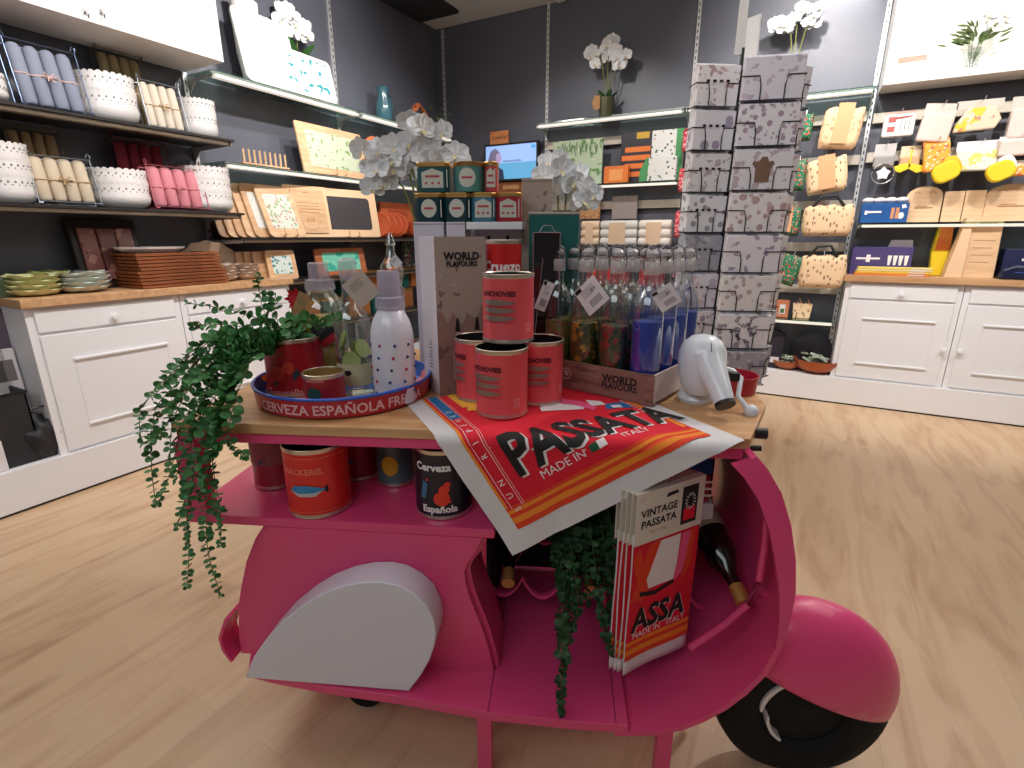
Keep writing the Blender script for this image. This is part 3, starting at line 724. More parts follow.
# ---------------------------------------------------------------- bundle of hanging tea towels with header cards
def hanging_towel(i, front):
    lab = 'frontmost hanging tea towel with a VINTAGE PASSATA card, below the spread towel' if front else ['second hanging tea towel, directly behind the front one', 'third hanging tea towel in the bundle below the table', 'rearmost hanging tea towel of the bundle, furthest left'][i - 1]
    p = Vector((1.023 - .011 * i, -.035 + .004 * i)); ang = R(34 + 1.5 * i)
    zb = .300 + .002 * i; ht = .375; wd = .212
    t = thing('hanging_tea_towel', lab, 'tea towel', W(p.x, p.y, zb), TA + ang, 'tea towels hanging in a bundle')
    wv = lambda a, b: .003 * math.sin(a * 25 + i) * (1 - b / ht) + .002 * math.sin(b * 16 + i * 2)
    def P(a, b, o=0.0): return Vector((a, wv(a, b) - o, b))
    g = G(); nx, nz = 14, 24; gr = [[g.v(P(wd * x / nx, (ht + .02) * z / nz)) for x in range(nx + 1)] for z in range(nz + 1)]
    for z in range(nz):
        for x in range(nx): g.f([gr[z][x], gr[z][x + 1], gr[z + 1][x + 1], gr[z + 1][x]], 0)
    g.done('cloth', mat('white_cotton'), t, smooth=80, solid=.004)
    g = G()
    fl = lambda pts, mi, o: g.flat(pts, lambda a, b: P(a, b, o), mi, .02)
    fl([(0, .04), (wd, .04), (wd, ht), (0, ht)], 0, .003)
    for z0, z1, mi in ((.04, .055, 1), (.055, .07, 2), (.07, .083, 1), (.083, .093, 2)): fl([(0, z0), (wd, z0), (wd, z1), (0, z1)], mi, .0035)
    if front:
        fl([(.03, .235), (.14, .235), (.15, .36), (.06, .36)], 3, .0037)
        fl([(.0, .215), (.03, .215), (.085, .36), (.05, .36)], 1, .0042); fl([(.035, .205), (.06, .225), (.02, .36), (.0, .33)], 1, .0044)
        fl([(.135, .225), (.165, .25), (.185, .36), (.155, .36)], 4, .0042); fl([(.165, .22), (.19, .26), (.198, .36), (.18, .36)], 1, .0042)
        fl([(.03, .222), (.08, .21), (.14, .225), (.14, .236), (.08, .222), (.03, .236)], 5, .0046)
    g.text('ASSA', .092, lambda a, b: P(wd * .49 + a, .118 + b, .0042), 3, .003, .03, sx=.82); g.text('ASSA', .092, lambda a, b: P(wd * .475 + a, .121 + b, .005), 5, .003, .03, sx=.82)
    g.text('MADE IN   ITALY', .023, lambda a, b: P(wd * .5 + a, .098 + b, .0042), 3, 0, .03)
    g.done('print', [mat('towel_red'), mat('towel_orange_red'), mat('towel_orange'), WHITEINK, mat('towel_pink'), BLACKINK], t, smooth=80)
    # header card
    g = G(); g.box(-.003, wd * 1.0, -.008, -.0065, ht - .005, ht + .125); g.box(-.003, wd, .006, .0075, ht - .005, ht + .125); g.box(-.003, wd, -.008, .0075, ht + .125, ht + .127)
    c = g.done('header_card', mat('cream_card', (222, 214, 200), 0.8), t, smooth=0)
    if front:
        g = G(); y = -.0092
        for k, s_ in enumerate(('VINTAGE', 'PASSATA')): g.text(s_, .027, lambda a, b, k=k: (.068 + a, y, ht + .065 - .028 * k + b), 0, .0006)
        g.text('TEA TOWEL', .010, lambda a, b: (.068 + a, y, ht + .018 + b), 3)
        g.poly([(.138, y, ht + .012), (.19, y, ht + .012), (.19, y, ht + .112), (.138, y, ht + .112)], 1)
        g.poly([(.145, y - .001, ht + .022), (.183, y - .001, ht + .022), (.183, y - .001, ht + .055), (.145, y - .001, ht + .055)], 2)
        g.lathe([(.0, 0), (.015, 0)], 16, 4, cap0=False, cap1=False) if 0 else None
        for k in range(14):
            a = 2 * math.pi * k / 14; g.poly([(.164 + .008 * math.cos(a), y - .002, ht + .072 + .012 * math.sin(a)), (.164 + .017 * math.cos(a + .1), y - .002, ht + .072 + .022 * math.sin(a + .1)), (.164 + .017 * math.cos(a + .3), y - .002, ht + .072 + .022 * math.sin(a + .3))], 4)
        g.poly([(.085, y, ht + .10), (.125, y, ht + .104), (.12, y, ht + .112), (.09, y, ht + .11)], 0)
        g.text('N°1', .010, lambda a, b: (.015 + a, y, ht + .108 + b), 3)
        g.done('card_print', [BLACKINK, mat('card_dark', (30, 28, 30), 0.8), mat('towel_red'), mat('faint_pink', (200, 150, 140), 0.8), WHITEINK], c, smooth=0, recalc=False)
    g = G(); g.tube([(.1, 0, ht + .12), (.1, 0, ht + .135), (.1, -.004, ht + .20)], .0015, 5); g.done('hook', STEEL, t)
for i in range(4): hanging_towel(i, i == 0)
# folded red-blue cloth and white carton inside the stand, right of the bundle
q = onv(704, 488, .14)
t = thing('folded_cloth', 'folded blue and red striped cloth tucked under the table at right', 'cloth', W(q.x, .20, .66), TA)
g = G(); w2, hh = .075, .12
for k, (z0, z1) in enumerate(((.08, .145), (0, .08))): g.box(-w2 / 2, w2 / 2, 0, .05, z0, z1 - .002, k)
g.done('cloth_layers', [mat('cloth_blue', (30, 70, 150), 0.85), mat('cloth_red', (170, 50, 70), 0.85)], t, smooth=30, bevel=.01)
g = G(); [g.box(-w2 / 2 - .001, w2 / 2 + .001, -.002, .0, .02 + .02 * k, .026 + .02 * k, 0) for k in range(3)]; g.done('stripes', WHITEINK, t, smooth=0)
t = thing('white_carton', 'white carton under the table at right, below the striped cloth', 'carton', W(q.x, .20, .56), TA)
G().box(-.045, .05, 0, .10, 0, .098).done('carton_body', PAPER, t, smooth=0, bevel=.002); G().box(-.045, .05, -.001, 0, .045, .05).done('tape', KRAFT, t, smooth=0)
t = thing('hanging_ledge', 'dark wooden ledge fixed inside the stand under the striped cloth', 'ledge', W(q.x, .19, .545), TA)
G().box(-.12, .09, 0, .16, 0, .0145).done('ledge_board', WOODD, t, smooth=0); G().box(-.12, .09, .15, .16, .0145, .06).done('ledge_back', WOODD, t, smooth=0)

# ---------------------------------------------------------------- wine bottles lying on the rack, necks towards the viewer
DG = mat('dark_bottle_glass', (8, 16, 10), 0.06, coat=0.6); CORK = mat('gold_foil', (196, 150, 84), 0.4, 0.5)
prof = [(0, 0), (.033, .002), (.037, .012), (.037, .17), (.034, .195), (.024, .215), (.0165, .232), (.014, .25), (.0135, .29)]
def wine(cap, body, label, sc=1.1):
    d = (Vector(cap) - Vector(body)); q = d.to_track_quat('Z', 'Y'); L = .30 * sc
    base = Vector(cap) - d.normalized() * L
    pw = W(base.x, base.y, base.z)
    o = bpy.data.objects.new('wine_bottle', None); C.objects.link(o); o.location = pw
    o.rotation_mode = 'QUATERNION'; o.rotation_quaternion = Matrix.Rotation(TA, 4, 'Z').to_quaternion() @ q
    o.scale = (sc, sc, sc); tag(o, label, 'bottle', 'wine bottles on the rack')
    G().lathe(prof, 32).done('bottle_glass', DG, o); G().lathe([(.0150, .262), (.0150, .292), (.0162, .292), (.0162, .302), (0, .302)], 24).done('foil_cap', CORK, o)
    G().lathe([(.0376, .05), (.0376, .13)], 32, cap0=False, cap1=False).done('bottle_label', mat('wine_label', (150, 136, 120), 0.7), o)
c1 = onv(508, 583, .10); wine((c1.x, .10, c1.z), (c1.x - .01, .36, c1.z + .06), 'dark wine bottle under the table at left, gold cap just below the towel corner')
c2 = onv(744, 603, .02); cb = onv(716, 545, .17); wine((c2.x, .02, c2.z), (cb.x, .17, cb.z), 'dark wine bottle pointing down beside the hanging towels, gold cap at lower right', 1.2)
c3 = onv(590, 583, .16); wine((c3.x, .13, c3.z), (c3.x, .38, c3.z + .03), 'dark wine bottle hidden behind the plant trailing under the table')

# ================================================================ goods on the display table
def can(name, label, loc, rz, r, h, col, group=None, inner=(30, 26, 28), cat='tin can', mt=None):
    t = thing(name, label, cat, loc, rz, group)
    M = mt or mat('can_%d_%d_%d' % col, col, 0.38, 0.15, coat=0.2)
    G().lathe([(r - .003, .004), (r - .003, 0), (r, .002), (r, .008), (r - .0012, .011), (r - .0012, h - .011), (r, h - .008), (r, h - .001), (r - .0015, h), (r - .003, h - .002), (r - .003, .006), (0, .006)], 48,
              mis=[1, 1, 1, 1, 0, 1, 1, 1, 1, 2, 2], cap0=True, cap1=False).done('can_body', [M, mat('tin_rim', (215, 205, 190), 0.3, 0.9), mat('can_in_%d' % inner[0], inner, 0.5, 0.3)], t, smooth=30)
    return t


def on_can(r, a0, x, z, off=.0006):
    a = a0 + x / r - math.pi / 2; return Vector(((r + off) * math.cos(a), (r + off) * math.sin(a), z))


CAN = (232, 88, 94)
def anchovy(label, loc, rz):
    r, h = .0660, .170
    t = can('anchovy_can', label, loc, rz, r, h, CAN, 'salmon red anchovy cans')
    g = G(); f_ = lambda z0: (lambda a, b: on_can(r, 0, a, z0 + b))
    g.text('ANCHOVIES', .0165, f_(.118), 0, .0008, .006)
    sil = 1
    for k, z in enumerate((.100, .081, .062)):
        pts = [(-.047, z + .004), (-.03, z + .009), (.0, z + .009), (.03, z + .007), (.047, z + .003), (.03, z - .002), (0, z - .005), (-.03, z - .004)]
        g.flat(pts, lambda a, b: on_can(r, 0, a, b, .0008), 1, .008)
        g.flat([(-.045, z - .008), (.045, z - .008), (.045, z - .0065), (-.045, z - .0065)], lambda a, b: on_can(r, 0, a, b), 2, .008)
    for k in range(4): g.flat([(.075, .03 + .006 * k), (.095, .03 + .006 * k), (.095, .032 + .006 * k), (.075, .032 + .006 * k)], lambda a, b: on_can(r, 0, a, b), 3, .008)
    g.done('printed_label', [mat('label_maroon', (90, 20, 35), 0.6), mat('silver_print', (170, 150, 140), 0.35, 0.7), mat('label_red', (200, 50, 60), 0.5), mat('pale_pink_ink', (240, 170, 165), 0.6)], t, smooth=40)


anchovy('salmon anchovies can standing foremost on the red towel', W(.703, .142, ZT + .004), TA + R(-34))
anchovy('salmon anchovies can at the left of the stack, lettering turned away', W(.628, .262, ZT + .004), TA + R(-62))
anchovy('salmon anchovies can at the right of the stack, next to the bottle crate', W(.790, .250, ZT + .004), TA + R(-8))
anchovy('salmon anchovies can balanced on top of the other three', W(.712, .215, ZT + .004 + .1705), TA + R(-18))

# red serving tray
trc = (.240, .272); TR = .238
t = thing('serving_tray', 'round red serving tray with blue rim lettered CERVEZA ESPAÑOLA FRESCA', 'tray', W(trc[0], trc[1], ZT + .001), TA)
TRAYR = mat('tray_red', (186, 34, 52), 0.4, 0.1, coat=0.3); BLUE = mat('tray_blue', (30, 84, 190), 0.4, coat=0.3)
G().lathe([(0, 0), (TR - .012, 0), (TR - .004, .006), (TR, .052), (TR - .003, .052), (TR - .008, .01), (TR - .016, .005), (0, .005)], 72, mis=[0, 0, 0, 1, 2, 2, 2], cap0=False).done('tray_body', [TRAYR, BLUE, spots('tray_floor', (60, 110, 190), (230, 130, 130), (240, 200, 90), 9, .42, .5)], t, smooth=30)
g = G().tube([(TR * math.cos(a) * .998, TR * math.sin(a) * .998, .0525) for a in [2 * math.pi * k / 72 for k in range(72)]], .0042, 8, closed=True); g.done('blue_rim', BLUE, t)
def ontray(a0):
    def fn(x, y):
        zz = .013 + y; rr = TR - .004 + .004 * (zz - .006) / .046 + .0008; a = a0 + x / TR - math.pi / 2; return Vector((rr * math.cos(a), rr * math.sin(a), zz))
    return fn
g = G(); g.text('CERVEZA ESPAÑOLA FRESCA', .036, ontray(R(21)), 0, .0007, .008); g.text('CERVEZA ESPAÑOLA FRESCA', .033, ontray(R(-120)), 0, .0007, .008)
g.done('lettering', mat('tray_letter', (232, 190, 195), 0.5), t, smooth=0)

ZI = ZT + .006
# plant pot can
u0, w0, h0 = TV_(263, 318, 337, .24, ZI); PCAN = (u0, .27)
t = can('plant_pot_can', 'red can printed with poppies holding the trailing eucalyptus, on the tray', W(u0, .27, ZI), TA, w0 / 2, h0, (188, 30, 44)); r = w0 / 2
g = G()
for x, z, s_ in ((-.01, h0 * .42, .022), (.02, h0 * .52, .018), (-.035, h0 * .35, .018)):
    g.flat([(x + s_ * math.cos(k * .63) * (1 if k % 2 else .8), z + s_ * math.sin(k * .63)) for k in range(10)], lambda a, b: on_can(r, 0, a, b, .0008), 0, .01)
g.flat([(-.03, h0 * .2), (-.02, h0 * .2), (.0, h0 * .38), (-.01, h0 * .4)], lambda a, b: on_can(r, 0, a, b, .0007), 1, .01); g.flat([(.03, h0 * .3), (.05, h0 * .4), (.045, h0 * .5), (.03, h0 * .42)], lambda a, b: on_can(r, 0, a, b, .0007), 1, .01)
g.text('PASTA', .024, lambda a, b: on_can(r, -.5, a, h0 * .72 + b), 2, .0005, .008); g.text('Tomatella', .026, lambda a, b: on_can(r, 0, a, h0 * .04 + b), 2, .0005, .008)
g.done('printed_label', [mat('poppy', (225, 70, 50), 0.6), mat('leaf_print', (30, 70, 70), 0.6), mat('pale_pink_ink')], t, smooth=0)
G().lathe([(0, h0 - .025), (r - .004, h0 - .025)], 32, cap0=False, cap1=False).done('soil', mat('soil', (50, 36, 26), 0.95, bump=0.8), t)
# small red can
u0, w0, h0 = TV_(303, 342, 371, .10, ZI)
t = can('small_open_can', 'small open red can at the front of the tray with gold inside', W(u0, .115, ZI), TA, w0 / 2, h0 - .004, (170, 30, 40), inner=(170, 140, 80)); r = w0 / 2
g = G(); g.flat([(.02 * math.cos(k * .6) - .005, h0 * .5 + .018 * math.sin(k * .6)) for k in range(10)], lambda a, b: on_can(r, 0, a, b, .0008), 0, .01); g.text('SARDINAS', .010, lambda a, b: on_can(r, 0, a, h0 * .8 + b), 1, 0, .01)
g.done('printed_label', [mat('leaf_print'), mat('pale_pink_ink')], t, smooth=0)


FLASK = [(0, 0), (.94, .003), (1, .015), (1, .60), (.97, .65), (.84, .71), (.62, .755), (.46, .79), (.40, .82), (.38, .97), (.43, .975), (.43, 1.0)]
def flask(name, label, loc, rz, r, h, content=None, level=.5, group=None, extra=None):
    t = thing(name, label, 'bottle', loc, rz, group)
    G().lathe([(a * r, b * h if b > .02 else b) for a, b in FLASK], 28, cap1=False).done('bottle_glass', GLASS, t, smooth=50)
    if content:
        G().lathe([(0, .004), (r * .93, .006), (r * .93, h * level), (0, h * level)], 24).done('contents', content, t, smooth=40)
    return t


def tag_on(parent, p, size, rz, ry, col=None, kind=0):
    """a swing tag hanging by one corner"""
    g = G().at(p, rz=rz, ry=ry); s_ = size
    g.box(-s_[0] / 2, s_[0] / 2, -.0006, .0006, -s_[1], 0)
    o = g.done('swing_tag', col or PAPER, parent, smooth=0)
    g = G().at(p, rz=rz, ry=ry); y = -.0012
    if kind == 1:
        g.box(-s_[0] * .48, -s_[0] * .2, y, -.0006, -s_[1] * .16, -s_[1] * .02, 0)
        for k in range(7): g.box(-s_[0] * .2 + k * s_[0] * .08, -s_[0] * .2 + (k + .5) * s_[0] * .08, y, -.0006, -s_[1] * .85, -s_[1] * .6, 1)
        g.text('K9', s_[0] * .2, lambda a, b: (s_[0] * .2 + a, y, -s_[1] * .42 + b), 0)
    for k in range(4): g.box(-s_[0] * .3, s_[0] * (.3 - .1 * (k % 2)), y, -.0006, -s_[1] * (.2 + .08 * k), -s_[1] * (.19 + .08 * k) + .0004, 1)
    g.done('tag_print', [BLACKINK, GREYINK], o, smooth=0)
    return o


# clear capped decanter with oil
u0, w0, h0 = TV_(303, 345, 292, .33, ZI)
r = w0 / 2; hb = h0
t = thing('decanter_bottle', 'stout glass bottle with clear cap and yellow oil at the back of the tray', 'bottle', W(u0, .34, ZI), TA)
G().lathe([(0, 0), (r, .004), (r, hb * .78), (r * .9, hb * .9), (r * .55, hb), (r * .5, hb * 1.02)], 28, cap1=False).done('bottle_glass', GLASS, t)
G().lathe([(0, .005), (r * .93, .007), (r * .93, hb * .74), (0, hb * .74)], 24).done('contents', frost('oil_yellow', (186, 160, 66), .75, .2), t)
zc = hb * 1.02; hc = .072
G().lathe([(r * .5, zc - .005), (r * .66, zc + .002), (r * .62, zc + .028), (r * .44, zc + .032), (r * .44, zc + hc), (r * .38, zc + hc + .004), (0, zc + hc + .004)], 28).done('clear_cap', frost('cap_clear', (205, 196, 206), .42, .1), t)
tag_on(t, (-.012, -r - .004, hb * 1.0), (.035, .07), 0, R(28), KRAFT)
t2 = tag_on(t, (.012, -r - .005, hb * .72), (.055, .07), R(5), R(-35), mat('black_card', (26, 24, 28), 0.6)); g = G().at((.012, -r - .0065, hb * .72), ry=R(-35)); g.box(-.0275, .0275, -.001, .0, -.07, -.05); g.done('tag_stripe', mat('tray_red'), t2, smooth=0)
# tall square bottle with lime slices and large tag
u0, w0, h0 = TV_(333, 368, 250, .24, ZI); r = w0 / 2
t = flask('lime_bottle', 'tall clear bottle with lime slices and a large beige square tag, on the tray', W(u0, .25, ZI), TA, r, h0 * .82, None)
g = G()
for a, z in ((0, .10), (1.2, .13), (2.3, .08), (-1, .155), (3, .12)):
    g.at((r * .5 * math.cos(a - 1.5), r * .5 * math.sin(a - 1.5), z), rx=R(70), rz=a); g.lathe([(0, 0), (.026, 0), (.026, .006), (0, .006)], 20, mis=[0, 1, 0])
g.done('lime_slices', [mat('lime_flesh', (196, 214, 120), 0.5), mat('lime_rind', (110, 150, 50), 0.5)], t)
G().lathe([(r * 1.005, .035), (r * 1.005, .095)], 28, cap0=False, cap1=False).done('bottle_label', mat('cream_label', (206, 200, 160), 0.7), t)
g = G(); g.flat([(.011 * math.cos(k) - .002, .072 + .008 * math.sin(k)) for k in (0, 1, 2, 3, 4, 5)], lambda a, b: on_can(r, 0, a, b, .0012), 0, .01); g.done('label_print', BLACKINK, t, smooth=0)
G().lathe([(r * .3, h0 * .8), (r * .46, h0 * .83), (r * .48, h0 * .93), (r * .3, h0 * .95), (0, h0 * .95)], 24).done('glass_stopper', frost('cap_clear'), t)
tag_on(t, (.030, -r - .003, h0 * .83), (.068, .074), R(4), R(-38), mat('beige_card', (196, 180, 168), 0.8))
# white dotted bottle
u0, w0, h0 = TV_(374, 415, 270, .22, ZI); r = w0 / 2; hb = h0 * .74
t = thing('dotted_bottle', 'opaque white bottle with coloured dots and clear cap at the right of the tray', 'bottle', W(u0, .20, ZI), TA)
G().lathe([(0, 0), (r * .95, .002), (r, .012), (r, hb * .68), (r * .96, hb * .76), (r * .84, hb * .86), (r * .62, hb * .95), (r * .42, hb), (0, hb)], 32).done('bottle_body', mat('milk_white', (226, 226, 238), 0.25, coat=0.5), t)
dots = [mat('dot_red', (170, 30, 60), 0.4), mat('dot_blue', (30, 40, 110), 0.4), mat('dot_teal', (30, 80, 130), 0.4)]; g = G()
for j in range(5):
    for i in range(9):
        a = R(-90 + 40 * i + 6 * j); z = hb * (.13 + .125 * j); c = Vector(((r + .0002) * math.cos(a), (r + .0002) * math.sin(a), z))
        g.ball(c, .0042, (i + j) % 3, 8, 6)
g.done('dots', dots, t)
G().lathe([(r * .4, hb - .002), (r * .66, hb - .004), (r * .64, hb + .022), (r * .52, hb + .026), (r * .50, h0 - .004), (r * .46, h0), (0, h0)], 28).done('clear_cap', frost('cap_mauve', (190, 180, 200), .62, .1), t)
G().lathe([(0, hb), (r * .32, hb), (r * .32, h0 * .93), (r * .2, h0 * .97), (0, h0 * .97)], 20).done('sprayer', frost('cap_inner', (170, 160, 180), .7, .3), t)
# small cruet bottle seen between
u0, w0, h0 = TV_(366, 388, 232, .40, ZT); r = w0 / 2
t = thing('cruet_bottle', 'small round glass cruet with tall stopper behind the dotted bottle', 'bottle', W(u0, .56, ZT + .0), TA)
b0 = h0 * .60
G().lathe([(0, 0), (.036, .002), (.036, b0), (.038, b0 + .004), (0, b0 + .004)], 20).done('glass_stand', frost('cap_clear'), t)
G().lathe([(0, b0 + .004), (r * .8, b0 + .006), (r * 1.15, h0 * .70), (r * 1.05, h0 * .77), (r * .45, h0 * .84), (r * .36, h0 * .91), (r * .5, h0 * .92), (r * .36, h0 * .95), (r * .15, h0), (0, h0)], 24).done('bottle_glass', glass('clear_glass'), t)
G().ball((0, 0, h0 * .70), (r * .9, r * .9, h0 * .035)).done('herbs', spots('herb_mix', (120, 130, 60), (200, 190, 110), None, 90, .3), t)
tag_on(t, (.015, -r - .004, h0 * .83), (.030, .034), 0, R(-40))

# tall WORLD FLAVOURS box
CARDW = mat('box_card_white', (214, 206, 216), 0.6); STONE = spots('box_stone_print', (168, 152, 140), (120, 104, 92), (190, 178, 168), 26, .36, .7, 'NOISE'); SEPIA = spots('box_sepia_print', (150, 118, 108), (120, 90, 84), (176, 140, 128), 12, .42, .7, 'NOISE')
def flavour_box(label, loc, rz, wd, dp, h, big=True):
    t = thing('gift_box', label, 'box', loc, rz, 'WORLD FLAVOURS gift boxes')
    G().box(0, wd, 0, dp, 0, h).done('carton', CARDW, t, smooth=0, bevel=.0015)
    g = G(); y = -.0008
    zs = h * .56; n = 10
    g.poly([(0, y, 0), (wd, y, 0), (wd, y, h), (0, y, h)], 0)
    g.poly([(0, y - .0006, 0), (wd, y - .0006, 0), (wd, y - .0006, zs)] + [(wd * (1 - k / n), y - .0006, zs + .02 * math.sin(k * 2.1) - .03 * math.sin(math.pi * k / n)) for k in range(1, n)] + [(0, y - .0006, zs)], 1)
    for k, s_ in enumerate(('WORLD', 'FLAVOURS')): g.text(s_, (.0245, .0165)[k] * wd / .13, lambda a, b, k=k: (wd * .52 + a, y - .0012, h * .862 - .017 * k + b), 2, (.0012, .0008)[k])
    # printed oil bottles
    for bx in (.40, .80):
        cx = wd * bx; zb = h * (.1 if big else .05); bw = wd * .10; bh = h * .40
        g.poly([(cx - bw, y - .0014, zb), (cx + bw, y - .0014, zb), (cx + bw, y - .0014, zb + bh * .45), (cx + bw * .3, y - .0014, zb + bh * .6), (cx + bw * .3, y - .0014, zb + bh * .8), (cx - bw * .3, y - .0014, zb + bh * .8), (cx - bw * .3, y - .0014, zb + bh * .6), (cx - bw, y - .0014, zb + bh * .45)], 3)
        g.poly([(cx - bw * .8, y - .002, zb + bh * .03), (cx + bw * .8, y - .002, zb + bh * .03), (cx + bw * .8, y - .002, zb + bh * .3), (cx - bw * .8, y - .002, zb + bh * .3)], 4)
        g.poly([(cx - bw * .5, y - .002, zb + bh * .78), (cx + bw * .5, y - .002, zb + bh * .78), (cx + bw * .2, y - .002, zb + bh), (cx - bw * .2, y - .002, zb + bh)], 2)
    g.done('front_print', [STONE, SEPIA, BLACKINK, mat('print_bottle', (196, 176, 160), 0.6), mat('print_oil', (96, 78, 40), 0.6)], t, smooth=0, recalc=False)
    g = G()
    for k in range(9): g.box(-.0006, 0, dp * .38, dp * (.62 - .05 * (k % 3)), h * (.16 + .022 * k), h * (.167 + .022 * k))
    g.done('side_print', GREYINK, t, smooth=0)
    return t


cr = onz(440, 396, ZT)
flavour_box('tall WORLD FLAVOURS gift box standing behind the anchovy cans', W(cr.x, cr.y, ZT + .001), TA + R(33), .146, .128, .430)

# crate of bottles
p_near = onz(652, 407, ZT + .004); p_left = onz(532, 381, ZT + .004)
ang = math.atan2((p_near - p_left).y, (p_near - p_left).x); Lw = (p_near - p_left).xy.length; Dp = .35; hh = .082
crate_rot = TA + ang; CW_ = W(p_left.x, p_left.y, ZT + .006)
t = thing('bottle_crate', 'brown cardboard WORLD FLAVOURS crate holding the swing-top bottles', 'crate', CW_, crate_rot)
BRN = spots('crate_wood_print', (146, 104, 92), (120, 84, 72), (160, 120, 104), 10, .45, .75, 'NOISE', (1, 1, 5))
G().box(0, Lw, 0, Dp, 0, .006).done('base', BRN, t, smooth=0)
G().box(0, Lw, 0, .005, .006, hh).done('front_panel', BRN, t, smooth=0); G().box(0, Lw, Dp - .005, Dp, .006, hh).done('back_panel', BRN, t, smooth=0)
CRW = mat('crate_inner_card', (206, 188, 182), 0.8)
G().box(0, .005, .005, Dp - .005, .006, hh).done('side_panel', CRW, t, smooth=0); G().box(Lw - .005, Lw, .005, Dp - .005, .006, hh).done('side_panel', CRW, t, smooth=0)
g = G(); [g.text(s_, (.028, .022)[k], lambda a, b, k=k: (Lw * .75 + a, -.0008, .044 - .018 * k + b), 0, (.0010, .0006)[k]) for k, s_ in enumerate(('WORLD', 'FLAVOURS'))]
g.done('lettering', BLACKINK, t, smooth=0)
g = G(); c = (.125, .044)
g.prism([(c[0] + .017 * math.cos(a), c[1] + .017 * math.sin(a)) for a in [k * .3927 for k in range(16)]], -.0010, -.0004, 'y'); g.prism([(c[0] + .014 * math.cos(a), c[1] + .014 * math.sin(a)) for a in [k * .3927 for k in range(16)]], -.0014, -.0008, 'y', 1)
g.prism([(c[0] - .009, c[1] + .008), (c[0] + .002, c[1] + .010), (c[0] + .009, c[1] + .002), (c[0] + .003, c[1] - .010), (c[0] - .003, c[1] - .002)], -.0018, -.0012, 'y'); g.done('globe_mark', [mat('mark_white', (206, 190, 186), 0.7), BRN], t, smooth=0)
LIQB = frost('blue_liquid', (40, 70, 190), 1.0, .15); LIQY = spots('lemon_herb_mix', (92, 92, 44), (214, 150, 40), (50, 70, 36), 34, .42, .5); LIQG = spots('lime_pink_mix', (150, 140, 80), (120, 140, 60), (180, 90, 80), 30, .42, .5); LIQR = spots('pepper_mix', (70, 84, 46), (160, 50, 40), (40, 60, 34), 36, .42, .5)
nb = 0; cols = 4; rows = 4; br = min(Lw, Dp) / 8 - .0035
BRB = min((Lw - .02) / 8, (Dp - .02) / 8) - .0006 
for j in range(4):
    for i in range(cols):
        x = .012 + BRB + i * (Lw - .024 - 2 * BRB) / (cols - 1); y = .010 + BRB + j * (Dp - .02 - 2 * BRB) / 3
        liq = LIQB if i == 3 or (i == 2 and j > 1) else (LIQG if i == 0 else (LIQY if i == 1 else LIQR))
        nm = 'blue liquid' if liq is LIQB else ('lime pieces' if liq is LIQG else ('lemon pieces' if liq is LIQY else 'red pepper'))
        row = ['front row', 'second row', 'third row', 'back row'][j]
        col = ['at the left edge', 'second from left', 'third from left', 'at the right edge'][i]
        q = CW_ + Vector((x * math.cos(crate_rot) - y * math.sin(crate_rot), x * math.sin(crate_rot) + y * math.cos(crate_rot), .0065))
        hB = .368
        f_ = flask('swing_top_bottle', 'swing-top bottle, %s, in the crate: %s, %s' % (nm, row, col), q, crate_rot + .3 * i, BRB, hB, liq, .56 if liq is LIQB else .50, 'swing-top bottles in the cardboard crate')
        G().lathe([(BRB * .47, hB * .88), (BRB * .50, hB * .885), (BRB * .50, hB * .965), (BRB * .47, hB * .97)], 20, cap0=False, cap1=False).done('neck_collar', frost('neck_frost', (214, 206, 206), .5, .3), f_)
        G().lathe([(0, hB + .001), (BRB * .36, hB + .001), (BRB * .40, hB + .010), (BRB * .2, hB + .018), (0, hB + .018)], 16).done('stopper', frost('stopper_clear', (200, 196, 200), .6, .2), f_)
        wr = BRB * .46
        G().tube([(wr, 0, hB * .90), (wr * 1.25, 0, hB * .96), (wr * 1.0, 0, hB + .018), (0, 0, hB + .030), (-wr * 1.0, 0, hB + .018), (-wr * 1.25, 0, hB * .96), (-wr, 0, hB * .90)], .0020, 5).done('swing_wire', STEEL, f_)
        if (i, j) in ((1, 0), (3, 0), (0, 0)):
            sz = {(1, 0): (.078, .080), (3, 0): (.055, .055), (0, 0): (.035, .085)}[(i, j)]
            tag_on(f_, (.004, -BRB - .006, hB * .80), sz, -.3 * i + R({1: 0, 3: 20, 0: 60}[i]), R({1: -42, 3: -35, 0: 22}[i]), None, 1)
# teal lid tray right behind
q = onz(742, 397, ZT + .001)
t = thing('small_round_tray', 'small round red tin tray at the right end of the table behind the headset', 'tray', W(1.345, .40, ZT + .001), TA); r = .070
G().lathe([(0, 0), (r * .93, 0), (r, .05), (r - .003, .05), (r * .9, .004), (0, .004)], 40, mis=[0, 0, 0, 0, 1], cap0=False).done('tray_body', [mat('tray_crimson', (180, 24, 50), 0.4, coat=0.3), spots('tray_print', (120, 130, 170), (200, 205, 220), None, 30, .4)], t)
g = G(); g.text('CERVEZA DE ARTE', .016, lambda x, y: Vector(((r * .955) * math.cos(1.5 - x / r), (r * .955) * math.sin(1.5 - x / r), .026 + y)), 0, 0, .006); g.done('lettering', WHITEINK, t, smooth=0)

# ---------------------------------------------------------------- boxes, tins at the back of the table
def carton(label, u, v, wd, dp, z, h, rot=0, m=None, name='white_carton', part='carton_body', cat='box', flaps=True):
    t = thing(name, label, cat, W(u, v, z), TA + rot)
    G().box(-wd / 2, wd / 2, 0, dp, 0, h).done(part, m or CARDW, t, smooth=0, bevel=.002)
    if flaps: G().box(-wd / 2, wd / 2, -.0006, 0, h * .985, h * .99).done('lid_seam', GREYINK, t, smooth=0)
    return t


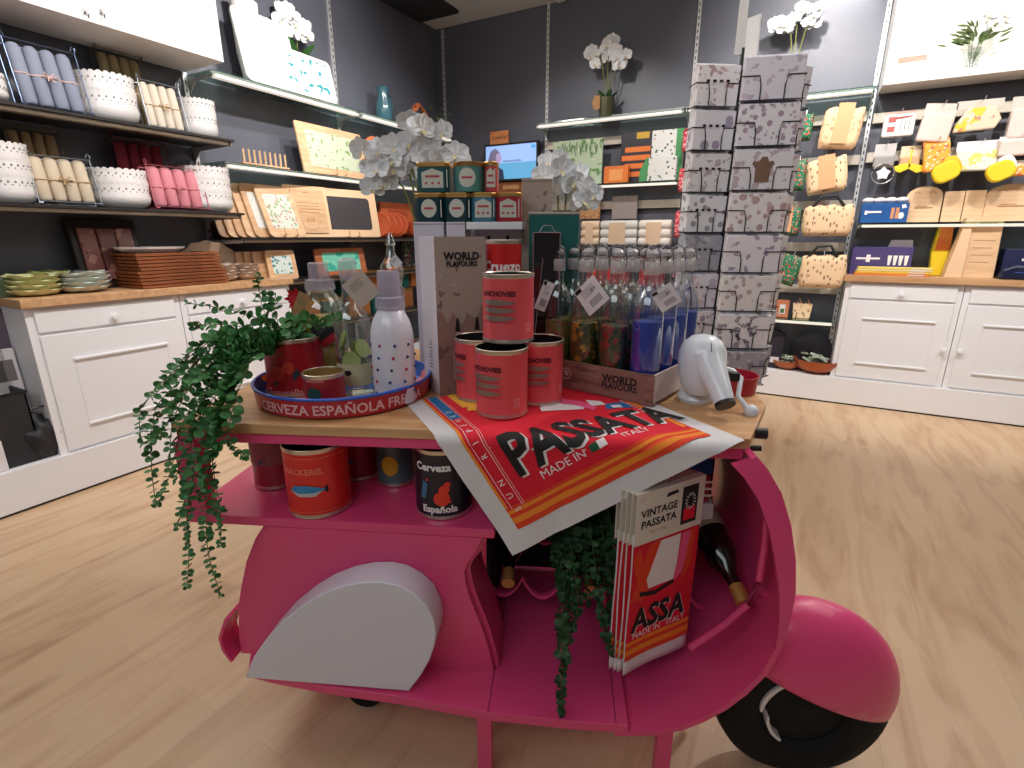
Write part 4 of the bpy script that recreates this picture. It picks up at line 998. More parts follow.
VB = .50
u0, w0, _ = TV_(417, 446, 224, VB, ZT); zt1 = onv(430, 222, VB).z
carton('plain white carton stack, topped by teal tins, behind the tall gift box', u0, VB, w0, .12, ZT + .001, zt1 - ZT - .001)
u1, w1, _ = TV_(447, 467, 219, VB, ZT)
carton('narrow white carton close behind the tall gift box', u1 + .002, VB, w1 - .006, .12, ZT + .001, zt1 - ZT - .001)
u2, w2, _ = TV_(468, 522, 221, VB, ZT)
t = thing('display_riser', 'white riser with a thin top carrying the blue and red tins', 'riser', W(u2, VB, ZT + .001), TA); hR = zt1 - ZT - .001
G().box(-w2 / 2, w2 / 2, 0, .14, hR - .022, hR).done('riser_top', WHITE, t, smooth=0, bevel=.002); G().box(-w2 / 2 + .01, w2 / 2 - .01, .10, .14, 0, hR - .022).done('riser_back', PAPER, t, smooth=0)
g = G(); [g.at((x, .099, hR - .045), rx=R(90)).lathe([(0, 0), (.006, 0), (.006, .002), (0, .002)], 12) for x in (-.03, .03)]; g.done('screw_heads', BLACK, t)


def lidtin(label, u, v, z, w0, h, col, oval=True, rnd=False, rot=0, d0=None):
    t = thing('tea_tin', label, 'tin', W(u, v, z), TA + rot, 'small printed tins with gold lids')
    M = mat('tin_%d_%d_%d' % col, col, 0.35, 0.3); hl = .014; d0 = d0 or w0
    if rnd:
        r = w0 / 2; G().lathe([(0, 0), (r, 0), (r, h - hl)], 28, cap1=True).done('tin_body', M, t, smooth=30)
        G().lathe([(r + .001, h - hl), (r + .002, h - .002), (r - .003, h), (0, h + .003)], 28).done('lid', GOLD, t, smooth=30); y = None
    else:
        c = .012; o8 = lambda s_: [(-w0 / 2 - s_ + c, -d0 / 2 - s_), (w0 / 2 + s_ - c, -d0 / 2 - s_), (w0 / 2 + s_, -d0 / 2 - s_ + c), (w0 / 2 + s_, d0 / 2 + s_ - c), (w0 / 2 + s_ - c, d0 / 2 + s_), (-w0 / 2 - s_ + c, d0 / 2 + s_), (-w0 / 2 - s_, d0 / 2 + s_ - c), (-w0 / 2 - s_, -d0 / 2 - s_ + c)]
        G().prism(o8(0), 0, h - hl, 'z').done('tin_body', M, t, smooth=0, bevel=.002); G().prism(o8(.0015), h - hl, h, 'z').done('lid', GOLD, t, smooth=0, bevel=.003)
    g = G(); a0 = w0 * .28; b0 = h * .32; zc = h * .46
    def pt(x, z, o): return on_can(w0 / 2, 0, x, z, o) if rnd else Vector((x, -d0 / 2 - o, z))
    if oval: g.flat([(a0 * math.cos(k * .35), zc + b0 * math.sin(k * .35)) for k in range(18)], lambda x, z: pt(x, z, .0008), 0, .01); g.flat([(-a0 * .6, zc - .003), (a0 * .6, zc - .003), (a0 * .6, zc + .003), (-a0 * .6, zc + .003)], lambda x, z: pt(x, z, .0014), 1, .01)
    else: g.flat([(-a0 * 1.2, zc - b0), (a0 * 1.2, zc - b0), (a0 * 1.2, zc + b0 * .6), (0, zc + b0), (-a0 * 1.2, zc + b0 * .6)], lambda x, z: pt(x, z, .0008), 0, .01); g.flat([(-a0 * .8, zc + .002), (a0 * .8, zc + .002), (a0 * .8, zc + .008), (-a0 * .8, zc + .008)], lambda x, z: pt(x, z, .0014), 1, .01); [g.flat([(k * a0 * .7 + .004 * math.cos(j), zc - .014 + .004 * math.sin(j)) for j in range(6)], lambda x, z: pt(x, z, .0014), 1) for k in (-1, 0, 1)]
    if not rnd: g.box(w0 / 2 + .0002, w0 / 2 + .001, -.004, .004, h * .2, h * .75, 0); g.box(w0 / 2 - .006, w0 / 2 - .003, -d0 / 2 - .001, -d0 / 2, h * .15, h * .75, 0)
    g.done('printed_label', [mat('tin_label_pale', (205, 205, 190), 0.6), mat('tin_label_red', (190, 70, 80), 0.6)], t, smooth=0, recalc=False)
    return t


zr1 = zt1 + .001; TEAL = (28, 84, 88); DTEAL = (20, 58, 66)
z_mid = onv(440, 192, VB).z; hrow = z_mid - zr1 - .001
for (x0, x1, col, lab, ov_, rd) in ((415, 442, DTEAL, 'dark teal tin with oval label, leftmost of the lower row of tins', True, False), (443, 470, DTEAL, 'dark teal tin with oval label, second from left in the lower row', True, False), (471, 495, (70, 130, 150), 'light blue tin with white label in the lower row of tins', False, False), (496, 520, (180, 40, 56), 'red tin at the right end of the lower row', False, False)):
    u0, w0, _ = TV_(x0, x1, 192, VB, zr1); lidtin(lab, u0, VB + .04, zr1, w0 * 1.02, hrow, col, ov_, rd, 0, .075)
z2 = z_mid + .001; h2 = onv(440, 161, VB).z - z2
for (x0, x1, col, lab, ov_, rd) in ((415, 448, TEAL, 'teal tin with red and white label, left in the top row of tins', False, False), (451, 483, (90, 150, 140), 'round mint green tin in the top row of tins', True, True), (484, 496, (196, 70, 76), 'narrow red tin at the right of the top row', False, False)):
    u0, w0, _ = TV_(x0, x1, 161, VB, z2); lidtin(lab, u0, VB + .045, z2, w0 * .98, h2, col, ov_, rd, 0, .07)
# red lettered can behind the top anchovy can
u0, w0, h0 = TV_(489, 523, 240, .46, ZT); zb = ZT + .001; 
t = can('lettered_can', 'bright red can with white blackletter lettering behind the top anchovy can', W(u0, .405, zb), TA, w0 / 2, h0, (222, 40, 40)); r = w0 / 2
g = G(); g.text('Cruezo', .040, lambda a, b: on_can(r, 0, a, h0 * .80 + b), 0, .0012, .01); g.flat([(-.01, h0 * .66), (.012, h0 * .66), (.006, h0 * .74), (.0, h0 * .76), (-.008, h0 * .73)], lambda a, b: on_can(r, 0, a, b, .0008), 1, .01); g.done('lettering', [WHITEINK, mat('leaf_print')], t, smooth=0)
u0, w0, h0 = TV_(519, 552, 178, .58, ZT)
carton('grey printed tall gift box standing behind the dark lantern', u0, .60, w0 * .9, .09, ZT + .001, h0, 0, STONE, 'gift_box', 'carton', 'box')
u0, w0, h0 = TV_(528, 577, 212, .50, ZT)
t = thing('teal_canister', 'big square teal canister with pale lid behind the dark lantern', 'canister', W(u0, .515, ZT + .001), TA)
G().box(-w0 / 2, w0 / 2, 0, .055, 0, h0 - .008).done('canister_body', mat('teal_enamel', (18, 98, 92), 0.35, coat=0.3), t, smooth=0, bevel=.004); G().box(-w0 / 2 - .002, w0 / 2 + .002, -.002, .057, h0 - .008, h0).done('lid', mat('lid_cream', (170, 165, 150), 0.5), t, smooth=0, bevel=.002)
u0, w0, h0 = TV_(533, 558, 233, .42, ZT)
t = thing('glass_lantern', 'dark square glass lantern with wire handle between the cans and the crate', 'lantern', W(u0, .43, ZT + .001), TA)
G().box(-w0 / 2, w0 / 2, 0, w0, 0, h0).done('lantern_body', mat('smoked_glass', (34, 26, 26), 0.1, coat=0.5), t, smooth=0, bevel=.003)
g = G(); k = w0 / 2 + .002
for x, y in ((-k, -.002), (k, -.002)): g.tube([(x, y, 0), (x, y, h0)], .002, 6)
g.tube([(-k, -.002, h0), (k, -.002, h0)], .002, 6); g.tube([(-k * .6, w0 / 2, h0), (-k * .3, w0 / 2, h0 + .02), (k * .3, w0 / 2, h0 + .02), (k * .6, w0 / 2, h0)], .0018, 6); g.done('wire_frame', STEEL, t)
t = thing('drinking_straw', 'two thin silver straws leaning out of a slim cup between the cans', 'straws', W(u0 - .045, .42, ZT + .001), TA)
G().lathe([(0, 0), (.012, 0), (.014, .26), (.012, .26), (.010, .01), (0, .01)], 16).done('slim_cup', frost('cap_clear'), t); G().tube([(0, 0, .02), (-.045, 0, .37)], .0016, 6).done('straw', STEEL, t); G().tube([(.003, 0, .02), (.035, 0, .37)], .0016, 6).done('straw', STEEL, t)
g = W(1.0, .62, ZT)
for k, (x0, x1, yt, v, col, nm) in enumerate(((577, 600, 232, .68, (200, 170, 90), 'amber'),)):
    pass
# ---------------------------------------------------------------- cans on the shelf below
ZS = .6705
def shelf_can(name, label, px, pyb, w_px, py_top, col, rot, prints=None, inner=(30, 26, 28)):
    q = onz(px, pyb, ZS); m_ = mpp(W(q.x, q.y, ZS)); r = w_px * m_ / 2; v = q.y + r
    top = onv(px, py_top, v - r).z; t = can(name, label, W(q.x, v, ZS + .0005), TA, r, min(top - ZS, .19), col, None, inner); return t, r, min(top - ZS, .19)
t, r, h = shelf_can('mackerel_can', 'bright red mackerel can with a blue fish at the front of the shelf', 307, 520, 64, 452, (224, 44, 40), 0)
g = G(); fn = lambda a, b: on_can(r, R(5), a, b, .0008); g.text('MACKEREL', .021, lambda a, b: on_can(r, 0, a, h * .66 + b), 0, .0008, .006)
z = h * .42; g.flat([(-.045, z), (-.03, z + .013), (0, z + .016), (.03, z + .010), (.040, z + .004), (.052, z + .012), (.052, z - .008), (.040, z), (.02, z - .004), (-.02, z - .006)], fn, 1, .008)
g.flat([(-.045, z), (-.02, z - .006), (.02, z - .004), (.040, z), (.02, z - .014), (-.02, z - .015)], lambda a, b: on_can(r, R(5), a, b, .0010), 2, .008); g.flat([(.044, z + .010), (.052, z + .012), (.052, z - .008), (.044, z - .003)], lambda a, b: on_can(r, R(5), a, b, .0014), 3, .008)
for zz in (.10, .88): g.flat([(-r * 1.5, h * zz), (r * 1.5, h * zz), (r * 1.5, h * zz + .002), (-r * 1.5, h * zz + .002)], lambda a, b: on_can(r, 0, a, b), 4, .008)
g.done('printed_label', [mat('pale_red_ink', (240, 120, 100), 0.6), mat('fish_blue', (50, 140, 190), 0.5), mat('fish_belly', (190, 190, 190), 0.5), BLACKINK, mat('orange_line', (235, 120, 70), 0.6)], t, smooth=0)
t, r, h = shelf_can('spanish_beer_can', 'dark navy can lettered Cerveza Española with a red flamenco dancer', 438, 521, 59, 452, (22, 26, 44), 0)
g = G(); g.text('Cerveza', .028, lambda a, b: on_can(r, R(-8), a, h * .72 + b), 0, .0010, .006); g.text('Española', .026, lambda a, b: on_can(r, R(4), a, h * .12 + b), 0, .0010, .006)
x, z = .012, h * .42
for (dx, dz, s_) in ((0, -.018, .020), (.006, .006, .013), (.014, .020, .008)): g.flat([(x + dx + s_ * math.cos(k * .6) * 1.05, z + dz + s_ * math.sin(k * .6)) for k in range(10)], lambda a, b: on_can(r, 0, a, b, .001 + s_ * .01), 1, .008)
g.flat([(x - .018, z - .03), (x + .024, z - .03), (x + .012, z - .01), (x - .004, z - .008)], lambda a, b: on_can(r, 0, a, b, .0016), 1, .008)
g.flat([(-.045, z - .02), (-.030, z - .02), (-.022, z + .02), (-.034, z + .03), (-.04, z + .01)], lambda a, b: on_can(r, 0, a, b, .001), 2, .008); g.flat([(-.028, z + .028), (-.020, z + .03), (-.022, z + .038)], lambda a, b: on_can(r, 0, a, b, .001), 1, .008)
g.done('printed_label', [WHITEINK, mat('dancer_red', (232, 60, 40), 0.5), mat('dancer_blue', (60, 110, 150), 0.5)], t, smooth=0)
t, r, h = shelf_can('tall_pale_can', 'pale pink and red can behind the mackerel can at the left of the shelf', 266, 491, 42, 436, (176, 60, 84), 0)
g = G(); g.lathe([(r + .0006, h * .45), (r + .0006, h * .95)], 32, 0, cap0=False, cap1=False); g.flat([(.012 * math.cos(k), h * .5 + .012 * math.sin(k * 1.7)) for k in range(6)], lambda a, b: on_can(r, 0, a, b, .0012), 1, .008); g.done('printed_label', [mat('dusty_pink', (170, 110, 120), 0.6), mat('dancer_blue')], t, smooth=0)
t, r, h = shelf_can('dark_red_can', 'dark red can in the shade behind the mackerel can', 352, 482, 44, 430, (150, 26, 50), 0)
g = G(); g.flat([(.010 * math.cos(k), h * .4 + .010 * math.sin(k)) for k in range(6)], lambda a, b: on_can(r, 0, a, b, .0012), 0, .008); g.done('printed_label', mat('dancer_blue'), t, smooth=0)
t, r, h = shelf_can('lemon_can', 'grey-teal can printed with a big yellow lemon on the shelf', 391, 488, 39, 436, (90, 122, 124), 0)
g = G(); g.flat([(.024 * math.cos(k * .42), h * .42 + .030 * math.sin(k * .42)) for k in range(15)], lambda a, b: on_can(r, 0, a, b, .0010), 0, .008); g.text('LIMONES', .020, lambda a, b: on_can(r, 0, a, h * .80 + b), 1, .0006, .008); g.done('printed_label', [mat('lemon_yellow', (226, 184, 40), 0.5), mat('pale_pink_ink')], t, smooth=0)

# ---------------------------------------------------------------- plants
LEAF = mat('eucalyptus_leaf', (74, 134, 74), 0.5); LEAFD = mat('dark_leaf', (48, 100, 50), 0.5); STEM = mat('green_stem', (96, 110, 60), 0.6)
rnd = random.Random(11)


def leaf(g, p, d, nrm, L, wd, mi=0, round_=True):
    d = d.normalized(); s_ = d.cross(nrm); s_ = s_.normalized() if s_.length > 1e-4 else Vector((1, 0, 0)); n = s_.cross(d)
    prof = ((0, .0), (.25, .42), (.55, .5), (.85, .32), (1, 0)) if round_ else ((0, 0), (.3, .3), (.6, .28), (1, 0))
    mid = [g.v(p + d * (a * L) + n * (-.12 * L * math.sin(a * 3.14))) for a, b in prof]
    for sg in (1, -1):
        ed = [mid[0]] + [g.v(p + d * (a * L) + s_ * (sg * b * wd) + n * (.02 * L)) for a, b in prof[1:-1]] + [mid[-1]]
        for k in range(len(prof) - 1):
            q = [mid[k], mid[k + 1], ed[k + 1], ed[k]]; u_ = []
            for x in q:
                if x not in u_: u_.append(x)
            if len(u_) > 2: g.f(u_ if sg > 0 else u_[::-1], mi)


def smooth_path(pts, n):
    pts = [Vector(p) for p in pts]; out = []; m = len(pts) - 1
    for i in range(n + 1):
        t_ = i / n * m; k = min(int(t_), m - 1); f_ = t_ - k
        p0, p1, p2, p3 = pts[max(k - 1, 0)], pts[k], pts[k + 1], pts[min(k + 2, m)]
        out.append(0.5 * ((2 * p1) + (p2 - p0) * f_ + (2 * p0 - 5 * p1 + 4 * p2 - p3) * f_ * f_ + (3 * p1 - p0 - 3 * p2 + p3) * f_ ** 3))
    return out


def garland(parent, paths, step, L, off, mat_i=0, jit=1.0):
    gl = G()
    for P in paths:
        P = [Vector(p) - off for p in P]; ln = sum((P[i + 1] - P[i]).length for i in range(len(P) - 1)); n = max(6, int(ln / step)); Q = smooth_path(P, n)
        G().tube(Q, .0011, 4).done('stem', STEM, parent)
        for i, q in enumerate(Q):
            tn = (Q[min(i + 1, n)] - Q[max(i - 1, 0)]).normalized(); sc = (1.0 - .55 * (i / n) ** 2) * rnd.uniform(.75, 1.15)
            a = Vector((rnd.uniform(-1, 1), rnd.uniform(-1, 1), rnd.uniform(-.3, 1))); sd = tn.cross(a).normalized()
            for sg in (1, -1):
                d = (sd * sg + tn * .25 + Vector((0, -.3, rnd.uniform(-.1, .35)))).normalized()
                leaf(gl, q, d, Vector((rnd.uniform(-.5, .5), rnd.uniform(-1, .0), rnd.uniform(.2, 1))).normalized(), L * sc, L * sc * .95, rnd.choice((0, 0, 1)) if mat_i is None else mat_i)
    return gl


root = W(PCAN[0], PCAN[1], ZI)
t = thing('eucalyptus_plant', 'trailing green eucalyptus spilling from the red can over the left table end', 'plant', root, 0)
def D(px, py, v): q = onv(px, py, v); return W(q.x, q.y, q.z)
src = Vector((root.x, root.y, ZI + .13))
paths = []
def route(pts): paths.append([src + Vector((rnd.uniform(-.03, .03), rnd.uniform(-.03, .03), 0))] + [D(p[0] + rnd.uniform(-5, 4), p[1] + rnd.uniform(-4, 4), p[2]) for p in pts])
for pts in (
    [(262, 322, .20), (225, 308, .18), (190, 303, .16)], [(255, 330, .16), (215, 322, .14), (190, 330, .14)], [(268, 318, .22), (262, 290, .24), (260, 279, .24)], [(280, 312, .24), (275, 295, .26), (256, 296, .22)],
    [(296, 322, .16), (318, 318, .14), (338, 314, .12)], [(300, 328, .12), (322, 326, .10)], [(285, 320, .14), (305, 325, .12)],
    [(250, 335, .14), (212, 350, .08), (180, 380, .02), (160, 410, -.02), (150, 440, -.04)],
    [(248, 340, .13), (210, 365, .06), (180, 400, -.02), (165, 430, -.05), (146, 442, -.06)],
    [(245, 335, .14), (205, 340, .10), (172, 372, .05), (145, 410, .02), (138, 438, .02)],
    [(248, 345, .10), (215, 380, .03), (188, 420, -.03), (175, 470, -.06), (160, 505, -.06)],
    [(250, 348, .10), (222, 385, .02), (198, 430, -.04), (185, 480, -.06), (180, 530, -.06)],
    [(250, 348, .10), (228, 390, .01), (205, 440, -.05), (193, 500, -.07), (192, 545, -.07), (190, 585, -.07)],
    [(252, 350, .09), (232, 392, .0), (212, 445, -.05), (206, 510, -.07), (205, 555, -.07), (226, 598, -.07)],
    [(250, 352, .09), (225, 400, -.01), (214, 450, -.05), (216, 505, -.07), (220, 545, -.07)],
    [(246, 342, .12), (200, 372, .04), (160, 420, -.02), (152, 460, -.05), (158, 500, -.05)],
    [(256, 350, .09), (238, 385, .0), (226, 430, -.04), (238, 450, -.04), (246, 453, -.04)],
    [(250, 338, .12), (222, 352, .07), (196, 378, .0), (178, 418, -.04), (166, 455, -.05)],
    [(250, 335, .14), (220, 335, .10), (195, 350, .06), (172, 378, .02), (155, 398, 0)],
    [(252, 345, .10), (226, 368, .04), (204, 398, -.02), (190, 440, -.05), (172, 480, -.06)],
    [(254, 350, .09), (236, 376, .03), (218, 412, -.02), (204, 462, -.06), (200, 500, -.06)]): route(pts)
g = garland(t, paths, .0165, .0275, root, None); 
for k in range(260):  # dense top
    a = rnd.uniform(0, 6.28); rr = rnd.uniform(0, .058); p = src - root + Vector((rr * math.cos(a), rr * math.sin(a), rnd.uniform(.0, .045) * (1 - rr * 8) + .005))
    leaf(g, p, Vector((math.cos(a), math.sin(a), rnd.uniform(-.2, .8))), Vector((rnd.uniform(-.3, .3), -.5, 1)), .024, .022, rnd.choice((0, 1)))
g.done('foliage', [LEAF, LEAFD], t, smooth=0, recalc=False)

# second trailing plant under the table
root = W(.93, .16, .80)
t = thing('hanging_ivy_plant', 'dark trailing plant hanging under the table beside the red tea towels', 'plant', root, 0)
G().lathe([(0, -.01), (.035, -.01), (.05, .055), (.046, .055), (.03, 0), (0, 0)], 24, cap0=False).done('hanging_pot', BLACK, t)
src = Vector((root.x, root.y, root.z + .05)); paths = []
for k in range(26):
    x = rnd.uniform(552, 634); y1 = rnd.uniform(560, 612); v = rnd.uniform(.03, .12); paths.append([src, D(x, 500, v + .02), D(x + rnd.uniform(-5, 5), (500 + y1) / 2, v - .01), D(x + rnd.uniform(-6, 6), y1, v - .02)])
for pts in ([(565, 510, .04), (563, 580, .02), (562, 640, -.06), (561, 690, -.10), (562, 716, -.125)], [(575, 510, .04), (572, 590, .02), (568, 640, -.05), (565, 672, -.09)], [(558, 520, .04), (566, 600, .0), (560, 645, -.05)], [(600, 520, .04), (612, 590, .02), (606, 630, -.02), (612, 655, -.04)], [(610, 520, .04), (618, 600, .02), (620, 640, -.02)], [(570, 520, .03), (578, 600, -.01), (572, 630, -.04)], [(590, 520, .04), (600, 600, .0), (604, 625, -.02)]):
    paths.append([src] + [D(*p) for p in pts])
garland(t, paths, .0150, .024, root, None).done('foliage', [mat('ivy_leaf', (44, 84, 46), 0.55), mat('ivy_dark_leaf', (28, 58, 32), 0.55)], t, smooth=0, recalc=False)


# poinsettia pot left of the decanter
q = onv(292, 300, .42); root = W(q.x, .45, ZT + .001)
t = thing('poinsettia_card', 'red poinsettia decoration behind the trailing plant', 'flower', root, TA)
g = G(); hq = q.z - ZT
for k in range(14):
    a = k * .45; leaf(g, Vector((0, 0, hq)), Vector((math.cos(a), -.35, math.sin(a))), Vector((0, -1, .2)), .040 if k % 2 else .03, .026, 0, False)
g.done('petals', mat('poinsettia_red', (196, 30, 40), 0.6), t, smooth=0, recalc=False)
G().tube([(0, .004, 0), (.004, .006, hq * .6), (0, .003, hq)], .003, 6).done('stem', STEM, t); G().lathe([(0, 0), (.03, 0), (.035, .05), (.03, .05), (0, .045)], 20).done('pot', BLACK, t)


# orchids
PETAL = mat('orchid_petal', (244, 246, 248), 0.55); THROAT = mat('orchid_throat', (226, 214, 170), 0.6); OST = mat('orchid_stem', (120, 124, 66), 0.6); OLEAF = mat('orchid_leaf', (40, 84, 36), 0.4)
def flower(g, c, face, s_):
    face = face.normalized(); upv = Vector((0, 0, 1)); r_ = face.cross(upv).normalized(); u_ = r_.cross(face)
    for ang, L, wd in ((90, 1, .75), (200, .95, .7), (340, .95, .7), (155, 1.05, 1.15), (25, 1.05, 1.15)):
        a = R(ang); d = r_ * math.cos(a) + u_ * math.sin(a) + face * .12; leaf(g, c, d, face, s_ * L, s_ * wd, 0)
    leaf(g, c + face * .1 * s_, (u_ * -1 + face * .6), face, s_ * .5, s_ * .35, 1)
def orchid(name, label, base, clusters, pot=True, s_=.036, tagc=False, potm=None, dirv=None, group=None, ph=.13, nleaf=5, per=9, spread=.07, group_leaf=True):
    t = thing(name, label, 'orchid', base, 0, group); rr = random.Random(int(base[0] * 1000)); fc = dirv or Vector((-base[0], -base[1], 0)).normalized()
    if pot:
        pr_ = min(ph * .48, .075); G().lathe([(0, 0), (pr_ * .8, 0), (pr_, ph), (pr_ * .92, ph), (pr_ * .75, .01), (0, .01)], 28, cap0=False).done('pot', potm or frost('pot_glass', (90, 90, 60), .8, .2), t)
    gf = G()
    side = Vector((-fc.y, fc.x, 0))
    for (dx, dz, n, sp) in clusters:
        c = side * -dx + Vector((0, 0, dz)); pts = [Vector((side * (-dx * .08)) + Vector((0, 0, ph * .8))), side * (-dx * .25) + Vector((0, 0, dz * .6)), side * (-dx * .6) + Vector((0, 0, dz * .97)), c]
        G().tube(smooth_path(pts, 12), .0022 * s_ / .036 + .0006, 6).done('stem', OST, t)
        for k in range(n):
            o_ = side * rr.gauss(0, sp * .55) + Vector((0, 0, rr.gauss(0, sp * .55))) + fc * rr.uniform(-.02, .03)
            flower(gf, c + o_, (fc + Vector((rr.uniform(-.6, .6), rr.uniform(-.6, .6), rr.uniform(-.4, .4)))), s_ * rr.uniform(.8, 1.1))
    gf.done('flowers', [PETAL, THROAT], t, smooth=0, recalc=False)
    gl = G()
    for k in range(nleaf):
        a = k * 6.28 / nleaf + .4; leaf(gl, Vector((0, 0, ph * .9)), Vector((math.cos(a), math.sin(a), .7)), Vector((0, 0, 1)), ph * .75, ph * .3, 0)
    gl.done('leaves', OLEAF, t, smooth=0, recalc=False)
    if tagc:
        side = Vector((-fc.y, fc.x, 0)); g = G(); c = side * -.07 + fc * .07 + Vector((0, 0, ph * .75)); s2 = .055
        q_ = [c + side * (-a * s2) + Vector((0, 0, b * s2)) for a, b in ((-.6, -1), (.35, -1.1), (.8, .1), (.3, 1.1), (-.6, 1))]
        A = [g.v(x) for x in q_]; B = [g.v(x - fc * .003) for x in q_]; g.f(A); g.f(B[::-1]); [g.f([A[i], B[i], B[(i + 1) % 5], A[(i + 1) % 5]]) for i in range(5)]; g.done('kraft_tag', KRAFT, t, smooth=0)
    return t


# left table orchid: flowers at 372-462 x 112-185, right: 537-595 x 150-205
q = onv(434, 185, .70); m_ = mpp(W(q.x, .66, 1.4)); b = W(q.x, .70, ZT + .001)
zf = lambda px, py: (onv(px, py, .70).z - ZT)
dx_ = lambda px: onv(px, 200, .70).x - q.x
orchid('table_orchid', 'white orchid at the back left of the table, blossoms left of the teal tins', b, [(-dx_(385), zf(392, 182), 8, .045), (-dx_(402), zf(412, 166), 12, .05), (-dx_(422), zf(432, 142), 12, .05), (-dx_(442), zf(450, 158), 7, .045), (-dx_(390), zf(400, 156), 7, .05)], True, .046, potm=BLACK)
q = onv(563, 200, .74); b = W(q.x, .75, ZT + .001); zf = lambda px, py: (onv(px, py, .75).z - ZT); dx_ = lambda px: onv(px, 200, .75).x - q.x
orchid('table_orchid', 'white orchid at the back of the table right of the grey gift box', b, [(-dx_(552), zf(552, 172), 8, .045), (-dx_(568), zf(568, 184), 9, .05), (-dx_(582), zf(582, 198), 7, .04)], True, .042, potm=BLACK)
for (px, py, Yp, lab, cl, tg) in ((606, 108, 5.02, 'white orchid in a glass pot with a brown tag on the back wall shelf', [(-.14, .42, 4, .05), (-.08, .50, 7, .06), (.0, .60, 9, .07), (.12, .52, 7, .07)], True), (790, 93, 5.0, 'white orchid on the high glass shelf above the card spinner', [(-.10, .52, 6, .06), (.03, .56, 9, .07), (.10, .50, 8, .06)], False)):
    p = aty(px, py, Yp); z0 = 2.406; orchid('shelf_orchid', lab, (p.x, Yp, z0), cl, True, .060, tg, dirv=Vector((0, -1, 0)), ph=.17)
p = atx(300, 58, -3.60); orchid('shelf_orchid', 'white orchid behind the teal patterned board on the side wall shelf', (-3.665, p.y, 2.386), [(-.08, .50, 8, .07), (.04, .58, 9, .08), (.10, .44, 6, .06)], True, .06, False, dirv=Vector((1, -.4, 0)).normalized(), ph=.30, potm=mat('tan_pot', (170, 140, 100), 0.6))

# ================================================================ goods on the side wall (left)
RL = R(90)
CERAM = mat('white_ceramic', (236, 232, 230), 0.3, coat=0.3, bump=0.25, bscale=70)


def LS(x0, x1, yt, X, zb):
    xm = (x0 + x1) / 2; yb = pixy((X, atx(xm, yt, X).y, zb)); ym = (yt + yb) / 2
    a = atx(x0, ym, X).y; b = atx(x1, ym, X).y; return (a + b) / 2, b - a, atx(xm, yt, X).z - zb


def BS(x0, x1, yt, Y, zb):
    xm = (x0 + x1) / 2; yb = pixy((aty(xm, yt, Y).x, Y, zb)); ym = (yt + yb) / 2
    a = aty(x0, ym, Y).x; b = aty(x1, ym, Y).x; return (a + b) / 2, b - a, aty(xm, yt, Y).z - zb


def rolls(label, x0, x1, yt, X, zb, col, cname, wire=(170, 175, 180), ribbon=(214, 190, 160), n=4, tilt=-9, turn=0):
    y, w_, h = LS(x0, x1, yt, X, zb); t = thing('napkin_rack', label, 'napkin rack', (X, y, zb), RL + R(turn), 'wire racks of tied napkin rolls', rx=R(tilt))
    M = mat('linen_' + cname, col, 0.9, bump=0.4, bscale=300); rw = w_ / n * .86; hh = h * .92
    for k in range(n):
        x = -w_ / 2 * .86 + rw * (k + .5)
        G().at((x, 0, .022)).lathe([(0, 0), (rw * .38, .002), (rw * .47, .014), (rw * .49, hh * .5), (rw * .46, hh - .02), (rw * .34, hh - .006), (0, hh - .004)], 14).done('napkin_roll', M, t)
    g = G(); a = w_ / 2 * .95; f = -rw * .56; bk = rw * .56
    g.tube([(-a, f, .014), (a, f, .014), (a, bk, .014), (-a, bk, .014)], .0026, 5, closed=True); g.tube([(-a, f, h), (a, f, h), (a, bk, h), (-a, bk, h)], .0026, 5, closed=True)
    for x, y_ in ((-a, f), (a, f), (a, bk), (-a, bk), (0, bk)): g.tube([(x, y_, .014), (x, y_, h)], .0026, 5)
    for x in (-a, a): g.tube([(x, f, .014), (x * 1.03, f - .012, .004), (x * .93, f - .014, .003), (x * .9, f, .010)], .0024, 5); g.tube([(x, f, h), (x * 1.04, f - .006, h + .02), (x * .97, f, h + .032), (x * .9, f + .004, h + .01)], .0024, 5)
    g.done('wire_frame', mat('wire_%d' % wire[0], wire, 0.35, 0.7), t)
    g = G(); zz = h * .52; P = []
    for k in range(n): x = -w_ / 2 * .86 + rw * k; P += [(x, f * .5, zz), (x + rw * .5, f * .95, zz - .003)]
    P.append((w_ / 2 * .86, f * .5, zz)); g.tube(P, .0035, 5); g.tube([(0, f, zz), (.02, f - .01, zz + .016), (.03, f - .008, zz + .002), (0, f, zz), (-.02, f - .01, zz + .015), (-.03, f - .008, zz + .0), (0, f, zz)], .003, 5); g.tube([(0, f, zz), (.016, f - .012, zz - .03)], .003, 5); g.tube([(0, f, zz), (-.014, f - .012, zz - .028)], .003, 5)
    g.done('ribbon', mat('ribbon_%d' % ribbon[0], ribbon, 0.8), t); return t


def lace_bowl_mesh(r, h):
    def wob(k, a, rr, z):
        if k in (6, 7): s = abs(math.sin(a * 13)); return rr + .002 * s, z + .010 * s - .004
        return rr, z
    g = G(); g.lathe([(0, 0), (r * .55, 0), (r * .80, h * .10), (r * .95, h * .28), (r, h * .48), (r * .955, h * .70), (r * .975, h), (r * .94, h), (r * .92, h * .70), (r * .95, h * .48), (r * .78, h * .16), (0, h * .06)], 78, wob=wob, cap0=False)
    for k in range(26):
        a = k * 2 * math.pi / 26; g.ball((r * .978 * math.cos(a), r * .978 * math.sin(a), h * .82), .0045, 1, 6, 4)
        g.ball((r * .972 * math.cos(a + .12), r * .972 * math.sin(a + .12), h * .70), .003, 1, 6, 4)
    return g.done('lace_bowl', [CERAM, mat('lace_hole', (150, 146, 144), 0.6)], smooth=60)


